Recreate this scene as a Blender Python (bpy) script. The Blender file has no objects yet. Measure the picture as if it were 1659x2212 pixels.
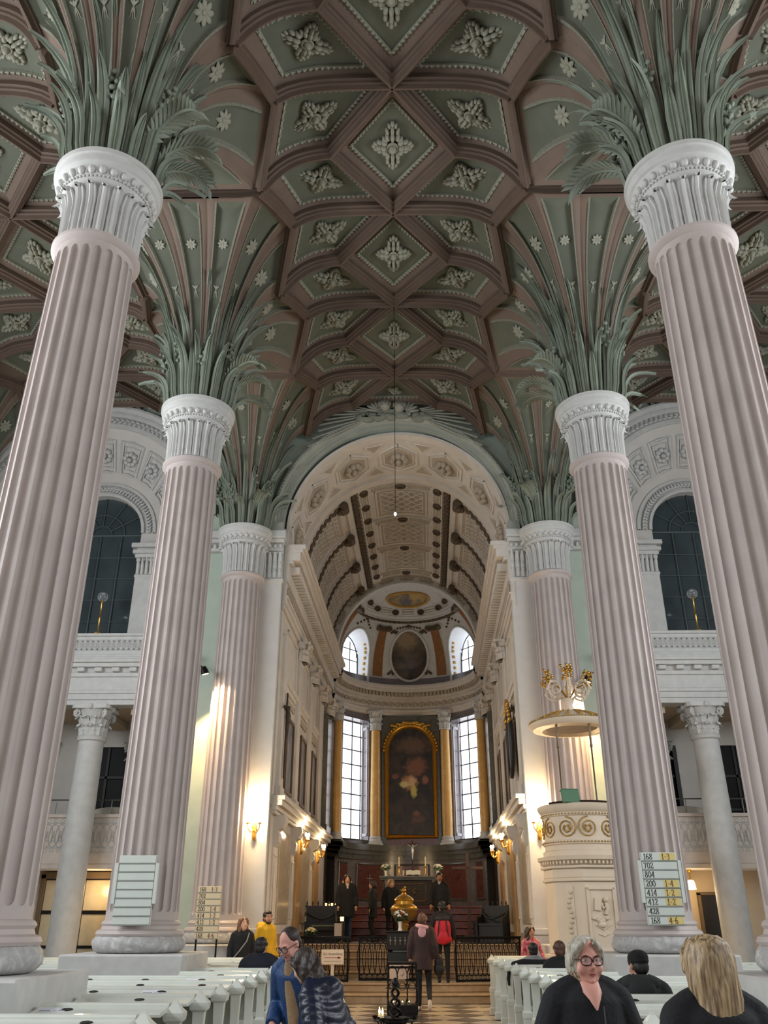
import bpy, bmesh, math, random
from mathutils import Vector, Matrix, Euler, noise
random.seed(7)
PI = math.pi
R = math.radians
sc = bpy.context.scene
col = sc.collection

# ---------------------------------------------------------------- camera, world, light, exposure
cam_d = bpy.data.cameras.new('camera'); cam = bpy.data.objects.new('camera', cam_d); col.objects.link(cam)
cam.location = (0.02, 0.0, 1.55)
cam.rotation_euler = (R(90 + 25.8), 0, R(0.92))
cam_d.sensor_fit = 'HORIZONTAL'; cam_d.sensor_width = 36.0; cam_d.lens = 36.0 * 1830 / 1659
cam_d.clip_start = 0.05; cam_d.clip_end = 300
sc.camera = cam
sc.view_settings.view_transform = 'Standard'; sc.view_settings.look = 'None'
sc.view_settings.exposure = 0.0; sc.view_settings.gamma = 1.0; sc.view_settings.use_curve_mapping = False
sc.cycles.use_denoising = True
sc.cycles.use_adaptive_sampling = True; sc.cycles.adaptive_threshold = 0.045
sc.cycles.max_bounces = 6; sc.cycles.diffuse_bounces = 3; sc.cycles.glossy_bounces = 2
sc.cycles.transmission_bounces = 4; sc.cycles.transparent_max_bounces = 6
sc.cycles.sample_clamp_indirect = 6.0; sc.cycles.caustics_reflective = False; sc.cycles.caustics_refractive = False
w = bpy.data.worlds.new('overcast_sky'); sc.world = w; w.use_nodes = True
w.node_tree.nodes['Background'].inputs[0].default_value = (0.80, 0.90, 1.0, 1)
w.node_tree.nodes['Background'].inputs[1].default_value = 0.6

def lamp(name, kind, loc, energy, color, size=None, rot=None, **kw):
    d = bpy.data.lights.new(name, kind); d.energy = energy; d.color = color
    if kind == 'AREA':
        d.shape = 'RECTANGLE'; d.size, d.size_y = size
    elif size is not None:
        d.shadow_soft_size = size
    for k, v_ in kw.items(): setattr(d, k, v_)
    o = bpy.data.objects.new(name, d); col.objects.link(o); o.location = loc
    if rot: o.rotation_euler = rot
    return o
# daylight: the tall windows of the two side walls and the big west window
DAY = (0.90, 0.95, 1.0)
for k_, y_ in enumerate((2.7, 8.3, 13.9)):
    lamp('window_daylight', 'AREA', (-11.3, y_ - 2.8, 7.4), 640 if k_ else 640, DAY, (2.6, 8.6), (0, R(-93), 0))
    lamp('window_daylight', 'AREA', (11.3, y_ - 2.8, 7.4), 520 if k_ else 510, DAY, (2.6, 8.6), (0, R(93), 0))
lamp('west_window_daylight', 'AREA', (0, -11.6, 7.0), 190, (0.95, 0.97, 1.0), (9.0, 8.0), (R(90), 0, 0))
# ---------------------------------------------------------------- helpers
def lin(c):
    return tuple(((x / 255) / 12.92 if x / 255 <= 0.04045 else ((x / 255 + 0.055) / 1.055) ** 2.4) for x in c)
MATS = {}
def mat(name, rgb, rough=0.6, metal=0.0, var=0.08, scale=3.0, bump=0.0, bscale=40.0, emit=0.0, spec=None, alpha=1.0, rgb2=None, trans=0.0, coat=0.0):
    if name in MATS: return MATS[name]
    m = bpy.data.materials.new(name); m.use_nodes = True
    nt = m.node_tree; b = nt.nodes['Principled BSDF']
    c = lin(rgb)
    b.inputs['Roughness'].default_value = rough; b.inputs['Metallic'].default_value = metal
    if spec is not None: b.inputs['Specular IOR Level'].default_value = spec
    if trans: b.inputs['Transmission Weight'].default_value = trans
    if coat: b.inputs['Coat Weight'].default_value = coat
    b.inputs['Alpha'].default_value = alpha
    tc = nt.nodes.new('ShaderNodeTexCoord')
    if var or rgb2:
        n = nt.nodes.new('ShaderNodeTexNoise'); n.inputs['Scale'].default_value = scale; n.inputs['Detail'].default_value = 5
        nt.links.new(tc.outputs['Object'], n.inputs['Vector'])
        r = nt.nodes.new('ShaderNodeValToRGB')
        c2 = lin(rgb2) if rgb2 else tuple(min(1, x * (1 + var)) for x in c)
        c1 = c if rgb2 else tuple(x * (1 - var) for x in c)
        r.color_ramp.elements[0].position = 0.36; r.color_ramp.elements[1].position = 0.64
        r.color_ramp.elements[0].color = (*c1, 1); r.color_ramp.elements[1].color = (*c2, 1)
        nt.links.new(n.outputs['Fac'], r.inputs['Fac']); nt.links.new(r.outputs['Color'], b.inputs['Base Color'])
    else:
        b.inputs['Base Color'].default_value = (*c, 1)
    if bump:
        n2 = nt.nodes.new('ShaderNodeTexNoise'); n2.inputs['Scale'].default_value = bscale; n2.inputs['Detail'].default_value = 4
        nt.links.new(tc.outputs['Object'], n2.inputs['Vector'])
        bp = nt.nodes.new('ShaderNodeBump'); bp.inputs['Strength'].default_value = bump; bp.inputs['Distance'].default_value = 0.02
        nt.links.new(n2.outputs['Fac'], bp.inputs['Height']); nt.links.new(bp.outputs['Normal'], b.inputs['Normal'])
    if emit:
        b.inputs['Emission Color'].default_value = (*c, 1); b.inputs['Emission Strength'].default_value = emit
    MATS[name] = m
    return m

def marble(name, rgb, vein, scale=2.0, rough=0.22, amount=0.5):
    if name in MATS: return MATS[name]
    m = bpy.data.materials.new(name); m.use_nodes = True
    nt = m.node_tree; b = nt.nodes['Principled BSDF']; b.inputs['Roughness'].default_value = rough
    tc = nt.nodes.new('ShaderNodeTexCoord')
    n = nt.nodes.new('ShaderNodeTexNoise'); n.inputs['Scale'].default_value = scale; n.inputs['Detail'].default_value = 9; n.inputs['Distortion'].default_value = 1.6
    nt.links.new(tc.outputs['Object'], n.inputs['Vector'])
    r = nt.nodes.new('ShaderNodeValToRGB'); e = r.color_ramp.elements
    e[0].position = 0.30; e[0].color = (*lin(rgb), 1); e[1].position = 0.75; e[1].color = (*lin(rgb), 1)
    k = e.new(0.5); k.color = (*[a * (1 - amount) + b_ * amount for a, b_ in zip(lin(rgb), lin(vein))], 1)
    nt.links.new(n.outputs['Fac'], r.inputs['Fac']); nt.links.new(r.outputs['Color'], b.inputs['Base Color'])
    MATS[name] = m
    return m

class MB:
    def __init__(s): s.v = []; s.f = []; s.m = []; s.M = None
    def add(s, vs, fs, mi=0):
        o = len(s.v)
        if s.M is not None: vs = [s.M @ Vector(p) for p in vs]
        s.v += [tuple(p) for p in vs]
        s.f += [tuple(i + o for i in f) for f in fs]; s.m += [mi] * len(fs)
        return s
    def box(s, x0, x1, y0, y1, z0, z1, mi=0):
        vs = [(x, y, z) for z in (z0, z1) for y in (y0, y1) for x in (x0, x1)]
        return s.add(vs, [(0, 2, 3, 1), (4, 5, 7, 6), (0, 1, 5, 4), (2, 6, 7, 3), (0, 4, 6, 2), (1, 3, 7, 5)], mi)
    def cbox(s, cx, cy, cz, sx, sy, sz, mi=0): return s.box(cx - sx / 2, cx + sx / 2, cy - sy / 2, cy + sy / 2, cz - sz / 2, cz + sz / 2, mi)
    def grid(s, rows, mi=0, cu=False, cv=False):
        n, m = len(rows), len(rows[0]); vs = [p for r in rows for p in r]; fs = []
        for i in range(n - (0 if cu else 1)):
            for j in range(m - (0 if cv else 1)):
                a, b_ = i, (i + 1) % n; c, d = j, (j + 1) % m
                fs.append((a * m + c, a * m + d, b_ * m + d, b_ * m + c))
        return s.add(vs, fs, mi)
    def lathe(s, prof, n=24, c=(0, 0, 0), a0=0.0, a1=2 * PI, mi=0, rf=None):
        full = abs(a1 - a0 - 2 * PI) < 1e-6
        k = n if full else n + 1; rows = []
        for r, z in prof:
            row = []
            for j in range(k):
                a = a0 + (a1 - a0) * j / n
                rr = rf(a, r, z) if rf else r
                row.append((c[0] + rr * math.cos(a), c[1] + rr * math.sin(a), c[2] + z))
            rows.append(row)
        s.grid(rows, mi, cv=full)
        return s
    def tube(s, path, r, n=8, mi=0, cap=True, closed=False, flat=1.0, up=None):
        path = [Vector(p) for p in path]; L = len(path)
        rs = r if isinstance(r, (list, tuple)) else [r] * L
        rows = []; prev = None
        for i, p in enumerate(path):
            if closed: t = path[(i + 1) % L] - path[i - 1]
            else: t = path[min(i + 1, L - 1)] - path[max(i - 1, 0)]
            t.normalize()
            u = Vector(up) if up else (prev if prev is not None else (Vector((0, 0, 1)) if abs(t.z) < 0.9 else Vector((0, 1, 0))))
            sd = t.cross(u)
            if sd.length < 1e-5: sd = t.cross(Vector((1, 0.3, 0)))
            sd.normalize(); u = sd.cross(t).normalized(); prev = u
            rows.append([p + (sd * math.cos(2 * PI * j / n) + u * math.sin(2 * PI * j / n) * flat) * rs[i] for j in range(n)])
        s.grid(rows, mi, cu=closed, cv=True)
        if cap and not closed:
            s.add(rows[0], [tuple(range(n))[::-1]], mi); s.add(rows[-1], [tuple(range(n))], mi)
        return s
    def sweep(s, path, prof, up=(0, 0, 1), mi=0, closed=False, pc=True, cap=True, ups=None):
        path = [Vector(p) for p in path]; L = len(path); rows = []
        for i, p in enumerate(path):
            if closed: t = path[(i + 1) % L] - path[i - 1]
            else: t = path[min(i + 1, L - 1)] - path[max(i - 1, 0)]
            t.normalize(); u = Vector(ups[i]) if ups else Vector(up)
            sd = t.cross(u).normalized(); u2 = sd.cross(t).normalized() if not ups else u.normalized()
            rows.append([p + sd * a + u2 * b_ for a, b_ in prof])
        s.grid(rows, mi, cu=closed, cv=pc)
        if cap and not closed and pc:
            n = len(prof); s.add(rows[0], [tuple(range(n))[::-1]], mi); s.add(rows[-1], [tuple(range(n))], mi)
        return s
    def ell(s, c, r, n=12, m=8, mi=0):
        r = (r, r, r) if not isinstance(r, (list, tuple)) else r
        vs = [(c[0], c[1], c[2] - r[2])]; fs = []
        for i in range(1, m):
            a = -PI / 2 + PI * i / m
            for j in range(n):
                b_ = 2 * PI * j / n
                vs.append((c[0] + r[0] * math.cos(a) * math.cos(b_), c[1] + r[1] * math.cos(a) * math.sin(b_), c[2] + r[2] * math.sin(a)))
        vs.append((c[0], c[1], c[2] + r[2])); last = len(vs) - 1
        for j in range(n):
            fs.append((0, 1 + (j + 1) % n, 1 + j)); fs.append((last, 1 + (m - 2) * n + j, 1 + (m - 2) * n + (j + 1) % n))
        for i in range(m - 2):
            for j in range(n):
                a = 1 + i * n; fs.append((a + j, a + (j + 1) % n, a + n + (j + 1) % n, a + n + j))
        return s.add(vs, fs, mi)
    def prism(s, pts, h0, h1, axis='z', mi=0):
        f = {'z': lambda p, h: (p[0], p[1], h), 'y': lambda p, h: (p[0], h, p[1]), 'x': lambda p, h: (h, p[0], p[1])}[axis]
        n = len(pts); vs = [f(p, h0) for p in pts] + [f(p, h1) for p in pts]
        fs = [tuple(range(n))[::-1], tuple(range(n, 2 * n))] + [(i, (i + 1) % n, n + (i + 1) % n, n + i) for i in range(n)]
        return s.add(vs, fs, mi)
    def mesh(s, name, mats, smooth=None, bevel=0, fix=True):
        me = bpy.data.meshes.new(name); me.from_pydata(s.v, [], s.f)
        for m in (mats if isinstance(mats, (list, tuple)) else [mats]): me.materials.append(m)
        if any(s.m): me.polygons.foreach_set('material_index', s.m)
        if fix or bevel:
            bm = bmesh.new(); bm.from_mesh(me)
            bmesh.ops.remove_doubles(bm, verts=bm.verts, dist=1e-5)
            if bevel:
                bmesh.ops.bevel(bm, geom=[e for e in bm.edges if len(e.link_faces) == 2 and e.calc_face_angle(0) > 0.6], offset=bevel, segments=1, affect='EDGES', profile=0.5)
            bmesh.ops.recalc_face_normals(bm, faces=bm.faces); bm.to_mesh(me); bm.free()
        if smooth:
            me.polygons.foreach_set('use_smooth', [True] * len(me.polygons)); me.set_sharp_from_angle(angle=R(smooth if smooth is not True else 40))
        me.update()
        return me
    def build(s, name, mats, parent=None, smooth=None, bevel=0, **kw):
        return inst(s.mesh(name, mats, smooth, bevel), name, parent, **kw)

def tag(o, label=None, cat=None, group=None, kind=None):
    if label: o['label'] = label
    if cat: o['category'] = cat
    if group: o['group'] = group
    if kind: o['kind'] = kind
    return o
def inst(me, name, parent=None, loc=None, rot=None, scale=None, M=None, **t):
    o = bpy.data.objects.new(name, me); col.objects.link(o)
    if parent is not None: o.parent = parent
    if loc is not None: o.location = loc
    if rot is not None: o.rotation_euler = rot
    if scale is not None: o.scale = scale if isinstance(scale, (tuple, list)) else (scale,) * 3
    if M is not None: o.matrix_local = M
    return tag(o, **t)
def thing(name, label, cat, loc=(0, 0, 0), rotz=0.0, group=None, kind=None):
    return inst(None, name, None, loc, (0, 0, rotz), None, None, label=label, cat=cat, group=group, kind=kind)
def struct(name, mb, mats, parent=None, **kw):
    return mb.build(name, mats, parent, kind='structure' if parent is None else None, **kw)
def copy_tree(o, parent=None):
    c = o.copy(); col.objects.link(c); c.parent = parent
    for ch in list(o.children): copy_tree(ch, c)
    return c
def plate(outer, holes, y0, y1, axis='y', mi=0, mb=None):
    """flat wall with holes: outer/holes as (a,b) loops; front face at y0, back at y1, reveals in the holes"""
    bm = bmesh.new(); loops = [outer] + holes
    f = {'y': lambda p, h: (p[0], h, p[1]), 'x': lambda p, h: (h, p[0], p[1]), 'z': lambda p, h: (p[0], p[1], h)}[axis]
    for lp in loops:
        vs = [bm.verts.new(f(p, y0)) for p in lp]
        for i in range(len(vs)): bm.edges.new((vs[i], vs[(i + 1) % len(vs)]))
    bmesh.ops.triangle_fill(bm, use_beauty=True, use_dissolve=False, edges=bm.edges)
    bm.verts.index_update()
    mb = mb or MB()
    vs = [v.co.copy() for v in bm.verts]; fs = [tuple(v.index for v in fc.verts) for fc in bm.faces]
    bm.free()
    mb.add(vs, fs, mi)
    k = {'y': 1, 'x': 0, 'z': 2}[axis]
    vb = [v.copy() for v in vs]
    for v in vb: v[k] = y1
    mb.add(vb, [f_[::-1] for f_ in fs], mi)
    for lp in loops:
        n = len(lp); mb.add([f(p, y0) for p in lp] + [f(p, y1) for p in lp], [(i, (i + 1) % n, n + (i + 1) % n, n + i) for i in range(n)], mi)
    return mb
def arch_loop(cx, hw, z0, zs, n=24, rz=None):
    """rectangle below zs with a round head"""
    rz = rz or hw
    return [(cx - hw, z0)] + [(cx - hw * math.cos(PI * i / n), zs + rz * math.sin(PI * i / n)) for i in range(n + 1)] + [(cx + hw, z0)]
def lerp(a, b, t): return a + (b - a) * t
def remesh(mb, name, mats, voxel, smooth=2, parent=None, **kw):
    """union of overlapping closed shapes as one continuous skin; material of each face from the nearest source face"""
    me0 = mb.mesh(name + '_src', mats, fix=False)
    from mathutils.bvhtree import BVHTree
    bv = BVHTree.FromPolygons(mb.v, mb.f)
    o = bpy.data.objects.new('tmp', me0); work = bpy.data.scenes.new('work'); work.collection.objects.link(o)
    md = o.modifiers.new('r', 'REMESH'); md.mode = 'VOXEL'; md.voxel_size = voxel
    if smooth:
        s_ = o.modifiers.new('s', 'SMOOTH'); s_.factor = 0.5; s_.iterations = smooth
    vl = work.view_layers[0]; vl.update(); dg = vl.depsgraph
    me = bpy.data.meshes.new_from_object(o.evaluated_get(dg)); me.name = name
    bpy.data.objects.remove(o); bpy.data.scenes.remove(work); bpy.data.meshes.remove(me0)
    me.materials.clear()
    ml = mats if isinstance(mats, (list, tuple)) else [mats]
    for m in ml: me.materials.append(m)
    if len(ml) > 1:
        for p in me.polygons:
            h = bv.find_nearest(p.center)
            p.material_index = mb.m[h[2]] if h[2] is not None else 0
    me.polygons.foreach_set('use_smooth', [True] * len(me.polygons))
    return inst(me, name, parent, **kw)

# ---------------------------------------------------------------- shared materials
M_wall = mat('white_lime_wall', (208, 203, 196), 0.8, var=0.03, bump=0.03)
M_green = mat('mint_green_wall', (186, 198, 184), 0.8, var=0.04)
M_stone = mat('white_painted_stucco', (202, 201, 197), 0.62, var=0.05, scale=6, bump=0.06)
M_shaft = mat('pale_rose_stucco', (194, 182, 177), 0.55, var=0.05, scale=2.2, bump=0.03)
M_rose = mat('rose_brown_vault_stucco', (119, 101, 88), 0.75, var=0.07, scale=2)
M_rib = mat('rose_brown_rib', (100, 82, 70), 0.7, var=0.06, scale=3)
M_vgreen = mat('sage_green_panel', (100, 103, 88), 0.75, var=0.06, scale=3)
M_leafw = mat('pale_green_white_relief', (156, 155, 138), 0.7, var=0.06, scale=8)
M_palm = mat('palm_green_stucco', (128, 136, 121), 0.6, var=0.10, scale=3, rgb2=None, bump=0.04)
M_dark = mat('dark_recess', (30, 28, 26), 0.8, var=0)
M_gold = mat('gilding', (206, 160, 74), 0.32, 0.9, var=0.12, scale=20)
M_goldp = mat('gold_paint', (188, 146, 72), 0.45, 0.35, var=0.2, scale=25)
M_brass = mat('polished_brass', (214, 172, 92), 0.25, 1.0, var=0.05)
M_black = mat('black_wrought_iron', (26, 23, 21), 0.4, 0.6, var=0.2, scale=12)
M_blackwood = mat('black_stained_wood', (30, 26, 24), 0.45, var=0.2, scale=10)
# ================================================================ THE SHELL
YE = 19.8                      # plane of the east wall of the hall
HALF = 7.6                     # spacing of the three naves
COLX, COLY = 3.8, (8.3, 13.9, 19.5)
# ---- floor
m_tile_d = marble('dark_marble_tile', (84, 76, 70), (120, 108, 98), 3, 0.25)
m_tile_p = marble('pale_marble_tile', (206, 192, 168), (178, 160, 134), 3, 0.25)
floor = struct('floor', MB().box(-11.5, 11.5, -12, 20.6, -0.3, -0.012), marble('grey_floor_stone', (150, 140, 128), (120, 112, 104), 1.5, 0.4))
def tile_mesh(m):
    h = 0.392; mb = MB(); mb.prism([(h, 0), (0, h), (-h, 0), (0, -h)], -0.02, 0.0)
    return mb.mesh('floor_tile', m, bevel=0)
td, tp = tile_mesh(m_tile_d), tile_mesh(m_tile_p)
for j in range(24, 52):
    for i in range(-4, 5):
        if (i + j) % 2 == 0:
            inst(td if i % 2 else tp, 'floor_tile', floor, (i * 0.4, j * 0.4, 0))
# ---- side and west walls with their tall windows (light comes in here)
def side_loop(y): return arch_loop(y, 1.3, 2.6, 8.6, 12)
for nm, x0, x1 in (('wall_left', -11.5, -11.9), ('wall_right', 11.5, 11.9)):
    mb = plate([(-12, 0), (20.4, 0), (20.4, 15), (-12, 15)], [side_loop(y - 2.8) for y in (2.7, 8.3, 13.9)], x0, x1, 'x')
    struct(nm, mb, M_wall)
struct('wall_west', plate([(-11.9, 0), (11.9, 0), (11.9, 15), (-11.9, 15)], [arch_loop(0, 4.5, 3, 7, 16)], -12.0, -12.4), M_wall)
# ---- east wall: chancel arch and the two arched gallery niches
AR, AZ = 2.88, 10.75
NX, NR, NZ = 8.0, 2.75, 11.0
mb = plate([(-11.9, 0), (-AR, 0)] + arch_loop(0, AR, 0, AZ, 36)[1:-1] + [(AR, 0), (11.9, 0), (11.9, 15), (-11.9, 15)],
           [arch_loop(-NX, NR, 0.01, NZ, 28), arch_loop(NX, NR, 0.01, NZ, 28)], YE, YE + 0.35)
wall_east = struct('wall_east', mb, M_green)
# archivolt: stepped grey-green moulding round the chancel arch
m_arch = mat('grey_green_moulding', (160, 162, 150), 0.65, var=0.05)
def arc_path(r, y, cx=0, cz=AZ, n=48, a0=0, a1=PI): return [(cx - r * math.cos(a0 + (a1 - a0) * i / n), y, cz + r * math.sin(a0 + (a1 - a0) * i / n)) for i in range(n + 1)]
mb = MB()
prof = [(2.86, 0), (2.86, .05), (2.93, .05), (2.93, .10), (3.00, .10), (3.01, .15), (3.06, .16), (3.10, .22), (3.16, .24), (3.16, 0)]
rows = [[(-r * math.cos(PI * i / 48), YE - d, AZ + r * math.sin(PI * i / 48)) for i in range(49)] for r, d in prof]
mb.grid(rows)
arch_m = mb.build('archivolt', m_arch, wall_east, smooth=30)
mb = MB()
for i in range(110):
    a = PI * (i + .5) / 110
    mb.ell((-3.12 * math.cos(a), YE - .24, AZ + 3.12 * math.sin(a)), (.03, .02, .03), 6, 4)
mb.build('bead_row', m_arch, wall_east, smooth=60)
mb = MB()
for sx in (-1, 1): mb.box(min(sx * 2.86, sx * 3.16), max(sx * 2.86, sx * 3.16), YE - .24, YE, 10.45, AZ)
mb.build('arch_impost', m_arch, wall_east, bevel=.01)
# cornice strip of the east wall at capital height, plus the pilaster leaf band of the chancel piers
def egg_mesh():
    mb = MB(); mb.ell((0, 0, 0), (.045, .05, .06), 8, 6); return mb.mesh('egg', M_stone, 60, fix=False)
EGG = egg_mesh()
for sx in (-1, 1):
    for x0, x1 in ((2.84, 3.25), (4.35, 5.3)):
        a, b = sorted((sx * x0, sx * x1)); mb = MB()
        mb.box(a - .06, b + .06, YE - .34, YE, 10.28, 10.48); mb.box(a - .03, b + .03, YE - .26, YE, 10.18, 10.28); mb.box(a, b, YE - .16, YE, 9.98, 10.18)
        c = mb.build('cornice_strip', M_stone, wall_east, bevel=.015)
        k = int((b - a) / .12)
        for i in range(k): inst(EGG, 'egg', c, (a + (i + .5) * (b - a) / k, YE - .18, 10.1))
# chancel piers: plain white faces beside the arch
for sx in (-1, 1):
    a, b = sorted((sx * 2.84, sx * 3.5)); mb = MB()
    mb.box(a, b, YE - .12, YE + .02, 0, 9.2); mb.box(a - .03, b + .03, YE - .16, YE, 9.14, 9.24)
    mb.box(a - .02, b + .02, YE - .16, YE, 0.02, 1.3); mb.box(a - .05, b + .05, YE - .2, YE, 1.3, 1.42)
    mb.build('pier_face', M_wall, wall_east, bevel=.012)
    mb = MB(); mb.box(a, b, YE - .1, YE + .02, 9.24, 9.98)
    for i in range(5):
        x = a + (i + .5) * (b - a) / 5
        mb.tube([(x, YE - .11, 9.26), (x, YE - .13, 9.6), (x, YE - .15, 9.82), (x, YE - .21, 9.93)], [.05, .055, .05, .02], 6, flat=.6)
        mb.ell((x, YE - .16, 9.45), (.03, .03, .05), 6, 5); mb.ell((x, YE - .16, 9.65), (.03, .03, .05), 6, 5)
    mb.build('leaf_band', M_stone, wall_east, smooth=40)

# ================================================================ VAULT
def SX(x):                       # height of the flat crown of a nave at x
    k = round(x / HALF); u = min(abs(x - k * HALF), 2.42)
    return 14.25 - .0095 * u ** 5.2
ceiling = struct('ceiling', MB().box(-11.9, 11.9, -12.4, YE + .4, 14.75, 15.0), M_rose)
PY = [6.9 + 2.8 * i for i in range(5)]        # boss rows 6.9 .. 18.1
def coffer(corners, name='coffer', ros=1.0, n=7):
    """recessed coffer on the vault: sloping rose border, bead line, sage panel"""
    cs = [Vector(c) for c in corners]; cen = sum(cs, Vector((0, 0))) / len(cs)
    bnd = []
    for i, a in enumerate(cs):
        b = cs[(i + 1) % len(cs)]
        for k in range(n): bnd.append(a.lerp(b, k / n))
    def ring(t, dz): return [(p.lerp(cen, t).x, p.lerp(cen, t).y, SX(p.lerp(cen, t).x) + dz) for p in bnd]
    mb = MB()
    lv = [(0, 0), (.07, .0), (.08, .09), (.285, .17), (.29, .14), (.33, .14), (.335, .19), (.70, .19), (.999, .19)]
    rr = [ring(*l) for l in lv]
    ms = [0, 0, 0, 1, 1, 1, 2, 2]
    for a, b, m in zip(rr, rr[1:], ms): mb.grid([a, b], m, cv=True)
    # beads
    L = len(bnd)
    per = []; r0 = [Vector(p) for p in ring(.31, .13)]
    for i in range(L):
        a, b = r0[i], r0[(i + 1) % L]; k = max(1, int((b - a).length / .075))
        for j in range(k):
            p = a.lerp(b, (j + .5) / k); d = (b - a).normalized() * .024; s_ = Vector((-d.y, d.x, 0)).normalized() * .028
            vs = [p - d - s_, p + d - s_, p + d + s_, p - d + s_, p + Vector((0, 0, -.035))]
            mb.add(vs, [(0, 1, 4), (1, 2, 4), (2, 3, 4), (3, 0, 4)], 1)
    o = mb.build(name, [M_rose, M_leafw, M_vgreen], ceiling, smooth=25)
    zc = SX(cen.x) + .19
    # rosette orientation: along the longest diagonal; tilt with the vault
    e = .15; sl = (SX(cen.x + e) - SX(cen.x - e)) / (2 * e)
    rad = min((p - cen).length for p in [(cs[i] + cs[(i + 1) % len(cs)]) / 2 for i in range(len(cs))])
    far = max(cs, key=lambda c: (c - cen).length) - cen
    ang = math.atan2(far.y, far.x)
    M = Matrix.Translation((cen.x, cen.y, zc)) @ Matrix.Rotation(-math.atan(sl), 4, 'Y') @ Matrix.Rotation(ang, 4, 'Z') @ Matrix.Diagonal((rad * .52 * 1.12 * ros, rad * .52 * .92 * ros, .55 * ros, 1))
    inst(ROS, 'rosette', o, M=M)
    return o
def rosette_mesh():
    """four lobed acanthus leaves round a button"""
    mb = MB()
    for q in range(4):
        L = 1.0 if q % 2 == 0 else .86; mb.M = Matrix.Rotation(q * PI / 2, 4, 'Z')
        for x, y, rx, ry, h in ((.42, 0, .20, .10, .30), (.66, 0, .18, .09, .26), (.90, 0, .14, .10, .16), (.40, .20, .17, .11, .24), (.40, -.20, .17, .11, .24), (.62, .21, .16, .095, .20), (.62, -.21, .16, .095, .20), (.82, .13, .13, .085, .16), (.82, -.13, .13, .085, .16), (.30, .34, .12, .10, .18), (.30, -.34, .12, .10, .18)):
            o = mb.M; mb.M = o @ Matrix.Translation((x * L, y * L, -h * .45)) @ Matrix.Rotation(math.atan2(y, x) * .8, 4, 'Z'); mb.ell((0, 0, 0), (rx, ry, h * .6), 7, 5); mb.M = o
    mb.M = None
    mb.ell((0, 0, -.24), (.15, .15, .18), 10, 6); mb.tube([(.2 * math.cos(2 * PI * j / 14), .2 * math.sin(2 * PI * j / 14), -.2) for j in range(14)], .05, 5, closed=True)
    return mb.mesh('rosette', M_leafw, 60, fix=False)
ROS = rosette_mesh()
RIBP = [(-.115, .08), (-.115, -.0), (-.08, -.02), (-.072, -.06), (-.038, -.075), (-.026, -.115), (-.015, -.15), (.015, -.15), (.026, -.115), (.038, -.075), (.072, -.06), (.08, -.02), (.115, -.0), (.115, .08)]
def rib(a, b, n=8, name='rib'):
    path = [(lerp(a[0], b[0], i / n), lerp(a[1], b[1], i / n), SX(lerp(a[0], b[0], i / n))) for i in range(n + 1)]
    MB().sweep(path, RIBP).build(name, M_rib, ceiling, smooth=30)
XA, XB, XC = 2.0, 2.4, 1.13
for k in (-1, 0, 1):
    ox = k * HALF
    for i, y in enumerate(PY):
        last = i == len(PY) - 1; ym = y + 1.4; y2 = y + 2.8
        if last: ym = YE - .25
        for s in (-1, 1):
            if abs(ox + s * XB) > 10.2: continue
            rib((ox, y), (ox + s * XA, y)); rib((ox, y), (ox + s * XC, ym))
            rib((ox + s * XC, ym), (ox + s * XB, ym)); rib((ox + s * XA, y), (ox + s * XB, ym))
            coffer([(ox + s * XA, y), (ox, y), (ox + s * XC, ym), (ox + s * XB, ym)])
            if not last:
                rib((ox + s * XC, ym), (ox, y2)); rib((ox + s * XB, ym), (ox + s * XA, y2))
                coffer([(ox + s * XB, ym), (ox + s * XC, ym), (ox, y2), (ox + s * XA, y2)])
        if not last: coffer([(ox, y), (ox + XC, ym), (ox, y2), (ox - XC, ym)], ros=1.0)
        else: coffer([(ox, y), (ox + XC, ym), (ox - XC, ym)], ros=.8)
# ---- fans over the columns
ZC = 10.2
M_fbead = mat('dull_bead_moulding', (128, 127, 112), .75, var=.15, scale=30)
def flower_mesh(n=8):
    mb = MB()
    for i in range(n):
        a = 2 * PI * i / n; ca, sa = math.cos(a), math.sin(a)
        mb.tube([(ca * r, sa * r, z) for r, z in ((.15, .05), (.4, .16), (.7, .2), (.95, .1), (1.05, .02))], [.08, .2, .24, .14, .02], 6, flat=.5, up=(0, 0, 1))
    mb.ell((0, 0, .12), (.24, .24, .2), 10, 6)
    return mb.mesh('flower', M_leafw, 50)
FLW = flower_mesh()
def bud_mesh():
    mb = MB()
    for s in (-1, 0, 1):
        mb.tube([(0, 0, .05), (s * .3, .45, .14), (s * .62, .8, .12), (s * .85, .75, .03)], [.12, .2, .17, .03], 6, flat=.5, up=(0, 0, 1))
        mb.tube([(0, -.1, .04), (s * .25, -.8, .08), (s * .38, -1.7, .06), (s * .7, -2.1, .03)], [.1, .1, .08, .02], 6, flat=.5, up=(0, 0, 1))
    return mb.mesh('bud', M_leafw, 50)
BUD = bud_mesh()
def fan_point(cx, cy, ex, ey, s, lift=0.0):
    d = Vector((ex - cx, ey - cy)); l = d.length; d /= l
    zE = SX(ex); r = .46 + (l - .46) * (1 - math.cos(s * PI / 2)); z = ZC + (zE - ZC) * math.sin(s * PI / 2)
    tr = (l - .46) * math.sin(s * PI / 2); tz = (zE - ZC) * math.cos(s * PI / 2); tn = math.hypot(tr, tz) or 1
    # normal into the room: away from column and down
    nr, nz = tz / tn, -tr / tn
    return Vector((cx + d.x * (r + nr * lift), cy + d.y * (r + nr * lift), z + nz * lift))
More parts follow.
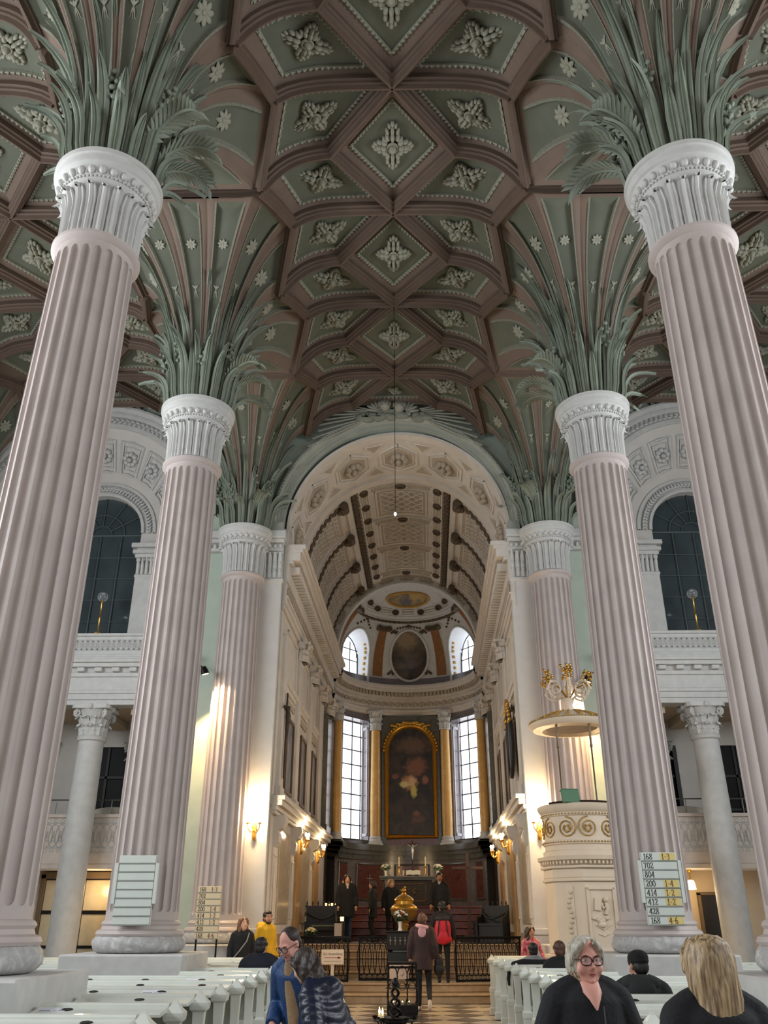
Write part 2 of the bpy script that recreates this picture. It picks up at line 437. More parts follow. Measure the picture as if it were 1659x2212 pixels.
def fan_panel(cx, cy, a, b, rot=0):
    U = [0, .08, .17, .175, .21, .215, .5, .785, .79, .825, .83, .92, 1]
    LF = [0, .03, .03, .05, .05, -.03, -.03, -.03, .05, .05, .03, .03, 0]
    SS = [i / 18 for i in range(19)]
    rows = []
    for s in SS:
        row = []
        for u, lf in zip(U, LF):
            if s > .93 and .16 < u < .84: lf = .03
            elif s > .89 and .16 < u < .84: lf = .05
            row.append(fan_point(cx, cy, lerp(a[0], b[0], u), lerp(a[1], b[1], u), s, lf))
        rows.append(row)
    mb = MB(); n, m = len(rows), len(U); vs = [p for r in rows for p in r]
    for mi_ in (0, 1, 2):
        fs = []
        for i in range(n - 1):
            for j in range(m - 1):
                mid = (U[j] + U[j + 1]) / 2; k = 0
                if .17 < mid < .215 or .785 < mid < .83: k = 1
                elif .215 <= mid <= .785: k = 2
                if SS[i] >= .93 - .02: k = 0
                elif SS[i] >= .89 and k == 2: k = 1
                if k == mi_: fs.append((i * m + j, i * m + j + 1, (i + 1) * m + j + 1, (i + 1) * m + j))
        mb.add(vs, fs, mi_)
    o = mb.build('fan_panel', [M_rose, M_fbead, M_vgreen], ceiling, smooth=30)
    for (s, me, nm, sz) in ((.72, FLW, 'flower', .13), (.52, BUD, 'bud', .13)):
        p = fan_point(cx, cy, (a[0] + b[0]) / 2, (a[1] + b[1]) / 2, s, -.02)
        p2 = fan_point(cx, cy, (a[0] + b[0]) / 2, (a[1] + b[1]) / 2, s + .04, -.02)
        pl = fan_point(cx, cy, *[lerp(a[k], b[k], .6) for k in (0, 1)], s, -.02)
        y = (p2 - p).normalized(); x = (pl - p).normalized(); z = x.cross(y).normalized(); x = y.cross(z)
        down = Vector((p.x - cx, p.y - cy, -1))
        if z.dot(down) < 0: z = -z; x = -x
        wdt = (pl - p).length / .1 * .2
        k = min(.24, max(.1, wdt * .85)) * (1.0 if me is FLW else .8)
        inst(me, nm, o, M=Matrix.Translation(p) @ Matrix((x, y, z)).transposed().to_4x4() @ Matrix.Diagonal((k, k, k * .8, 1)))
def fan_nodes(cx, cy):
    right = [(1.4, -2.8), (1.8, -1.4), (1.4, 0), (1.8, 1.4), (1.4, 2.8)]
    return [(cx + x, cy + y) for x, y in right] + [(cx - x, cy + y) for x, y in right[::-1]]
for cy in COLY:
    for cx in (-11.4, -3.8, 3.8, 11.4):
        nd = fan_nodes(cx, cy)
        for i in range(10):
            a, b = nd[i], nd[(i + 1) % 10]
            if abs((a[0] + b[0]) / 2) > 11.4: continue
            if cy > 19 and (a[1] + b[1]) / 2 > 19.7: continue
            if abs(a[1] - b[1]) < .01:
                for q in range(3): fan_panel(cx, cy, tuple(lerp(a[k], b[k], q / 3) for k in (0, 1)), tuple(lerp(a[k], b[k], (q + 1) / 3) for k in (0, 1)))
            else: fan_panel(cx, cy, a, b)
            if abs(a[1] - b[1]) < .01 and cy < 19: rib(a, b)
# ================================================================ THE PALM COLUMNS
NFL = 22
def shaft_mesh():
    mb = MB(); z0, z1 = 1.56, 9.12
    zs = [0, .0150, .0153, .0162, .0178, .0200, .0235, .2, .4, .6, .8, .9770, .9805, .9827, .9843, .9852, .9855, 1.0]
    PH = [(-1, 0), (-.78, 0), (-.76, .40), (-.62, .68), (-.35, .92), (0, 1), (.35, .92), (.62, .68), (.76, .40), (.78, 0)]
    rows = []
    for t in zs:
        Rr = .525 - .05 * t ** 1.3; dep = 1.0
        if t <= .015: dep = 0
        elif t < .0235: dep = math.sqrt(1 - ((.0235 - t) / .0085) ** 2)
        if t >= .9855: dep = 0
        elif t > .977: dep = min(dep, math.sqrt(max(0, 1 - ((t - .977) / .0085) ** 2)))
        row = []
        for i in range(NFL):
            for ph, d in PH:
                p2 = ph if abs(ph) > .99 else ph * max(dep, .02)
                a = 2 * PI * (i + p2 / 2) / NFL; r_ = Rr - .062 * d * dep
                row.append((r_ * math.cos(a), r_ * math.sin(a), lerp(z0, z1, t)))
        rows.append(row)
    mb.grid(rows, cv=True)
    return mb.mesh('shaft', M_shaft, 32)
def base_mesh():
    mb = MB()
    mb.lathe([(.0, 1.36), (.62, 1.36), (.64, 1.39), (.62, 1.43), (.57, 1.45), (.555, 1.49), (.575, 1.52), (.56, 1.55), (.527, 1.57), (0, 1.57)], 48)
    return mb.mesh('base_moulding', M_shaft, 40)
m_torus = marble('carved_white_torus', (214, 212, 210), (150, 148, 146), 5, 0.6, 0.7)
def torus_mesh():
    mb = MB(); n = 14; prof = [(.50, 1.14)] + [(.56 + .105 * math.sin(PI * i / n), 1.26 - .115 * math.cos(PI * i / n)) for i in range(n + 1)] + [(.50, 1.37)]
    def rf(a, r, z):
        t = (z - 1.26) / .115
        if abs(t) > 1: return r
        k = math.sin(a * 14 + t * 1.2) * math.sin(a * 9 - t * 3) + .6 * math.sin(a * 33 + t * 6) * math.cos(t * 7)
        b = .5 + .5 * math.cos(8 * a + PI / 3)
        return r + .012 * k * (1 - t * t) + (.014 if b > .975 else 0)
    mb.lathe(prof, 160, rf=rf)
    return mb.mesh('garland_torus', m_torus, 45)
def neck_mesh():
    mb = MB(); mb.lathe([(.47, 9.10), (.50, 9.11), (.545, 9.15), (.545, 9.19), (.51, 9.22), (.46, 9.23)], 48)
    return mb.mesh('neck_ring', M_shaft, 40)
def bell_mesh():
    mb = MB(); mb.lathe([(.44, 9.2), (.445, 9.5), (.46, 9.75), (.50, 9.92), (.56, 10.0), (.56, 10.03), (.0, 10.03)], 48)
    return mb.mesh('bell', M_stone, 40)
def abacus_mesh():
    mb = MB(); mb.lathe([(.54, 10.0), (.56, 10.02), (.565, 10.05), (.60, 10.12), (.63, 10.2), (.665, 10.22), (.675, 10.25), (.675, 10.33), (.70, 10.34), (.70, 10.41), (.66, 10.43), (0, 10.43)], 56)
    return mb.mesh('abacus', M_stone, 35)
def cleaf_mesh(wd=.074, curl=.13, ser=.0):
    mb = MB(); rows = []
    for i in range(13):
        t = i / 12; z = 9.22 + .74 * min(t / .9, 1) - (.06 * max(0, t - .9) / .1)
        r = .452 + .02 * t + curl * max(0, t - .62) ** 1.6 / .38 ** 1.6 * .9
        w_ = wd * (1 - .75 * max(0, (t - .78) / .22) ** 2) * (1 + ser * math.cos(t * 55))
        rows.append([(r - .01, -w_, z), (r + .022, -w_ * .86, z), (r + .012, -w_ * .4, z), (r + .05, 0, z), (r + .012, w_ * .4, z), (r + .022, w_ * .86, z), (r - .01, w_, z), (r - .035, 0, z)])
    mb.grid(rows, cv=True)
    return mb.mesh('capital_leaf', M_stone, 50)
SH, BA, TO, NE, BE, AB = shaft_mesh(), base_mesh(), torus_mesh(), neck_mesh(), bell_mesh(), abacus_mesh()
CL = [cleaf_mesh(.070, .12, .03), cleaf_mesh(.066, .15, .07)]
DART = None
def dart_mesh():
    mb = MB(); mb.tube([(0, 0, .05), (0, .01, 0), (0, 0, -.055)], [.018, .014, .004], 5); return mb.mesh('dart', M_stone, fix=False)
DART = dart_mesh()
BEADS = MB()
for i in range(72):
    a = 2 * PI * i / 72; BEADS.ell((.575 * math.cos(a), .575 * math.sin(a), 10.045), .018, 6, 4)
BEADS = BEADS.mesh('bead_ring', M_stone, 60, fix=False)
def fan_edge(cx, cy, a):
    """point of the fan's upper rim in direction a"""
    nd = fan_nodes(cx, cy); d = Vector((math.cos(a), math.sin(a)))
    for i in range(10):
        p, q = Vector(nd[i]) - Vector((cx, cy)), Vector(nd[(i + 1) % 10]) - Vector((cx, cy))
        e = q - p; den = d.x * e.y - d.y * e.x
        if abs(den) < 1e-9: continue
        t = (p.x * e.y - p.y * e.x) / den; u = (p.x * d.y - p.y * d.x) / den
        if t > 0 and -1e-6 <= u <= 1 + 1e-6: return cx + d.x * t, cy + d.y * t
    return cx + d.x * 1.4, cy + d.y * 1.4
def frond_mesh(a, L, lift, dep, w0, bend=0.0, seg=13, kd=2.4):
    """strap leaf that climbs the fan in direction a and lets its tip fall away by dep"""
    mb = MB(); pts = []
    # walk up the fan by arc length
    S = [0.0]; P = []
    for i in range(61):
        aa = a + bend * (i / 60) ** 2
        ex, ey = fan_edge(0, 0, aa); P.append(fan_point(0, 0, ex, ey, i / 60 * .97))
        if i: S.append(S[-1] + (P[-1] - P[-2]).length)
    def at(l):
        if l >= S[-1]: return 60
        for i in range(60):
            if S[i + 1] >= l: return i + (l - S[i]) / (S[i + 1] - S[i])
        return 60
    for i in range(seg + 1):
        t = i / seg; q = at(t * L); ss = q / 60 * .97; aa = a + bend * (q / 60) ** 2
        ex, ey = fan_edge(0, 0, aa)
        pts.append(fan_point(0, 0, ex, ey, ss, lift * (.35 + .65 * min(1, t * 3)) + dep * max(0, (t - .35) / .65) ** kd) - Vector((0, 0, .0 + (dep * .55) * max(0, (t - .6) / .4) ** 2)))
    rows = []
    for i, p in enumerate(pts):
        t = i / seg; tg = (pts[min(i + 1, seg)] - pts[max(i - 1, 0)]).normalized()
        sd = Vector((-math.sin(a), math.cos(a), 0)); n = sd.cross(tg).normalized()
        if n.dot(Vector((math.cos(a), math.sin(a), -.2))) < 0: n = -n
        w_ = w0 * (.8 + .32 * min(1, t * 1.8)) * math.sqrt(max(.02, 1 - max(0, (t - .45) / .55) ** 2.0))
        rows.append([p + sd * (w_ * k) + n * d for k, d in ((-1, .0), (-.55, .035), (-.12, .022), (0, .05), (.12, .022), (.55, .035), (1, .0), (0, -.03))])
    mb.grid(rows, cv=True); mb.add(rows[-1], [tuple(range(8))])
    return mb.mesh('palm_frond', M_palm, 50)
def berries_mesh():
    mb = MB(); rnd = random.Random(3)
    mb.tube([(0, 0, 0), (.12, 0, .35), (.2, 0, .7)], [.03, .025, .015], 6)
    for i in range(15):
        t = .35 + .65 * i / 14; a = i * 2.4; mb.ell((.18 * t + .02 + .07 * math.cos(a), .07 * math.sin(a), .7 * t), .042, 8, 6)
    return mb.mesh('berry_cluster', M_palm, 60, fix=False)
BER = berries_mesh()
def plume_mesh():
    """drooping feathered frond: arched midrib with short leaflets"""
    mb = MB(); seg = 16; r = z = 0.0; L = 1.75; path = [(0, 0, 0)]; ang = []
    for i in range(seg):
        ph = R(18 + 125 * ((i + .5) / seg) ** 1.5); r += math.sin(ph) * L / seg; z += math.cos(ph) * L / seg; path.append((r, 0, z)); ang.append(ph)
    mb.tube(path, [.035] * (seg - 2) + [.025, .02, .008], 6)
    for i in range(3, seg):
        x, _, zz = path[i]; ph = ang[i - 1]
        for s in (-1, 1):
            l = .30 * math.sin(PI * (i - 1) / (seg + 1)) + .1
            dx, dz = math.sin(ph), math.cos(ph)
            mb.tube([(x, 0, zz), (x + dx * l * .5 + .02, s * l * .45, zz + dz * l * .5), (x + dx * l * .9, s * l * .75, zz + dz * l * .9 - .06)], [.03, .045, .006], 5, flat=.5, up=(math.cos(ph), 0, -math.sin(ph)))
    return mb.mesh('palm_plume', M_palm, 55)
PLU = plume_mesh()
def make_column(x, y, label, half=False, seed=0, plumes=()):
    rnd = random.Random(100 + seed)
    t = thing('palm_column', label, 'column', (x, y, 0), group='palm columns of the hall')
    mb = MB(); mb.box(-.86, .86, -.86, .86, .0, 1.14); mb.box(-.9, .9, -.9, .9, 0, .18)
    mb.build('pedestal', M_stone, t, bevel=.02)
    for me, nm in ((TO, 'garland_torus'), (BA, 'base_moulding'), (SH, 'shaft'), (NE, 'neck_ring'), (BE, 'bell'), (AB, 'abacus'), (BEADS, 'bead_ring')):
        inst(me, nm, t)
    def vis(a):                    # angles that stick out of the wall for the engaged ones
        return not half or math.sin(a) < .25
    for i in range(28):
        a = 2 * PI * i / 28
        if not vis(a): continue
        inst(EGG, 'egg', t, (.60 * math.cos(a), .60 * math.sin(a), 10.125), (0, 0, a + PI / 2))
        b = a + PI / 28; inst(DART, 'dart', t, (.60 * math.cos(b), .60 * math.sin(b), 10.125), (0, 0, b + PI / 2))
    for i in range(20):
        a = 2 * PI * i / 20
        if vis(a): inst(CL[i % 2], 'capital_leaf', t, rot=(0, 0, a))
    def put(me, a, r, z, sc_, nm='palm_frond', tilt=0):
        M = Matrix.Rotation(a, 4, 'Z') @ Matrix.Translation((r, 0, z)) @ Matrix.Rotation(tilt, 4, 'X') @ Matrix.Diagonal((sc_, sc_ * rnd.uniform(.9, 1.2), sc_, 1))
        inst(me, nm, t, M=M)
    for ring, (n, lo, hi, lift, dep) in enumerate(((20, 2.7, 3.9, .04, .16), (20, 2.0, 3.0, .08, .26), (20, 1.4, 2.2, .13, .36), (18, .9, 1.6, .18, .42))):
        for i in range(n):
            a = 2 * PI * (i + .5 * ring + rnd.uniform(-.3, .3)) / n
            if not vis(a): continue
            ex, ey = fan_edge(0, 0, a); far = math.hypot(ex, ey)
            L = rnd.uniform(lo, hi) * (1.0 if far < 2.2 else 1.1)
            dp = dep * rnd.uniform(.1, .9) if rnd.random() < .7 else dep * rnd.uniform(1, 1.6)
            inst(frond_mesh(a, L, lift, dp, rnd.uniform(.052, .082), rnd.uniform(-.14, .14)), 'palm_frond', t)
    for i in range(8):
        a = 2 * PI * (i + rnd.uniform(.2, .6)) / 8
        if vis(a): put(BER, a, .62, rnd.uniform(10.75, 11.35), rnd.uniform(.8, 1.05), 'berry_cluster')
    for a in plumes: put(PLU, R(a), .5, 10.5 + rnd.uniform(0, .25), rnd.uniform(.62, .78), 'palm_plume')
    return t
make_column(-3.8, 8.3, 'tall fluted rose column with palm crown, cut by the left photo edge', seed=1, plumes=(2, 30, -28))
make_column(3.8, 8.3, 'tall fluted rose column with palm crown, cut by the right photo edge', seed=2, plumes=(178, 150, 208))
make_column(-3.8, 13.9, 'fluted palm column bearing the empty white slatted hymn board', seed=3, plumes=(0, 30, -30))
make_column(3.8, 13.9, 'fluted palm column bearing the numbered hymn board', seed=4, plumes=(180, 150, 210))
make_column(-3.8, 19.55, 'fluted palm half column beside the left pier of the chancel arch', True, 5, plumes=(-60,))
make_column(3.8, 19.55, 'fluted palm half column behind the pulpit, right of the chancel arch', True, 6, plumes=(240,))
# ================================================================ THE CHANCEL (turned 1.9 degrees to the right of the nave)
CR = R(-1.9); CP = Vector((.05, YE, 0)); CM = Matrix.Translation(CP) @ Matrix.Rotation(CR, 4, 'Z')
def CW(u, v, z=0.0): return tuple(CM @ Vector((u, v, z)))
def cstruct(name, mb, mats, **kw): return struct(name, mb, mats, loc=CP, rot=(0, 0, CR), **kw)
M_cream = mat('cream_stucco', (208, 199, 188), 0.7, var=0.05, bump=0.03)
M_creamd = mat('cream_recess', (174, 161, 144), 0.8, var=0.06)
M_bronze = mat('dark_bronze_ornament', (92, 76, 58), 0.55, 0.2, var=0.3, scale=14)
M_gmarb = marble('grey_green_marble', (84, 84, 78), (120, 118, 110), 3)
M_lmarb = marble('lilac_grey_marble', (132, 126, 128), (100, 92, 96), 3)
M_rmarb = marble('red_marble', (88, 44, 40), (130, 84, 74), 4)
M_ymarb = marble('ochre_marble', (226, 186, 118), (204, 152, 80), 1.6, .18, .6)
M_omarb = marble('orange_brown_marble', (160, 112, 66), (98, 62, 36), 5)
M_cmarb = marble('cream_veined_marble', (206, 190, 164), (150, 128, 104), 2.2)
M_pane = mat('bright_frosted_pane', (246, 250, 255), 0.3, var=0, emit=2.4)
M_lead = mat('window_lead_bar', (74, 78, 84), 0.5, 0.4, var=0)
CW_, CZ = 2.87, 10.65                                  # half width and spring of the barrel
CL_V = 10.6; AV, ARD = 11.2, 2.87                      # end of barrel, apse centre and radius
def capital_mesh(r=.15, h=.62, m=None, nm='capital', n=8):
    mb = MB()
    mb.lathe([(r * 1.12, 0), (r * 1.16, .03 * h / .6), (r * 1.0, .06 * h / .6), (r, .1 * h), (r * 1.05, h * .55), (r * 1.35, h * .85), (r * 1.4, h * .87), (0, h * .87)], 20)
    for tier, (z0, z1, k, off) in enumerate(((.06, .42, .42, 0), (.2, .68, .5, .5))):
        for i in range(n):
            a = 2 * PI * (i + off) / n; ca, sa = math.cos(a), math.sin(a); w_ = 2 * PI * r / n * .62; rows = []
            for j in range(8):
                t = j / 7; rr = r * (1.03 + k * max(0, t - .5) ** 1.4 * 2.2); z = h * (z0 + (z1 - z0) * min(1, t * 1.12) - .10 * max(0, t - .85) / .15)
                ww = w_ * (1 - .55 * t ** 3) * (1 + .12 * math.cos(t * 16))
                rows.append([(rr * ca - sa * q * ww, rr * sa + ca * q * ww, z) for q in (-1, -.4)] + [((rr + r * .14) * ca, (rr + r * .14) * sa, z)] + [(rr * ca - sa * q * ww, rr * sa + ca * q * ww, z) for q in (.4, 1)] + [((rr - r * .1) * ca, (rr - r * .1) * sa, z)])
            mb.grid(rows, cv=True)
    for i in range(4):
        a = PI / 4 + PI / 2 * i; ca, sa = math.cos(a), math.sin(a); pts = []
        for j in range(12):
            q = j / 11; ang = -PI / 2 + q * 3.2 * PI; rr = r * .30 * (1 - q * .75)
            pts.append((r * 1.55 + rr * math.cos(ang), h * .74 + rr * math.sin(ang)))
        path = [(r * 1.05, h * .45), (r * 1.3, h * .66)] + pts
        mb.tube([(x * ca, x * sa, z) for x, z in path], [r * .1] * (len(path) - 1) + [r * .05], 6)
    k = r * 1.72; c = k * .80
    pts = []
    for i in range(4):
        a = PI / 4 + PI / 2 * i
        pts.append((k * 1.15 * math.cos(a - .09), k * 1.15 * math.sin(a - .09))); pts.append((k * 1.15 * math.cos(a + .09), k * 1.15 * math.sin(a + .09)))
        pts.append((c * math.cos(a + PI / 4), c * math.sin(a + PI / 4)))
    mb.prism(pts, h * .87, h); mb.M = None
    for i in range(4):
        a = PI / 2 * i; mb.ell((c * 1.04 * math.cos(a), c * 1.04 * math.sin(a), h * .93), (r * .2, r * .2, r * .22), 8, 5)
    return mb.mesh(nm, m or M_stone, 45)
# ---- side walls
for sx, nm in ((-1, 'wall_chancel_left'), (1, 'wall_chancel_right')):
    u0 = sx * CW_; ins = -sx
    def ub(a, b): return tuple(sorted((u0 + ins * a, u0 + ins * b)))
    mb = MB(); mb.box(*ub(0, -.35), .0, AV, 0, 10.7)
    wc = cstruct(nm, mb, M_cream)
    # big entablature
    mb = MB()
    for z0, z1, d in ((8.50, 8.64, .07), (8.64, 8.80, .10), (8.80, 8.86, .14), (9.22, 9.30, .13), (9.72, 9.80, .22), (9.80, 10.02, .40), (10.02, 10.12, .46), (10.12, 10.24, .52), (10.24, 10.66, .06)):
        mb.box(*ub(-.02, d), -.05, CL_V + .6, z0, z1)
    mb.box(*ub(-.02, .08), -.05, CL_V + .6, 8.86, 9.22); mb.box(*ub(-.02, .12), -.05, CL_V + .6, 9.30, 9.72)
    ent = mb.build('entablature', M_cream, wc, bevel=.01)
    mb = MB()
    k = 46
    for i in range(k):
        v = .15 + (CL_V - .2) * (i + .5) / k
        mb.box(*ub(.1, .36), v - .06, v + .06, 9.52, 9.72)
    mb.build('modillion_row', M_cream, ent, bevel=.015)
    mb = MB()
    for i in range(40):
        v = .1 + (CL_V - .1) * (i + .5) / 40
        p = [(u0 + ins * .10, v + .11 * math.cos(a) * (1 - j / 22), 9.04 + .11 * math.sin(a) * (1 - j / 22)) for j, a in enumerate([2 * PI * q / 8 for q in range(14)])]
        mb.tube(p, .02, 5); mb.ell((u0 + ins * .1, v + .14, 9.04), (.03, .04, .06), 6, 5)
    mb.build('scroll_frieze', M_creamd, ent, smooth=50)
    # ledge cornice half way up
    mb = MB()
    for z0, z1, d in ((3.72, 3.80, .10), (3.80, 3.90, .14), (3.90, 4.02, .24), (4.02, 4.12, .30)): mb.box(*ub(-.02, d), .0, 10.3, z0, z1)
    mb.build('ledge_cornice', M_cream, wc, bevel=.012)
    # pilasters with leafy capitals
    for v in (.55, 3.0, 5.4, 7.75):
        mb = MB(); mb.box(*ub(-.02, .10), v - .24, v + .24, 4.12, 7.98); mb.box(*ub(0, .14), v - .28, v + .28, 4.12, 4.36)
        mb.box(*ub(0, .12), v - .26, v + .26, 7.92, 7.98)
        p = mb.build('pilaster', M_cream, wc, bevel=.012)
        if v > 1:
            inst(PCAP, 'capital', p, (u0 + ins * .06, v, 7.98), scale=(1.0, 1.15, 1)) if 'PCAP' in globals() else None
            if 'PCAP' not in globals():
                PCAP = capital_mesh(.20, .52, M_cream); inst(PCAP, 'capital', p, (u0 + ins * .06, v, 7.98), scale=(1.0, 1.15, 1))
    # framed fields between the pilasters, upper small panels above
    for v0, v1 in ((.95, 2.6), (3.4, 5.0), (5.8, 7.35)):
        mb = MB()
        for (a, b, c, d) in ((v0, v1, 7.0, 8.3), (v0 + .1, v1 - .1, 4.3, 6.2)):
            for q0, q1, z0, z1 in ((a, b, c, c + .07), (a, b, d - .07, d), (a, a + .07, c, d), (b - .07, b, c, d)): mb.box(*ub(-.02, .05), q0, q1, z0, z1)
        mb.box(*ub(-.02, .10), v0 - .04, v1 + .04, 6.85, 6.98); mb.box(*ub(-.02, .06), v0, v1, 6.72, 6.85)
        mb.build('moulded_frame', M_cream, wc, bevel=.01)
        if sx < 0 or v0 > 3:
            mb = MB(); a, b = v0 + .32, v1 - .32
            mb.box(*ub(.0, .05), a, b, 4.4, 6.1, 1)
            for q0, q1, z0, z1 in ((a - .06, b + .06, 4.34, 4.42), (a - .06, b + .06, 6.08, 6.16), (a - .06, a + .02, 4.4, 6.1), (b - .02, b + .06, 4.4, 6.1)): mb.box(*ub(.0, .09), q0, q1, z0, z1, 0)
            mb.build('wall_painting', [mat('dark_gilt_frame', (108, 84, 52), .5, .3), mat('aged_grey_painting', (112, 108, 104), .35, var=.5, scale=2.5)], wc)
        mb = MB(); x = u0 + ins * .03
        for i in range(6):
            vv = lerp(v0 + .25, v1 - .25, i / 5); mb.ell((x, vv, 6.5), (.04, .1, .07), 8, 5); mb.ell((x, vv + .1, 6.55), (.03, .05, .05), 6, 5)
        mb.build('stucco_festoon', M_creamd, wc, smooth=50)
    # lower storey: marble fields, brackets and pilaster strips
    mb = MB()
    for v0, v1 in ((1.2, 2.9), (4.9, 6.6)): mb.box(*ub(-.02, .04), v0, v1, 1.5, 3.5)
    mb.build('marble_field', M_cmarb, wc, bevel=.01)
    mb = MB()
    for v0, v1 in ((3.55, 4.35), (7.2, 8.2)): mb.box(*ub(-.02, .12), v0, v1, 1.05, 3.72)
    mb.build('ochre_strip', marble('tan_marble', (196, 160, 112), (160, 120, 78), 2), wc, bevel=.01)
    mb = MB()
    for v in (.55, 3.2, 6.9):
        pr = [(0, 3.72), (.26, 3.72), (.28, 3.6), (.2, 3.46), (.1, 3.4), (.14, 3.3), (.13, 3.16), (.05, 3.06), (0, 3.05)]
        mb.prism([(v - .2, 0), (v + .2, 0)], 0, 0) if False else None
        vs = [(u0 + ins * d, v + s * .2, z) for s in (-1, 1) for d, z in pr]; n = len(pr)
        mb.add(vs, [tuple(range(n)), tuple(range(2 * n - 1, n - 1, -1))] + [(i, i + 1, n + i + 1, n + i) for i in range(n - 1)])
        mb.box(*ub(-.02, .05), v - .24, v + .24, 1.3, 3.06)
        for q0, q1, z0, z1 in ((v - .2, v + .2, 2.86, 2.9), (v - .2, v + .2, 1.6, 1.64), (v - .2, v - .16, 1.6, 2.9), (v + .16, v + .2, 1.6, 2.9)): mb.box(*ub(.0, .07), q0, q1, z0, z1)
    mb.build('scroll_bracket', M_cream, wc, bevel=.01)
    mb = MB(); mb.box(*ub(-.02, .08), 0, 10, 1.0, 1.3); mb.build('plinth', M_cmarb, wc)
    # dark marble pilaster next to the apse
    mb = MB(); mb.box(*ub(-.02, .16), 9.3, 10.55, 4.12, 8.0); mb.box(*ub(-.02, .2), 9.25, 10.6, 4.12, 4.4)
    p = mb.build('dark_pilaster', M_gmarb, wc, bevel=.012)
    inst(PCAP, 'capital', p, (u0 + ins * .1, 9.92, 7.98), scale=(.9, 2.2, 1))
# ---- barrel vault
def BV(v, a, r=CW_): return (r * math.sin(a), v, CZ + r * math.cos(a))         # a measured from the crown
mb = MB(); NA = 64
for r0, r1 in ((CW_, CW_ + .25),):
    rows = [[BV(v, lerp(-PI / 2, PI / 2, j / NA), r0) for j in range(NA + 1)] for v in (-.0, CL_V + .6)]
    mb.grid(rows); mb.grid([[BV(v, lerp(-PI / 2, PI / 2, j / NA), r1) for j in range(NA + 1)] for v in (-.0, CL_V + .6)])
vault = cstruct('ceiling_chancel', mb, M_cream, smooth=60)
def vstrip(v0, v1, a0, a1, lift, m, name, thick=None, nv=6, na=None):
    """raised slab on the barrel"""
    na = na or max(2, int(abs(a1 - a0) / R(4))); nv = 1
    mb = MB(); r1 = CW_ - lift
    top = [[BV(lerp(v0, v1, i / nv), lerp(a0, a1, j / na), r1) for j in range(na + 1)] for i in range(nv + 1)]
    bot = [[BV(lerp(v0, v1, i / nv), lerp(a0, a1, j / na), CW_ + .01) for j in range(na + 1)] for i in range(nv + 1)]
    mb.grid(top); mb.grid([top[0], bot[0]]); mb.grid([top[-1], bot[-1]])
    mb.grid([[r[0] for r in top], [r[0] for r in bot]]); mb.grid([[r[-1] for r in top], [r[-1] for r in bot]])
    return mb.build(name, m, vault, smooth=30)
def bline(mb, pts, rad, n=5, lift=.0):
    """tube along (v,a) points on the barrel"""
    P = []
    for (p, q) in zip(pts, pts[1:]):
        k = max(1, int(abs(q[1] - p[1]) / R(6)))
        for i in range(k): P.append(BV(lerp(p[0], q[0], i / k), lerp(p[1], q[1], i / k), CW_ - lift))
    P.append(BV(*pts[-1], CW_ - lift)); mb.tube(P, rad, n, cap=False)
# front band with hexagon coffers
def small_ros():
    mb = MB()
    for i in range(8):
        a = 2 * PI * i / 8; mb.ell((.62 * math.cos(a), .62 * math.sin(a), -.12), (.34, .34, .2), 7, 5)
    mb.ell((0, 0, -.2), (.3, .3, .25), 8, 6); return mb.mesh('rosette', M_creamd, 60, fix=False)
SROS = small_ros()
vstrip(.0, .28, -PI / 2, PI / 2, .07, M_cream, 'band_edge'); vstrip(2.45, 2.75, -PI / 2, PI / 2, .10, M_cream, 'band_edge')
for i in range(-3, 4):
    a = R(27.5) * i; vc = 1.38; ha, hv = R(10.5), .74
    hexa = [(vc - hv, a), (vc - hv * .45, a + ha), (vc + hv * .45, a + ha), (vc + hv, a), (vc + hv * .45, a - ha), (vc - hv * .45, a - ha)]
    mb = MB(); bline(mb, hexa + [hexa[0]], .05); s_ = .8
    h2 = [(vc + (p - vc) * s_, a + (q - a) * s_) for p, q in hexa]; bline(mb, h2 + [h2[0]], .035)
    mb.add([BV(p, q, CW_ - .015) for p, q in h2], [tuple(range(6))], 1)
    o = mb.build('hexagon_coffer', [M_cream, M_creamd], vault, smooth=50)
    inst(SROS, 'rosette', o, M=Matrix.Translation(BV(vc, a, CW_ - .02)) @ Matrix.Rotation(a, 4, 'Y') @ Matrix.Diagonal((.30, .36, .5, 1)))
    if i < 3:
        for vs, d in ((.55, 1), (2.2, -1)):
            am = a + R(13.75); tri = [(vs, am - R(5.2)), (vs, am + R(5.2)), (vs + d * .42, am)]
            mb = MB(); bline(mb, tri + [tri[0]], .028); mb.add([BV(p, q, CW_ - .012) for p, q in tri], [(0, 1, 2)], 1)
            mb.build('triangle_coffer', [M_cream, M_creamd], vault, smooth=50)
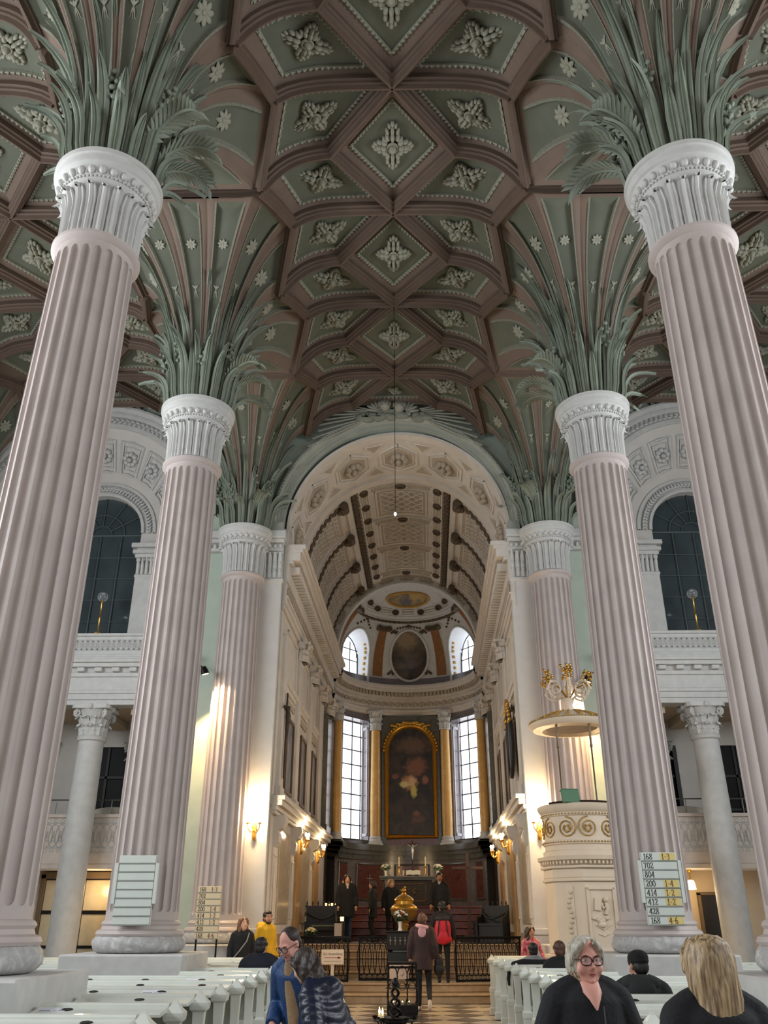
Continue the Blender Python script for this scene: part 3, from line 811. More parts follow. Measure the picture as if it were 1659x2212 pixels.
# longitudinal strips with medallions, transverse bands, garlands
A1, A2 = R(20), R(27)
def medal_mesh():
    mb = MB(); mb.lathe([(0, -.10), (.5, -.12), (.7, -.3), (.85, -.28), (1, -.1), (1.02, 0)], 20); 
    for i in range(8):
        a = 2 * PI * i / 8; mb.ell((.38 * math.cos(a), .38 * math.sin(a), -.15), (.16, .16, .14), 6, 4)
    return mb.mesh('medallion', M_bronze, 50)
MEDAL = medal_mesh()
def on_barrel(v, a, sx, sy, sz, lift=.04): return Matrix.Translation(BV(v, a, CW_ - lift)) @ Matrix.Rotation(a, 4, 'Y') @ Matrix.Diagonal((sx, sy, sz, 1))
VB = [3.0, 5.35, 7.7, 10.05]
for s in (-1, 1):
    vstrip(2.75, CL_V, s * A1, s * A2, .07, M_cream, 'longitudinal_band')
    for k in range(8):
        v = 3.0 + k * .98
        inst(MEDAL, 'medallion', vault, M=on_barrel(v, s * (A1 + A2) / 2, .14, .17, .25, .07))
        if k < 7:
            mb = MB(); hv = .29; aa, bb = s * (A1 + R(1.4)), s * (A2 - R(1.4)); c = v + .49
            bline(mb, [(c - hv, aa), (c + hv, aa), (c + hv, bb), (c - hv, bb), (c - hv, aa)], .02, lift=.07)
            for q in range(5):
                mb.M = on_barrel(c - hv * .8 + q * hv * .4, s * (A1 + A2) / 2, 1, 1, 1, .07); mb.ell((0, 0, 0), (.08, .035, .03), 7, 4)
            mb.M = None
            mb.build('panel_ornament', M_creamd, vault, smooth=50)
    mb = MB()
    for k in range(56):
        v = 2.8 + k * (CL_V - 2.85) / 55; mb.M = on_barrel(v, s * R(30), 1, 1, 1, .04)
        mb.ell((.03 * (-1) ** k, 0, -.03), (.085, .06, .07), 7, 5); mb.ell((-.05 * (-1) ** k, .04, -.02), (.05, .05, .05), 6, 4)
    mb.M = None; mb.build('leaf_garland', M_bronze, vault, smooth=60)
    vstrip(2.75, CL_V, s * R(33), s * R(37), .10, M_cream, 'longitudinal_band')
for v in VB:
    for s in (-1, 1):
        vstrip(v - .16, v + .16, s * R(37), s * R(86), .09, M_cream, 'transverse_rib')
        mb = MB()
        for k in range(20):
            a = s * lerp(R(42), R(86), k / 19); mb.M = on_barrel(v, a, 1, 1, 1, .10); mb.ell((0, .05 * (-1) ** k, -.02), (.09, .09, .05), 7, 4)
        mb.M = on_barrel(v, s * R(39), 1, 1, 1, .12)
        mb.tube([(-.0, -.2, -.08), (0, .2, -.08)], .13, 10); mb.ell((s * .13, 0, -.12), (.1, .12, .14), 8, 6); mb.ell((s * .22, 0, -.1), (.07, .09, .09), 8, 6)
        mb.M = None; mb.build('console_garland', M_bronze, vault, smooth=50)
    vstrip(v - .13, v + .13, -A1, A1, .07, M_cream, 'transverse_band')
    inst(MEDAL, 'medallion', vault, M=on_barrel(v, 0, .17, .13, .25, .07))
    for s in (-1, 1):
        mb = MB(); aa, bb = s * R(4.5), s * R(18.5); hv = .08
        bline(mb, [(v - hv, aa), (v + hv, aa), (v + hv, bb), (v - hv, bb), (v - hv, aa)], .018, lift=.07)
        for q in range(8):
            mb.M = on_barrel(v, lerp(aa, bb, (q + .5) / 8), 1, 1, 1, .07); mb.ell((0, 0, 0), (.035, .05, .03), 6, 4)
        mb.M = None; mb.build('panel_ornament', M_creamd, vault, smooth=50)
def lattice(v0, v1, a0, a1, nd):
    mb = MB(); bline(mb, [(v0, a0), (v0, a1), (v1, a1), (v1, a0), (v0, a0)], .05)
    i0, i1, b0, b1 = v0 + .17, v1 - .17, a0 + (a1 - a0) * .08, a1 - (a1 - a0) * .08
    bline(mb, [(i0, b0), (i0, b1), (i1, b1), (i1, b0), (i0, b0)], .03)
    na = 10
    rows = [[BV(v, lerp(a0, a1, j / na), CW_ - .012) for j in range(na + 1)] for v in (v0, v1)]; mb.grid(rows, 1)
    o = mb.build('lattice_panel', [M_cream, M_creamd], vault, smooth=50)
    mb = MB(); dv, da = i1 - i0, b1 - b0
    for k in range(-nd, nd * 2):
        for sg in (1, -1):
            # lines a = b0 + da*(t), v = i0 + dv*(k/nd + t*sg*?) clipped
            pts = []
            for j in range(13):
                t = j / 12; v = i0 + dv * ((k + .0) / nd + sg * t * 1.0 if sg > 0 else (k + .0) / nd + 1 - t)
                if i0 - 1e-6 <= v <= i1 + 1e-6: pts.append((v, b0 + da * t))
            if len(pts) > 1: bline(mb, pts, .026, 4, .02)
    mb.build('lattice_bars', M_cream, o, smooth=60)
    mb = MB()
    for i in range(nd):
        for j in range(5):
            mb.M = on_barrel(i0 + dv * (i + .5) / nd, b0 + da * (j + .5) / 5, 1, 1, 1, .01); mb.ell((0, 0, 0), (.05, .05, .04), 6, 4)
    mb.M = None; mb.build('lattice_buttons', M_creamd, o, smooth=60)
for v0, v1 in ((3.3, 5.05), (5.65, 7.4), (8.0, 9.75)):
    lattice(v0, v1, -R(16), R(16), 4)
    for s in (-1, 1): lattice(v0 - .05, v1 + .05, s * R(41), s * R(84), 5)
# ---- end arch in front of the apse
mb = MB(); n = 48
def ringf(r0, r1, v, mi=0):
    mb.grid([[BV(v, lerp(-PI / 2, PI / 2, j / n), r) for j in range(n + 1)] for r in (r0, r1)], mi)
ringf(2.58, 2.95, CL_V); ringf(2.58, 2.95, CL_V + .35)
mb.grid([[BV(v, lerp(-PI / 2, PI / 2, j / n), 2.58) for j in range(n + 1)] for v in (CL_V, CL_V + .35)])
endarch = mb.build('apse_arch', M_stone, vault, smooth=30)
for i in range(11):
    a = lerp(-R(80), R(80), i / 10); mb = MB(); h = R(5.6)
    q = [(2.64, a - h), (2.82, a - h), (2.82, a + h), (2.64, a + h)]
    mb.tube([BV(CL_V - .01, t, r) for r, t in q], .018, 5, closed=True, mi=0)
    for k in range(7):
        t = a - h * .8 + 1.6 * h * k / 6; mb.ell(BV(CL_V - .01, t, 2.73 + .03 * (-1) ** k), (.05, .02, .05), 6, 4, 1)
    mb.build('arch_ornament', [M_stone, M_creamd], endarch, smooth=50)
# ---- apse
def AP(th, r, z): return (r * math.sin(th), AV + r * math.cos(th), z)
T0, T1 = R(34), R(71)                                     # window opening
RO = 3.5
mb = MB()
def cyl(t0, t1, z0, z1, r=ARD, mi=0, k=None):
    k = k or max(2, int(abs(t1 - t0) / R(4))); mb.grid([[AP(lerp(t0, t1, j / k), r, z) for j in range(k + 1)] for z in (z0, z1)], mi)
cyl(-T0, T0, 1.9, 10.4)
for s in (-1, 1):
    cyl(s * T1, s * R(104), 1.9, 10.4); cyl(s * T0, s * T1, 1.9, 4.25); cyl(s * T0, s * T1, 8.6, 10.4)
apse = cstruct('wall_apse', mb, M_lmarb, smooth=30)
def reveal(out_in, out_out, m, name, parent):
    mb = MB(); mb.grid([out_in, out_out], cv=True); return mb.build(name, m, parent, smooth=30)
def bars_on(parent, P, us, vs_, rad=.022):
    mb = MB()
    for a in us: mb.tube([P(a, t) for t in (0, .25, .5, .75, 1)], rad, 5)
    for b in vs_: mb.tube([P(t, b) for t in (0, .5, 1)], rad, 5)
    mb.build('glazing_bars', M_lead, parent)
wn = 0
for s in (-1, 1):
    wn += 1; z0, z1 = 4.25, 8.6
    ob = [(R(70.5), RO), (R(36), RO)]
    def P(a, b, s=s): 
        p, q = Vector(AP(s * T1 * 1.0, RO - .06, lerp(z0, z1, b))), Vector(AP(s * T0, RO - .06, lerp(z0, z1, b))); return p.lerp(q, a)
    win = cstruct('window_%d' % wn, MB().add([P(0, 0), P(1, 0), P(1, 1), P(0, 1)], [(0, 1, 2, 3)]), M_pane)
    bars_on(win, lambda a, b: P(a, b) - Vector((s * -.0, .05, 0)), (.02, .25, .5, .75, .98), [0.004] + [i / 8 for i in range(1, 8)] + [.996], .024)
    inn = [AP(s * T1, ARD, z0), AP(s * T0, ARD, z0), AP(s * T0, ARD, z1), AP(s * T1, ARD, z1)]
    out = [P(0, 0), P(1, 0), P(1, 1), P(0, 1)]
    reveal(inn, out, M_lmarb, 'window_reveal', apse)
    # panelled inner reveal
    mb = MB(); A_, B_ = Vector(inn[1]), Vector(out[1]); d = (B_ - A_); nrm = Vector((-d.y, d.x, 0)).normalized() * (-.03 if s < 0 else .03)
    for t0, t1, q0, q1 in ((.12, .88, 4.4, 4.5), (.12, .88, 8.3, 8.4), (.12, .24, 4.4, 8.4), (.76, .88, 4.4, 8.4)):
        a, b = A_ + d * t0, A_ + d * t1
        vs = []
        for off in (Vector((0, 0, 0)), -nrm):
            vs += [(a.x + off.x, a.y + off.y, q0), (b.x + off.x, b.y + off.y, q0), (b.x + off.x, b.y + off.y, q1), (a.x + off.x, a.y + off.y, q1)]
        mb.add(vs, [(0, 1, 2, 3), (4, 7, 6, 5), (0, 4, 5, 1), (1, 5, 6, 2), (2, 6, 7, 3), (3, 7, 4, 0)])
    mb.build('reveal_panel', mat('pale_lilac_stone', (186, 184, 194), .4), apse)
    mb = MB(); z = z0
    mb.add([AP(s * T1, ARD - .05, z0 - .0), AP(s * T0, ARD - .05, z0), P(1, .0), P(0, .0)], [(0, 1, 2, 3)])
    mb.build('window_sill', M_gmarb, apse)
# apse entablature
mb = MB()
for (r_, z0, z1) in ((.14, 8.88, 9.0), (.18, 9.0, 9.1), (.10, 9.1, 9.52), (.2, 9.52, 9.6), (.24, 9.6, 9.75), (.42, 9.75, 9.86), (.46, 9.86, 9.98), (.40, 9.98, 10.05)):
    k = 40; t = R(96)
    a = [[AP(lerp(-t, t, j / k), ARD - r_, z) for j in range(k + 1)] for z in (z0, z1)]
    mb.grid(a)
    for z in (z0, z1): mb.grid([[AP(lerp(-t, t, j / k), rr, z) for j in range(k + 1)] for rr in (ARD - r_, ARD + .02)])
ae = mb.build('apse_entablature', M_cream, apse, smooth=30)
mb = MB()
for i in range(52):
    a = lerp(-R(92), R(92), i / 51); mb.M = Matrix.Translation(AP(a, ARD - .28, 9.68)) @ Matrix.Rotation(-a, 4, 'Z'); mb.cbox(0, 0, 0, .085, .2, .14)
mb.M = None; mb.build('modillion_row', M_creamd, ae, bevel=.01)
mb = MB()
for i in range(30):
    a = lerp(-R(92), R(92), i / 29)
    pts = [AP(a + R(2.6) * math.cos(q * .8) * (1 - q / 12), ARD - .11, 9.31 + .12 * math.sin(q * .8) * (1 - q / 12)) for q in range(11)]
    mb.tube(pts, .022, 5); mb.ell(AP(a + R(3), ARD - .12, 9.31), (.04, .04, .07), 6, 5)
mb.build('scroll_frieze', M_creamd, ae, smooth=50)
# ochre marble columns
ACAP = capital_mesh(.16, .62, M_stone)
def acol(u, v, r, parent):
    mb = MB(); mb.lathe([(r, 4.36), (r * 1.02, 5.5), (r * .88, 8.24), (0, 8.24)], 24, (u, v, 0)); c = mb.build('marble_column', M_ymarb, parent, smooth=50)
    mb = MB(); mb.lathe([(r * 1.5, 4.06), (r * 1.5, 4.14), (r * 1.35, 4.16), (r * 1.38, 4.22), (r * 1.15, 4.25), (r * 1.12, 4.3), (r * 1.2, 4.33), (r * 1.02, 4.38)], 24, (u, v, 0)); mb.cbox(u, v, 4.09, r * 3.1, r * 3.1, .06)
    mb.build('column_base', M_stone, c, smooth=40)
    inst(ACAP, 'capital', c, (u, v, 8.24), scale=r / .16)
for s in (-1, 1):
    acol(s * 1.34, AV + 2.38, .19, apse); acol(s * 2.62, AV + .58, .17, apse)
# stylobate ledge (dark marble) and the panelled wall below it
mb = MB()
for (d, z0, z1) in ((.42, 3.55, 3.72), (.48, 3.72, 3.86), (.56, 3.86, 4.0), (.5, 4.0, 4.07)):
    k = 40; t = R(98)
    mb.grid([[AP(lerp(-t, t, j / k), ARD - d, z) for j in range(k + 1)] for z in (z0, z1)])
    for z in (z0, z1): mb.grid([[AP(lerp(-t, t, j / k), rr, z) for j in range(k + 1)] for rr in (ARD - d, ARD + .02)])
mb.build('marble_ledge', M_gmarb, apse, smooth=30)
mb = MB(); k = 40; t = R(98); mb.grid([[AP(lerp(-t, t, j / k), ARD - .30, z) for j in range(k + 1)] for z in (1.9, 3.56)]); mb.build('dado', M_lmarb, apse, smooth=30)
for t0, t1 in ((-R(78), -R(62)), (-R(50), -R(24)), (R(24), R(50)), (R(62), R(78)), (-R(14), R(14))):
    mb = MB(); k = 8
    mb.grid([[AP(lerp(t0, t1, j / k), ARD - .33, z) for j in range(k + 1)] for z in (2.25, 3.42)])
    mb.build('red_marble_panel', M_rmarb, apse, smooth=30)
    mb = MB(); e = R(1.2)
    mb.tube([AP(lerp(t0, t1, j / k), ARD - .33, 2.25) for j in range(k + 1)] + [AP(lerp(t1, t0, j / k), ARD - .33, 3.42) for j in range(k + 1)], .035, 5, closed=True)
    mb.build('panel_moulding', M_gmarb, apse, smooth=40)
# ---- half dome with two round-headed windows
def DM(th, ph, r=ARD): return (r * math.sin(th) * math.cos(ph), AV + r * math.cos(th) * math.cos(ph), CZ - .25 + (r + .1) * math.sin(ph))
def in_win(th, ph):
    z = DM(th, ph)[2]; d = (abs(th) - R(53)) * 2.87
    if abs(d) > .86: return False
    return z < 11.25 + math.sqrt(max(0, .86 ** 2 - d * d))
mb = MB(); nt_, np_ = 132, 44; vs, fs = [], []
for i in range(np_ + 1):
    for j in range(nt_ + 1): vs.append(DM(lerp(-PI / 2 - .12, PI / 2 + .12, j / nt_), lerp(0, PI / 2, i / np_)))
for i in range(np_):
    for j in range(nt_):
        th, ph = lerp(-PI / 2 - .12, PI / 2 + .12, (j + .5) / nt_), lerp(0, PI / 2, (i + .5) / np_)
        if not in_win(th, ph): fs.append((i * (nt_ + 1) + j, i * (nt_ + 1) + j + 1, (i + 1) * (nt_ + 1) + j + 1, (i + 1) * (nt_ + 1) + j))
mb.add(vs, fs)
dome = cstruct('ceiling_apse', mb, M_stone, smooth=60)
for s in (-1, 1):
    wn += 1; th0 = s * R(53); inn, out = [], []
    zlow = 9.98
    loop = [(-.86, zlow)] + [(-.86 * math.cos(PI * i / 20), 11.25 + .86 * math.sin(PI * i / 20)) for i in range(21)] + [(.86, zlow)]
    def dome_r(z): 
        q = max(0, (z - (CZ - .25)) / (ARD + .1)); return ARD * math.sqrt(max(0, 1 - q * q))
    for d, z in loop:
        inn.append(AP(th0 + d / 2.87, dome_r(z), z)); dd = d * .82
        zz = zlow + (z - zlow) * .95
        ctr = Vector(AP(th0, 3.22, zz)); tg = Vector((math.cos(th0), -math.sin(th0), 0)); out.append(tuple(ctr + tg * dd))
    reveal(inn, out, mat('white_reveal', (236, 240, 246), .6, var=.02), 'window_reveal', dome)
    win = cstruct('window_%d' % wn, MB().add(out, [tuple(range(len(out)))]), M_pane)
    mb = MB(); tg = Vector((math.cos(th0), -math.sin(th0), 0)); c0 = Vector(AP(th0, 3.17, 0))
    for d in (-.7, -.25, .25, .7):
        top = 11.2 + .6 * math.sqrt(max(0, 1 - (d / .72) ** 2)); mb.tube([c0 + tg * d + Vector((0, 0, z)) for z in (zlow, top)], .022, 5)
    for z in (10.02, 10.5, 11.0, 11.45): mb.tube([c0 + tg * d + Vector((0, 0, z)) for d in (-.7, .7)], .022, 5)
    mb.tube([Vector(p) - Vector((0, 0, 0)) for p in out[1:-1]], .03, 5)
    mb.build('glazing_bars', M_lead, win)
    mb = MB(); mb.tube([Vector(p) for p in inn], .055, 7); mb.build('window_moulding', M_stone, dome, smooth=60)
    mb = MB()                                             # gilt squares on the reveals
    for side in (0, 1):
        for i in range(8):
            z = 10.25 + i * .22 if i < 6 else 11.5 + (i - 6) * .16
            idx = (1 if side == 0 else -2)
            d = (-.86 if side == 0 else .86) * (1 if z < 11.25 else math.sqrt(max(.05, 1 - ((z - 11.25) / .86) ** 2)))
            a = Vector(AP(th0 + d / 2.87, dome_r(z), z)); b = Vector(AP(th0, 3.22, z)) + tg * d * .82
            c = a.lerp(b, .3); e = (b - a).normalized() * .06; up = Vector((0, 0, .06)); nrm = tg * (.03 if d < 0 else -.03)
            vs = [c - e - up + nrm, c + e - up + nrm, c + e + up + nrm, c - e + up + nrm, c + nrm * 2]
            mb.add(vs, [(0, 1, 4), (1, 2, 4), (2, 3, 4), (3, 0, 4)])
    mb.build('gilt_squares', M_goldp, dome)
def dslab(t0, t1, p0, p1, lift, m, name, k=10):
    mb = MB(); top = [[DM(lerp(t0, t1, j / 4), lerp(p0, p1, i / k), ARD - lift) for j in range(5)] for i in range(k + 1)]
    bot = [[DM(lerp(t0, t1, j / 4), lerp(p0, p1, i / k), ARD + .01) for j in range(5)] for i in range(k + 1)]
    mb.grid(top); mb.grid([top[0], bot[0]]); mb.grid([top[-1], bot[-1]]); mb.grid([[r[0] for r in top], [r[0] for r in bot]]); mb.grid([[r[-1] for r in top], [r[-1] for r in bot]])
    return mb.build(name, m, dome, smooth=30)
def dline(mb, pts, rad, n=6, lift=0.0): mb.tube([DM(t, p, ARD - lift) for t, p in pts], rad, n)
for s in (-1, 1):
    for tc, p1 in ((R(27), R(38)), (R(79), R(46))):
        dslab(s * (tc - R(4)), s * (tc + R(4)), R(1), p1, .05, M_omarb, 'marble_strip')
        mb = MB(); c = DM(s * tc, p1 + R(1), ARD - .08)
        mb.M = Matrix.Translation(c) @ Matrix.Rotation(-s * tc, 4, 'Z'); mb.cbox(0, 0, 0, .5, .16, .14)
        for q in (-1, 1): mb.tube([(q * .22, -.12, .02), (q * .22, .1, .02)], .1, 10)
        mb.M = None; mb.build('strip_capital', M_bronze, dome, smooth=40)
mb = MB()
for pl, rad in ((R(47), .05), (R(50.5), .03)): dline(mb, [(lerp(-R(75), R(75), i / 40), pl + R(9) * (abs(lerp(-1, 1, i / 40)) ** 3) * 0) for i in range(41)], rad)
mb.build('ring_moulding', M_stone, dome, smooth=60)
mb = MB()
for i in range(60):
    t = lerp(-R(75), R(75), i / 59); mb.ell(DM(t, R(45.5), ARD - .03), .07 if i % 2 else .055, 7, 5)
mb.build('leaf_garland', M_bronze, dome, smooth=60)
for t, p in ((-R(70), R(57)), (-R(48), R(55)), (-R(18), R(54.5)), (R(18), R(54.5)), (R(48), R(55)), (R(70), R(57))):
    c = Vector(DM(t, p, ARD - .02)); o = Vector((0, AV, CZ - .25)); n = (c - o).normalized(); x = Vector((math.cos(t), -math.sin(t), 0)); y = n.cross(x)
    inst(MEDAL, 'medallion', dome, M=Matrix.Translation(c) @ Matrix((x, y, n)).transposed().to_4x4() @ Matrix.Diagonal((.15, .12, .3, 1)))
for t in (-R(59), -R(33), 0, R(33), R(59)):
    mb = MB(); h = R(8); q = [(t - h, R(52.6)), (t + h, R(52.6)), (t + h, R(57)), (t - h, R(57)), (t - h, R(52.6))]
    dline(mb, q, .018)
    for i in range(6): mb.ell(DM(t - h * .75 + h * 1.5 * i / 5, R(54.8), ARD), (.05, .05, .03), 6, 4)
    mb.build('panel_ornament', M_creamd, dome, smooth=50)
def painting_mat(name, base, patches, scale=2.2):
    """dim oil painting: dark ground with a few soft coloured clouds, all in the paint itself"""
    m = bpy.data.materials.new(name); m.use_nodes = True; nt = m.node_tree; b = nt.nodes['Principled BSDF']; b.inputs['Roughness'].default_value = .35
    tc = nt.nodes.new('ShaderNodeTexCoord'); n = nt.nodes.new('ShaderNodeTexNoise'); n.inputs['Scale'].default_value = scale; n.inputs['Detail'].default_value = 6; n.inputs['Distortion'].default_value = .8
    nt.links.new(tc.outputs['Object'], n.inputs['Vector'])
    r = nt.nodes.new('ShaderNodeValToRGB'); r.color_ramp.elements[0].position = .38; r.color_ramp.elements[1].position = .66
    r.color_ramp.elements[0].color = (*lin(base[0]), 1); r.color_ramp.elements[1].color = (*lin(base[1]), 1)
    nt.links.new(n.outputs['Fac'], r.inputs['Fac']); last = r.outputs['Color']
    for (cx, cy, cz, rad, sq, c) in patches:
        mp = nt.nodes.new('ShaderNodeMapping'); mp.inputs['Location'].default_value = (-cx / rad, -cy, -cz / (rad * sq)); mp.inputs['Scale'].default_value = (1 / rad, 0, 1 / (rad * sq))
        add = nt.nodes.new('ShaderNodeMixRGB'); add.inputs[0].default_value = .12
        nt.links.new(tc.outputs['Object'], mp.inputs['Vector'])
        mp.inputs['Location'].default_value = (-cx / rad, 0, -cz / (rad * sq))
        nx = nt.nodes.new('ShaderNodeTexNoise'); nx.inputs['Scale'].default_value = 7 ; nt.links.new(tc.outputs['Object'], nx.inputs['Vector'])
        va = nt.nodes.new('ShaderNodeVectorMath'); va.operation = 'ADD'
        sb = nt.nodes.new('ShaderNodeVectorMath'); sb.operation = 'SUBTRACT'; sb.inputs[1].default_value = (.5, .5, .5); nt.links.new(nx.outputs['Color'], sb.inputs[0])
        nt.links.new(mp.outputs['Vector'], va.inputs[0]); nt.links.new(sb.outputs['Vector'], va.inputs[1])
        g = nt.nodes.new('ShaderNodeTexGradient'); g.gradient_type = 'SPHERICAL'; nt.links.new(va.outputs['Vector'], g.inputs['Vector'])
        cr = nt.nodes.new('ShaderNodeValToRGB'); cr.color_ramp.elements[0].position = .0; cr.color_ramp.elements[1].position = .5; nt.links.new(g.outputs['Fac'], cr.inputs['Fac'])
        mx = nt.nodes.new('ShaderNodeMixRGB'); mx.inputs[2].default_value = (*lin(c), 1)
        nt.links.new(cr.outputs['Color'], mx.inputs[0]); nt.links.new(last, mx.inputs[1]); last = mx.outputs['Color']
    nt.links.new(last, b.inputs['Base Color'])
    return m
def oval(tc_, pc_, ta, pa, name, label, m, frame_m, lift=.03):
    mb = MB(); n = 40
    rim = [(tc_ + ta * math.cos(2 * PI * i / n), pc_ + pa * math.sin(2 * PI * i / n)) for i in range(n)]
    rows = []
    for k in range(7):
        f = k / 6; rows.append([DM(tc_ + (t - tc_) * f, pc_ + (p - pc_) * f, ARD - lift) for t, p in rim])
    mb.grid(rows, cv=True); root = thing(name, label, 'painting', CP, CR)
    mb.build('canvas', m, root, smooth=60)
    mb = MB(); mb.tube([DM(t, p, ARD - lift) for t, p in rim], .055, 8, closed=True)
    mb.build('frame', frame_m, root, smooth=60)
    return root
oval(0, R(18.5), R(16.5), R(20.5), 'oval_painting', 'dark upright oval painting of clouds between the upper apse windows',
     painting_mat('cloud_painting', ((44, 38, 32), (92, 78, 62)), [(-.1, 0, 11.9, .55, .8, (128, 108, 84)), (.15, 0, 11.0, .35, .7, (92, 72, 66)), (-.35, 0, 10.9, .25, .7, (96, 84, 70))], 2.0), M_stone)
oval(0, R(69), R(48), R(8.6), 'ceiling_oval_painting', 'wide gilt-framed oval painting on the crown of the apse dome',
     painting_mat('ceiling_painting', ((96, 98, 104), (178, 150, 96)), [(0, 0, 13.1, .3, .5, (110, 104, 110)), (.3, 0, 13.2, .3, .4, (188, 160, 98))], 2.5), M_goldp)
# corner flourishes round the upright oval
mb = MB()
for s in (-1, 1):
    for p in (R(3.5), R(36)):
        for q in range(5): mb.ell(DM(s * R(17.5) - s * R(1.3) * q, p + R(1.0) * (q % 3), ARD - .02), .06, 6, 4)
    for t in (R(52),):
        for q in range(-3, 4): mb.ell(DM(s * t + R(3.2) * q, R(44) - abs(q) * R(2.2), ARD - .02), .075 if q == 0 else .05, 6, 4)
for q in range(-4, 5): mb.ell(DM(R(3) * q, R(42) - R(.5) * abs(q), ARD - .02), .08 if q == 0 else .05, 7, 4)
mb.build('stucco_flourish', M_bronze, dome, smooth=60)
# ---- altar painting with gilt frame
m_alt = painting_mat('altar_painting_oil', ((30, 24, 20), (66, 48, 36)), [
    (.1, 0, 7.7, .75, .5, (96, 72, 52)), (.2, 0, 6.9, .5, .8, (122, 80, 56)), (-.05, 0, 6.35, .35, 1.0, (176, 128, 88)), (.05, 0, 6.35, .17, 1.6, (206, 168, 128)), (-.25, 0, 6.25, .24, .7, (206, 192, 128)), (.1, 0, 6.0, .16, 1.6, (196, 180, 96)),
    (.55, 0, 6.4, .16, 1.3, (148, 96, 76)), (-.6, 0, 6.55, .18, .7, (130, 72, 58)), (-.6, 0, 7.1, .25, 1.2, (62, 46, 38)), (.2, 0, 5.2, .18, .8, (120, 78, 58)), (.25, 0, 5.0, .32, .5, (88, 62, 48))], 2.4)
pt = thing('altar_painting', 'tall round-headed altar painting in a gilt frame above the altar', 'painting', CP, CR)
hw, zb, zs = .87, 4.42, 7.52; vv = AV + 2.56
mb = MB(); lp = arch_loop(0, hw, zb, zs, 24)
mb.add([(x, vv, z) for x, z in lp], [tuple(range(len(lp)))]); mb.build('canvas', m_alt, pt)
path = [(x, vv, z) for x, z in arch_loop(0, hw + .05, zb - .05, zs, 24)]
prof = [(-.09, 0), (-.08, .06), (-.03, .10), (.02, .07), (.06, .12), (.10, .05), (.10, 0)]
mb = MB(); mb.sweep(path + [path[0]], prof, up=(0, -1, 0)); fr = mb.build('frame', M_gold, pt, smooth=30)
mb = MB()
for i in range(25):
    a = PI * i / 24; r_ = hw + .16
    mb.ell((-r_ * math.cos(a), vv - .04, zs + r_ * math.sin(a)), (.07, .05, .07), 7, 5)
for s in (-1, 1):
    for i in range(6): mb.ell((s * (.12 + i * .12), vv - .06, zs + hw + .17 - i * .03 + .05 * (i % 2)), (.1, .05, .06), 7, 5)
mb.build('gilt_crest', M_gold, fr, smooth=60)
mb = MB(); mb.box(-.95, .95, vv - .02, vv + .2, 4.07, 4.32); mb.build('predella', M_rmarb, pt)
mb = MB(); mb.box(-1.12, 1.12, vv + .03, vv + .1, 4.07, 8.85); mb.build('dark_backing', M_gmarb, pt)
# ---- floors and steps of the chancel
m_bstep = marble('beige_step_marble', (206, 178, 140), (170, 136, 100), 2.5, .3)
mb = MB(); st = cstruct('floor_choir', MB().box(-3.0, 3.0, 3.9, 11.3, .0, 1.05), marble('grey_choir_floor', (128, 118, 108), (100, 92, 84), 3, .35))
def round_step(z0, z1, sag, ybase, hx, m, name='step'):
    pts = []
    for i in range(25):
        x = lerp(-hx, hx, i / 24); pts.append((x, ybase - sag * (1 - (x / hx) ** 2)))
    mb = MB(); mb.prism(pts + [(hx, 24.0), (-hx, 24.0)], z0, z1 - .04); mb.prism([(x, y - .035) for x, y in pts] + [(hx, 24.0), (-hx, 24.0)], z1 - .04, z1); return mb.build(name, m, floor, bevel=.015)
round_step(-.01, .175, .55, 20.95, 4.2, m_bstep); round_step(.176, .35, .55, 21.45, 4.0, m_bstep)
ptd, ptp = td, tp
for j in range(54, 58):
    for i in range(-9, 10):
        if (i + j) % 2 == 0: inst(td if i % 2 else tp, 'floor_tile', floor, (i * .4, j * .4, .356))
for i in range(5):
    z1 = .35 + .14 * (i + 1); mb = MB(); mb.box(-2.75, 2.75, 2.75 + i * .27, 4.3, .35 - .001 * i, z1 - .035); mb.box(-2.75, 2.75, 2.715 + i * .27, 4.3, z1 - .035, z1); mb.build('choir_step', m_bstep, st, bevel=.012)
for i in range(5):
    z1 = 1.05 + .18 * (i + 1); mb = MB(); mb.box(-2.8, 2.8, 6.7 + i * .33, 12.0, 1.05 - .001 * i, z1 - .035); mb.box(-2.8, 2.8, 6.665 + i * .33, 12.0, z1 - .035, z1); mb.build('altar_step', M_rmarb, st, bevel=.012)
mb = MB(); k = 24; mb.prism([AP(lerp(-R(95), R(95), i / k), ARD, 0)[:2] for i in range(k + 1)], 1.0, 1.94); mb.build('apse_floor', M_rmarb, st)
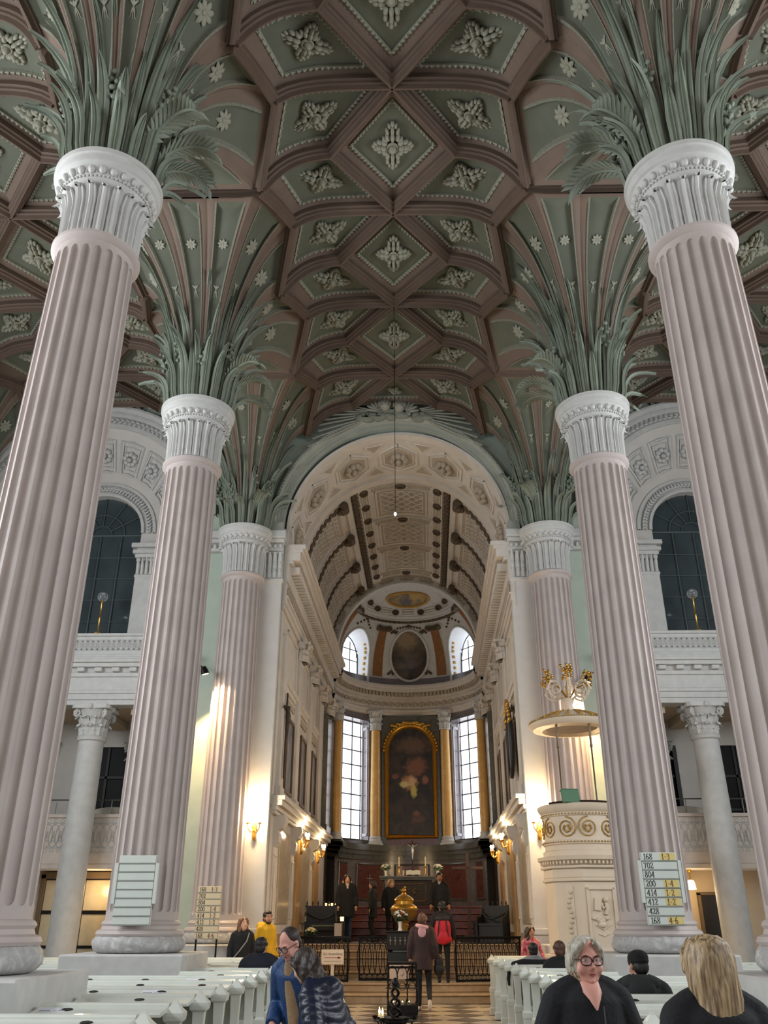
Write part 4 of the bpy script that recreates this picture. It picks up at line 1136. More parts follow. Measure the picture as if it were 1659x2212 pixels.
# ================================================================ AISLE ENDS: arched niches, windows, galleries
M_dglass = mat('dark_window_glass', (66, 76, 80), .12, var=.15, scale=1.2)
M_dbar = mat('dark_green_glazing_bar', (74, 84, 84), .5, var=0)
M_warmw = mat('warm_beige_wall', (206, 186, 158), .8, var=.04)
CORINTH = capital_mesh(.29, .68, M_stone)
SROSN = SROS.copy(); SROSN.materials.clear(); SROSN.materials.append(M_stone)
for side, s in (('left', -1), ('right', 1)):
    cx = s * NX; Y1 = YE + 1.0
    # upper back wall with the arched window
    wall = struct('wall_niche_' + side, plate([(cx - 3.2, 7.2), (cx + 3.2, 7.2), (cx + 3.2, 14.4), (cx - 3.2, 14.4)], [arch_loop(cx, 1.12, 7.45, NZ, 24)], Y1, Y1 + .3), M_wall)
    # coffered splay of the arch
    mb = MB(); n = 40
    prof = [(2.75, 0), (2.72, .03), (2.66, .06), (1.62, .92), (1.5, .97), (1.48, 1.0)]
    mb.grid([[(cx - r * math.cos(PI * j / n), YE + y, NZ + r * math.sin(PI * j / n)) for j in range(n + 1)] for r, y in prof])
    spl = mb.build('arch_splay', M_wall, wall, smooth=30)
    for i in range(9):
        a = PI * (i + .5) / 9; h = PI / 9 * .36
        def SP(t, q): # q 0 outer .. 1 inner
            r = lerp(2.62, 1.66, q); y = lerp(.09, .89, q) - .02; return (cx - r * math.cos(t), YE + y - .0, NZ + r * math.sin(t))
        mb = MB()
        for sh, rad in ((1, .045), (.72, .03)):
            qs = (.5 - .36 * sh, .5 + .36 * sh); pts = [(a - h * sh, qs[0]), (a, qs[0]), (a + h * sh, qs[0]), (a + h * sh, qs[1]), (a, qs[1]), (a - h * sh, qs[1])]
            mb.tube([SP(*p) for p in pts], rad, 6, closed=True)
        c = mb.build('coffer_frame', M_stone, spl, smooth=40)
        o, q2 = Vector(SP(a, .5)), Vector(SP(a, .6)); y_ = (q2 - o).normalized(); x_ = (Vector(SP(a + .02, .5)) - o).normalized(); z_ = x_.cross(y_)
        if z_.y > 0: z_ = -z_
        inst(SROSN, 'rosette', c, M=Matrix.Translation(o) @ Matrix((x_, y_, -z_)).transposed().to_4x4() @ Matrix.Diagonal((.24, .24, .4, 1)))
    # front archivolt with leaf garland
    mb = MB(); prof = [(2.74, 0), (2.74, .06), (2.86, .08), (2.86, .04), (3.06, .04), (3.06, .1), (3.14, .14), (3.2, .14), (3.3, .2), (3.36, .2), (3.36, 0)]
    mb.grid([[(cx - r * math.cos(PI * j / n), YE - y, NZ + r * math.sin(PI * j / n)) for j in range(n + 1)] for r, y in prof])
    mb.build('archivolt', M_stone, wall, smooth=30)
    for r, y, k, nm, sz in ((2.96, YE - .06, 64, 'leaf_garland', .085), (1.33, Y1 - .06, 44, 'leaf_garland', .075)):
        mb = MB()
        for i in range(k):
            a = PI * (i + .5) / k
            for dr in (-.4, .35):
                mb.M = Matrix.Translation((cx - (r + dr * sz) * math.cos(a + dr * .02), y, NZ + (r + dr * sz) * math.sin(a))) @ Matrix.Rotation(-(a) + PI / 2 + dr * 1.3, 4, 'Y')
                mb.ell((0, 0, 0), (sz * .95, .045, sz * .42), 7, 5)
        mb.M = None; mb.build(nm, M_stone, wall, smooth=60)
    mb = MB(); mb.grid([[(cx - r * math.cos(PI * j / n), Y1 - y, NZ + r * math.sin(PI * j / n)) for j in range(n + 1)] for r, y in ((1.12, 0), (1.12, .07), (1.2, .08), (1.2, .02), (1.44, .02), (1.44, .09), (1.52, .09), (1.52, 0))])
    mb.build('window_surround', M_stone, wall, smooth=30)
    # leaf scroll over the arch (in the spandrel under the vault)
    mb = MB(); rnd = random.Random(5)
    for i in range(46):
        a = lerp(R(25), R(155), (i + .5) / 46); r = 3.5 + .14 * math.sin(i * 1.7)
        mb.M = Matrix.Translation((cx - r * math.cos(a), YE - .07, NZ + r * math.sin(a))) @ Matrix.Rotation(rnd.uniform(0, PI), 4, 'Y')
        mb.ell((0, 0, 0), (.13, .05, .06), 7, 5)
    mb.M = None; mb.build('leaf_scroll', M_stone, wall, smooth=60)
    # glass and bars
    wn += 1
    lp = arch_loop(cx, 1.12, 7.45, NZ, 24)
    win = struct('window_%d' % wn, MB().add([(x, Y1 + .15, z) for x, z in lp], [tuple(range(len(lp)))]), M_dglass)
    mb = MB(); yb = Y1 + .12
    for d in (-.56, 0, .56): mb.tube([(cx + d, yb, 7.45), (cx + d, yb, NZ)], .024, 6)
    for z in (7.95, 8.55, 9.15, 9.75, 10.35): mb.tube([(cx - 1.12, yb, z), (cx + 1.12, yb, z)], .016, 6)
    mb.tube([(cx - 1.12, yb, NZ), (cx + 1.12, yb, NZ)], .03, 6)
    for r in (.28, .62): mb.tube([(cx - r * math.cos(PI * j / 16), yb, NZ + r * math.sin(PI * j / 16)) for j in range(17)], .024, 6)
    for j in range(1, 6):
        a = PI * j / 6; mb.tube([(cx - r * math.cos(a), yb, NZ + r * math.sin(a)) for r in (.28, 1.12)], .018, 6)
    mb.build('glazing_bars', M_dbar, win)
    mb = MB(); mb.box(cx - 1.12, cx + 1.12, Y1 + .02, Y1 + .06, 7.5, 7.82); mb.build('balcony_grille', M_black, win)
    # pilasters beside the window and splayed jambs with cornice
    for q in (-1, 1):
        a, b = sorted((cx + q * 1.16, cx + q * 1.62)); mb = MB()
        mb.box(a, b, Y1 - .2, Y1, 7.4, 9.72); mb.box(a - .02, b + .02, Y1 - .22, Y1, 9.66, 9.74); p = mb.build('pilaster', M_stone, wall, bevel=.012)
        mb = MB(); mb.box(a, b, Y1 - .18, Y1, 9.74, 10.2)
        for i in range(4):
            x = lerp(a, b, (i + .5) / 4); mb.tube([(x, Y1 - .2, 9.74), (x, Y1 - .22, 10.0), (x, Y1 - .3, 10.18)], [.04, .05, .015], 6)
        for x in (a + .06, b - .06): mb.ell((x, Y1 - .24, 10.14), (.07, .06, .07), 8, 6); mb.ell((x, Y1 - .22, 9.95), (.04, .04, .1), 6, 5)
        mb.build('capital', M_stone, p, smooth=45)
        mb = MB()
        for (z0, z1, d) in ((10.2, 10.3, .04), (10.3, 10.4, .1), (10.4, 10.62, .02), (10.46, 10.58, .14)):
            mb.box(a - d, b + d, Y1 - .24 - d, Y1, z0, z1)
            j0, j1 = (cx + q * 1.62, Y1 - .24 - d), (cx + q * 2.75, YE - d * .2)
            pts = [j0, j1, (j1[0] + q * .4, j1[1] + .3), (j0[0] + q * .3, Y1)]
            mb.prism(pts if q < 0 else pts[::-1], z0, z1)
        mb.prism([(cx + q * 1.62, Y1 - .1), (cx + q * 2.75, YE + .02), (cx + q * 3.1, YE + .3), (cx + q * 1.7, Y1 + .05)], 7.3, 10.4)
        mb.build('jamb_cornice', M_stone, wall, bevel=.01)
    # ---- upper gallery: parapet with ring frieze, cornice with modillions, entablature on columns
    g = thing('upper_gallery', 'white upper gallery with ring frieze under the arched window, %s aisle' % side, 'balcony', (cx, YE + .15, 0), kind='structure')
    X = 2.72
    mb = MB(); mb.box(-X, X, 0, .16, 7.36, 7.86); mb.box(-X, X, -.04, .2, 7.86, 7.93); mb.box(-X, X, -.03, .19, 7.30, 7.40)
    for x in (-X + .25, s * -.0 + s * .42, X - .25): mb.box(x - .27, x + .27, -.035, .05, 7.4, 7.86)
    par = mb.build('parapet', M_stone, g, bevel=.012)
    fields = ((-X + .6, s * .42 - .35), (s * .42 + .35, X - .6))
    for f0, f1 in fields:
        mb = MB(); k = int((f1 - f0) / .125); bx = (f1 - f0) / k
        for z in (7.50, 7.76): mb.tube([(f0, -.0, z), (f1, -.0, z)], .014, 4)
        for i in range(k):
            x = f0 + (i + .5) * bx
            for ra, rb in ((.056, .115), (.026, .06)): mb.tube([(x + ra * math.cos(2 * PI * j / 14), -.005, 7.63 + rb * math.sin(2 * PI * j / 14)) for j in range(14)], .012, 4, closed=True)
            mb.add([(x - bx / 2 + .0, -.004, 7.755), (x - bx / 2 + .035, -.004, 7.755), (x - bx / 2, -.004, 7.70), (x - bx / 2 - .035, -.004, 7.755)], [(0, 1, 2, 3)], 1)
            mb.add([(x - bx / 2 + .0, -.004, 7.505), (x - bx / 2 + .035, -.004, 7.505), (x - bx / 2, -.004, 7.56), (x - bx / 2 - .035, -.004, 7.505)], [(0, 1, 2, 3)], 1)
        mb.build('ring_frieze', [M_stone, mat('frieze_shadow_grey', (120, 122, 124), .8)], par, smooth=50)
    mb = MB()
    for z0, z1, d in ((7.24, 7.30, .16), (7.16, 7.24, .2), (7.06, 7.16, .14), (6.94, 7.06, .02), (6.84, 6.94, .04), (6.52, 6.84, .0), (6.44, 6.52, .03), (6.30, 6.44, .0), (6.18, 6.30, -.03)): mb.box(-X, X, -d, .45, z0, z1)
    ent = mb.build('entablature', M_stone, g, bevel=.01)
    md = MB().box(-.09, .09, -.14, 0, -.05, .05).mesh('modillion', M_stone, bevel=.012)
    for i in range(13): inst(md, 'modillion', ent, (lerp(-X + .2, X - .2, i / 12), .0, 7.0))
    mb = MB(); mb.box(-X, X, 0, .86, 7.2, 7.36); mb.box(-X, X, .4, 2.9, 6.2, 6.34)
    for x in (-1.8, s * -.8, 1.8): mb.box(x - .2, x + .2, .4, 2.9, 6.02, 6.2)
    mb.build('gallery_floor', M_warmw, g, bevel=.01)
    # column with leafy capital
    def gcol(x, y, label):
        t = thing('gallery_column', label, 'column', (x, y, 0), group='columns under the galleries')
        mb = MB(); mb.lathe([(.31, .55), (.315, 2), (.285, 5.36), (0, 5.36)], 32); mb.build('shaft', M_stone, t, smooth=60)
        mb = MB(); mb.lathe([(.4, .3), (.4, .36), (.38, .4), (.36, .46), (.33, .49), (.34, .53), (.31, .56)], 32); mb.cbox(0, 0, .15, .82, .82, .3); mb.build('base', M_stone, t, smooth=40)
        mb = MB(); mb.lathe([(.28, 5.34), (.33, 5.37), (.33, 5.42), (.29, 5.44)], 32); mb.build('neck_ring', M_stone, t, smooth=40)
        inst(CORINTH, 'capital', t, (0, 0, 5.42), scale=(1, 1, 1.1))
    gcol(s * 7.2, YE + .42, 'smooth white gallery column with leafy capital, %s aisle' % side)
    # jamb pilaster next to the green wall
    mb = MB(); mb.box(s * 5.12 if s > 0 else -5.42, 5.42 if s > 0 else -5.12, YE - .12, YE + .02, 0.0, 5.45); jp = mb.build('pilaster', M_stone, wall_east, bevel=.012)
    inst(CORINTH, 'capital', jp, (s * 5.27, YE - .02, 5.42), scale=(.62, .5, 1.1))
    mb = MB()
    for z0, z1, d in ((7.24, 7.30, .22), (7.16, 7.24, .26), (7.06, 7.16, .18), (6.52, 7.06, .06), (6.18, 6.52, .08)): mb.box(*sorted((s * (4.98 - d * .4), s * 5.45)), YE - .1 - d, YE + .02, z0, z1)
    mb.build('cornice_return', M_stone, wall_east, bevel=.01)
    # ---- lower back wall with dark windows, lower gallery, ground-floor wall
    lw = struct('wall_aisle_end_' + side, plate([(cx - 3.3, 0), (cx + 3.3, 0), (cx + 3.3, 7.2), (cx - 3.3, 7.2)], [[(cx + a, 3.3), (cx + b, 3.3), (cx + b, 5.6), (cx + a, 5.6)] for a, b in ((-2.2, -.9), (-.1, 1.25))], YE + 2.4, YE + 2.6), M_wall)
    for (a, b) in ((-2.2, -.9), (-.1, 1.25)):
        wn += 1
        win = struct('window_%d' % wn, MB().box(cx + a, cx + b, YE + 2.5, YE + 2.52, 3.3, 5.6), mat('night_dark_glass', (16, 16, 16), .5, var=0, spec=.15))
        mb = MB()
        for z in (4.05, 4.85): mb.box(cx + a, cx + b, YE + 2.46, YE + 2.5, z - .03, z + .03)
        mb.box((2 * cx + a + b) / 2 - .03, (2 * cx + a + b) / 2 + .03, YE + 2.46, YE + 2.5, 3.3, 5.6)
        for x in (cx + a + .04, cx + b - .04): mb.box(x - .05, x + .05, YE + 2.4, YE + 2.5, 3.3, 5.6)
        mb.build('window_frame', mat('dark_window_frame', (40, 38, 36), .6, var=0), win)
    for x in (s * 7.05 - s * .45, s * 9.1):
        mb = MB(); mb.box(x - .26, x + .26, YE + 2.24, YE + 2.42, 2.8, 5.0); p = mb.build('pilaster', M_wall, lw, bevel=.01)
        inst(CORINTH, 'capital', p, (x, YE + 2.3, 5.0), scale=(.85, .6, 1.1)); 
    for q in (-1, 1):
        mb = MB(); mb.box(*sorted((cx + q * 3.1, cx + q * 2.75)), YE + .3, YE + 2.6, 0, 7.2); mb.build('niche_side', M_wall, lw)
    lg = thing('lower_gallery', 'lower gallery parapet with interlaced ovals behind the column, %s aisle' % side, 'balcony', (cx, YE + .9, 0), kind='structure')
    mb = MB(); mb.box(-X, X, 0, .14, 2.95, 3.72); mb.box(-X, X, -.04, .2, 3.72, 3.8); mb.box(-X, X, -.05, 1.55, 2.62, 2.72); mb.box(-X, X, -.02, .2, 2.72, 2.97); mb.box(-X, X, .1, 1.55, 2.8, 2.9)
    mb.build('parapet', mat('pinkish_white_paint', (222, 208, 196), .7), lg, bevel=.012)
    mb = MB(); k = 34
    for i in range(k):
        x = lerp(-X + .15, X - .15, (i + .5) / k)
        mb.tube([(x + .115 * math.cos(2 * PI * j / 16), -.0, 3.33 + .25 * math.sin(2 * PI * j / 16)) for j in range(16)], .014, 4, closed=True)
        for z in (3.65, 3.01): mb.tube([(x + .045 * math.cos(2 * PI * j / 8), -.0, z + .035 * math.sin(2 * PI * j / 8)) for j in range(8)], .01, 4, closed=True)
        for dz in (-.1, 0, .1): mb.tube([(x - .05, -.0, 3.33 - .15), (x, -.005, 3.33 + dz), (x + .05, -.0, 3.33 - .15)], .008, 4)
    for z in (3.6, 3.07): mb.tube([(-X, 0, z), (X, 0, z)], .012, 4)
    mb.build('oval_tracery', M_stone, lg, smooth=50)
    mb = MB(); mb.tube([(-X, .05, 4.12), (X, .05, 4.12)], .016, 6)
    for i in range(9): mb.tube([(lerp(-X + .1, X - .1, i / 8), .05, 3.78), (lerp(-X + .1, X - .1, i / 8), .05, 4.12)], .012, 6)
    mb.build('hand_rail', mat('steel_rail', (120, 118, 112), .4, .8), lg)
    # curved bench back on the lower gallery
    mb = MB(); pts = [(-.75, 3.5), (.75, 3.5), (.75, 3.75)] + [(.75 - 1.5 * i / 12, 3.78 + .22 * math.sin(PI * i / 12) ** .6) for i in range(13)]
    mb.prism(pts, .0, .5, 'y'); bn = mb.build('gallery_bench', mat('cream_bench_paint', (224, 218, 204), .4), None, loc=(s * 6.75, YE + 1.25, 0), bevel=.02, label='cream rounded bench back behind the lower gallery rail, %s aisle' % side, cat='bench')
# ---- ground floor under the galleries
gd = thing('glazed_door', 'pale glazed door with dark bars behind the left gallery column', 'door', (-7.35, YE + 1.7, 0)); 
mb = MB()
for x0, x1, z0, z1 in ((-1.0, -.88, 0, 2.55), (.88, 1.0, 0, 2.55), (-1.0, 1.0, 2.45, 2.6), (-.06, .06, 0, 2.5), (-1, 1, 0, .3)): mb.box(x0, x1, -.06, .06, z0, z1)
mb.build('door_frame', mat('brown_door_frame', (112, 92, 66), .6), gd, bevel=.01)
for a in (-1, 1):
    for z0, z1 in ((.32, 1.0), (1.06, 1.7), (1.78, 2.44)):
        mb = MB(); mb.box(min(a * .07, a * .87), max(a * .07, a * .87), -.02, .02, z0, z1); mb.build('pane', mat('curtained_pane', (206, 190, 158), .25, var=.08), gd)
mb = MB()
for z in (.31, 1.03, 1.74, 2.45): mb.box(-.9, .9, -.05, .05, z - .03, z + .03)
mb.build('cross_bar', M_black, gd)
for s in (-1, 1): struct('wall_ground_left' if s < 0 else 'wall_ground_right', MB().box(s * NX - 2.75, s * NX + 2.75, YE + 1.78, YE + 1.9, 0, 2.66), M_warmw)
nb = thing('dark_notice_board', 'dark upright board on the beige wall, right aisle', 'board', (7.15, YE + 1.72, 0))
mb = MB(); mb.box(-.22, .22, -.03, .04, .7, 2.1); mb.build('panel', mat('black_panel', (34, 30, 28), .4), nb)
mb = MB()
for q in ((-.26, -.2, .66, 2.14), (.2, .26, .66, 2.14), (-.26, .26, .64, .7), (-.26, .26, 2.1, 2.16)): mb.box(q[0], q[1], -.05, .05, q[2], q[3])
mb.build('frame', mat('brown_door_frame', (112, 92, 66), .6), nb)
m_bulb = mat('warm_lit_glass', (255, 222, 160), .3, var=0, emit=9)
sl = thing('small_wall_lamp', 'small lit lamp under the lower gallery, right aisle', 'lamp', (6.62, YE + 1.2, 0))
mb = MB(); mb.lathe([(.02, 2.4), (.07, 2.38), (.09, 2.3), (.1, 2.2), (.0, 2.19)], 14); mb.build('lamp_shade', m_bulb, sl, smooth=50)
mb = MB(); mb.lathe([(0, 2.63), (.05, 2.62), (.05, 2.58), (.015, 2.56), (.015, 2.38), (.06, 2.37)], 12); mb.build('mount', M_brass, sl)
lamp('aisle_warm_light', 'POINT', (6.62, YE + 1.0, 2.1), 14, (1, .72, .4), .08)
lamp('aisle_warm_light', 'POINT', (-6.9, YE + 1.2, 2.2), 16, (1, .72, .4), .1)  # left point light stands alone, with no lamp built around it
# glass globe lamps on the upper parapets
m_glob = mat('clear_glass_globe', (235, 240, 245), .05, var=0, trans=.85)
for s, nm in ((-1, 'left'), (1, 'right')):
    g = thing('globe_lamp', 'clear glass globe lamp on a thin brass pole, %s upper gallery' % nm, 'lamp', (s * 7.38, YE + .22, 7.93))
    mb = MB(); mb.ell((0, 0, .98), .13, 20, 14); mb.build('globe', m_glob, g, smooth=80)
    mb = MB(); mb.lathe([(.09, 0), (.09, .03), (.03, .06), (.018, .12), (.018, .42), (.03, .44), (.018, .47), (.016, .82), (.05, .86), (.04, .89), (0, .9)], 12); mb.build('pole', M_brass, g, smooth=40)
    mb = MB(); mb.ell((0, 0, .96), (.03, .03, .05), 8, 6); mb.build('bulb', mat('unlit_bulb', (240, 236, 220), .3, var=0), g, smooth=60)
# spotlights on the gallery corner shining on the half columns
for s, nm, e in ((-1, 'left', 650), (1, 'right', 600)):
    p = Vector((s * 4.36, 18.85, 6.66)) if s < 0 else Vector((4.3, 18.85, 6.45)); tgt = Vector((s * 3.62, YE - .62, 4.3)); d = (tgt - p).normalized()
    t = thing('spotlight', 'lit spotlight at the %s gallery corner beside the half column' % nm, 'lamp', p)
    q = d.to_track_quat('Z', 'Y').to_matrix().to_4x4()
    mb = MB(); mb.lathe([(0, -.12), (.05, -.12), (.08, -.05), (.1, .06), (.085, .06)], 16); inst(mb.mesh('housing', M_black, 40), 'housing', t, M=q)
    mb = MB(); mb.lathe([(.0, .06), (.09, .05)], 16); inst(mb.mesh('lens', mat('spot_lens', (255, 232, 190), .3, var=0, emit=30)), 'lens', t, M=q)
    mb = MB(); mb.tube([(0, 0, -.05), (s * .15, .25, .2), (s * .45, .75, .42)], .02, 6); mb.build('arm', M_black, t)
    l = lamp('spot_beam', 'SPOT', p + d * .09, e, (1, .66, .31), .05, spot_size=R(105), spot_blend=.35); l.rotation_euler = d.to_track_quat('-Z', 'Y').to_euler()
# ---- cherubs, cloud and rays over the chancel arch
ch = thing('cherub_relief', 'stucco relief of cherub heads on a cloud with rays over the arch', 'relief', (0, YE - .16, AZ + 3.13)); ch.scale = (.95, 1.2, .85)
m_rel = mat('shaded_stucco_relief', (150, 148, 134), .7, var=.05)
for i, (x, z) in enumerate(((-.28, .30), (.12, .26))):
    mb = MB(); mb.ell((x, -.16, z), (.15, .15, .17), 14, 10); mb.ell((x, -.30, z - .02), (.025, .03, .03), 6, 5)
    for q in (-1, 1): mb.ell((x + q * .07, -.24, z - .06), (.06, .06, .055), 8, 6); mb.ell((x + q * .05, -.30, z + .03), (.02, .015, .015), 6, 4)
    for j in range(7): a = PI * j / 6; mb.ell((x + .13 * math.cos(a), -.18, z + .06 + .1 * math.sin(a)), (.06, .06, .05), 7, 5)
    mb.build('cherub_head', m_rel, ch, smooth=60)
    for q in (-1, 1):
        mb = MB()
        for j in range(5):
            a = R(10 + j * 22); mb.M = Matrix.Translation((x + q * (.2 + .09 * math.cos(a)), -.10, z - .08 + .14 * math.sin(a) - .05)) @ Matrix.Rotation(-q * (a), 4, 'Y')
            mb.ell((q * .1, 0, 0), (.2, .04, .055), 8, 5)
        mb.M = None; mb.build('wing', m_rel, ch, smooth=60)
for s in (-1, 1):
    for j in range(9):
        x0 = s * (.7 + .04 * (j % 3)); a = R(14 - j * 5.6); L = 1.15 + .12 * (j % 3) + j * .07
        z0 = .28 - j * .045
        mb = MB(); mb.M = Matrix.Translation((x0, -.05, z0)) @ Matrix.Rotation(-s * a if s > 0 else PI + a, 4, 'Y') ; mb.tube([(0, 0, 0), (L, 0, 0)], [.028, .036], 5)
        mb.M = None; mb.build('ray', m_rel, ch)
mb = MB(); rnd = random.Random(11)
for i in range(34):
    x = rnd.uniform(-.95, .95); mb.ell((x, -.05, .02 + rnd.uniform(0, .34) * (1 - abs(x)) + rnd.uniform(-.06, .04) - x * x * .1), (rnd.uniform(.12, .24), .1, rnd.uniform(.08, .16)), 10, 7)
mb.build('cloud', mat('grey_green_cloud', (128, 130, 117), .75), ch, smooth=60)
mb = MB()
for i in range(9):
    a = lerp(R(20), R(160), i / 8); mb.M = Matrix.Translation((.02, -.05, .32)) @ Matrix.Rotation(-a, 4, 'Y'); mb.ell((.3, 0, 0), (.28, .05, .09), 8, 5)
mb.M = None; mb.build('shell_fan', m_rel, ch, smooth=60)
# hanging wire with a small bulb below the vault crown
hw_ = thing('hanging_wire', 'thin wire with a tiny bulb hanging from the vault crown', 'wire', (0.0, 15.3, 0))
mb = MB(); mb.tube([(0, 0, 14.1), (0, 0, 8.95)], .006, 5); mb.build('wire', M_black, hw_)
mb = MB(); mb.ell((0, 0, 8.9), (.03, .03, .045), 8, 6); mb.build('bulb', mat('small_white_bulb', (240, 240, 235), .3, var=0, emit=1.5), hw_, smooth=60)
# ================================================================ FURNISHINGS
ORD = ['first', 'second', 'third', 'fourth', 'fifth', 'sixth', 'seventh', 'eighth', 'ninth', 'tenth', 'eleventh', 'twelfth', 'thirteenth', 'fourteenth']
m_pew = mat('white_pew_paint', (222, 226, 216), .28, var=.03, scale=5, coat=.2)
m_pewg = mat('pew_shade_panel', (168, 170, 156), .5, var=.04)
m_disc = mat('dark_metal_disc', (46, 44, 38), .45, .5, var=.3, scale=40)
def disc_mesh():
    mb = MB(); mb.lathe([(.043, 0), (.045, .004), (.036, .008), (.034, .005), (0, .006)], 18); return mb.mesh('shelf_disc', m_disc, 40)
DISC = disc_mesh()
def post_mesh():
    mb = MB()
    def sq(prof):
        rows = [[(sx * r, sy * r, z) for sx, sy in ((-1, -1), (1, -1), (1, 1), (-1, 1))] for r, z in prof]; mb.grid(rows, cv=True)
    sq([(.075, 0), (.075, .10), (.055, .12), (.058, .34), (.066, .36), (.066, .42), (.045, .45), (.042, .60), (.05, .80), (.052, .82), (.074, .84), (.08, .87), (.08, .895), (.05, .925), (.018, .965), (.012, .985), (0, .985)])
    return mb.mesh('end_post', m_pew)
POST = post_mesh()
def scroll_mesh():
    mb = MB(); pr = [(0, 0), (.50, 0), (.50, .08), (.44, .12), (.40, .25), (.43, .36), (.47, .44), (.45, .50), (.38, .50), (.33, .44), (.24, .42), (.17, .50), (.12, .64), (.05, .78), (0, .82)]
    mb.prism(pr, -.022, .022, 'x'); return mb.mesh('end_panel', m_pew, bevel=.006)
SCR = scroll_mesh()
def pew(s, row, y, x0, x1, where):
    n = ORD[row]
    t = thing('pew', 'white pew %s, %s row from the chancel' % (where, n), 'pew', (s * (x0 + x1) / 2, y, 0), group='white pews of the hall')
    L = (x1 - x0) / 2; inner = -s                          # aisle end is towards x = 0
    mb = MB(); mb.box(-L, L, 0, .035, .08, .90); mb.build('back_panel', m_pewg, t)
    mb = MB(); mb.prism([(-.03, .90), (.05, .90), (.065, .92), (.065, .945), (.05, .96), (-.03, .96), (-.045, .945), (-.045, .92)], -L, L, 'x'); mb.build('top_rail', m_pew, t)
    mb = MB(); mb.prism([(-.04, .935), (-.04, .905), (-.27, .880), (-.30, .880), (-.305, .905), (-.28, .911)], -L, L, 'x'); sh = mb.build('book_shelf', m_pew, t, bevel=.004)
    mb = MB(); mb.box(-L, L, .05, .46, .43, .465); mb.build('seat', m_pew, t, bevel=.008)
    mb = MB(); mb.box(-L, L, -.015, .05, .0, .1); mb.box(-L, L, -.012, 0, .45, .5); mb.build('foot_rail', m_pew, t)
    k = max(1, int((x1 - x0) / .62)); off = (row % 2) * .3
    for i in range(k):
        x = -L + (i + .25 + off) * (2 * L) / k
        inst(DISC, 'shelf_disc', sh, (x, -.165, .9225), (R(5.7), 0, 0))
    ends = (inner,) if x1 > 4 or x1 < 2.95 else (inner,)
    for e in ends:
        inst(POST, 'end_post', t, (e * (L + .05), -.02, 0)); inst(SCR, 'end_panel', t, (e * (L + .02), .0, 0))
    return t
ROWS = [5.95 + .95 * i for i in range(14)]
for s, nm in ((-1, 'left'), (1, 'right')):
    mx = 13 if s < 0 else 14
    for i in range(mx):
        y = ROWS[i]; r = mx - 1 - i
        ped = any(c - .9 - .5 < y < c + .9 + .32 for c in COLY[:2])
        if s > 0 and y > 15.7: pew(s, r, y, 1.83, 2.5, 'right of the aisle')
        elif ped:
            pew(s, r, y, 1.83, 2.86, '%s of the aisle, ending at a column' % nm)
            if y < 10: continue
            pew(s, r, y, 4.74, 8.6, 'behind the %s column' % nm)
        else: pew(s, r, y, 1.83, 8.6, '%s of the aisle, full length' % nm)
# leaflets lying on the book shelves
m_paper = mat('white_paper', (236, 238, 246), .6, var=0); m_ink = mat('printed_blue_grey', (96, 104, 128), .6, var=0)
def leaflet(x, row, rz, label):
    y = ROWS[row]; t = thing('leaflet', label, 'leaflet', (x, y - .165, .9235), group='leaflets on the pew shelves'); t.rotation_euler = (R(5.7), 0, rz)
    mb = MB(); mb.box(-.11, .11, -.075, .075, .0, .003); mb.build('sheet', m_paper, t)
    mb = MB()
    for a, b, c, d in ((-.09, .0, -.066, -.045), (.02, .05, -.06, -.05), (.06, .1, -.055, -.03), (.05, .07, .03, .055), (.075, .1, .035, .045)): mb.box(a, b, c, d, .0031, .0036)
    mb.build('print', m_ink, t)
leaflet(-2.42, 4, .05, 'white printed leaflet on the left pew shelf, larger of the middle two')
leaflet(-2.42, 6, .0, 'white printed leaflet on the left pew shelf close to the aisle')
leaflet(-2.72, 2, .06, 'white printed leaflet at the bottom left corner of the photo')
leaflet(-2.35, 12, .0, 'small white leaflet on the farthest left pew shelf')
leaflet(2.45, 4, -.04, 'white leaflet on the right pew shelf beside the blonde woman')
# ---- hymn boards with drawn numerals
STROKES = {
 '1': [[(.30, .80), (.42, .98), (.42, .04)], [(.22, .02), (.62, .02)]],
 '2': [[(.12, .76), (.18, .92), (.38, .99), (.56, .88), (.56, .70), (.40, .42), (.12, .06)], [(.10, .04), (.62, .04), (.64, .2)]],
 '3': [[(.12, .86), (.30, .99), (.52, .92), (.54, .70), (.32, .55), (.56, .42), (.58, .16), (.36, .0), (.10, .10)]],
 '4': [[(.50, .02), (.50, .98), (.06, .28), (.66, .28)], [(.36, .02), (.64, .02)]],
 '6': [[(.56, .90), (.40, .99), (.18, .78), (.10, .36), (.20, .06), (.38, .0), (.58, .16), (.56, .44), (.36, .56), (.14, .40)]],
 '7': [[(.10, .80), (.12, .96), (.62, .96), (.38, .50), (.30, .02)]],
 '8': [[(.36, .54), (.56, .70), (.54, .92), (.34, 1.0), (.14, .90), (.16, .68), (.36, .54), (.60, .34), (.58, .10), (.34, .0), (.10, .10), (.10, .34), (.36, .54)]],
 '0': [[(.36, 1.0), (.14, .80), (.09, .50), (.14, .18), (.36, .0), (.58, .18), (.63, .50), (.58, .80), (.36, 1.0)]],
 '-': [[(.14, .45), (.44, .45)]], ' ': []}
def glyphs(text, x, z, h, y, m, parent, adv=.72):
    for ch_ in text:
        mb = MB()
        for pl in STROKES[ch_]:
            for (a, b) in zip(pl, pl[1:]):
                a, b = Vector(a), Vector(b); d = (b - a); n = Vector((-d.y, d.x)).normalized()
                wd = .028 + .05 * abs(d.normalized().dot(Vector((.25, .97))))
                e = d.normalized() * .02
                q = [a - n * wd - e, b - n * wd + e, b + n * wd + e, a + n * wd - e]
                mb.add([(x + p.x * h * .82, y, z + p.y * h) for p in q], [(0, 1, 2, 3)])
        inst(mb.mesh('numeral', m, fix=False), 'numeral', parent)
        x += (adv if ch_ != '-' else .55) * h * .82
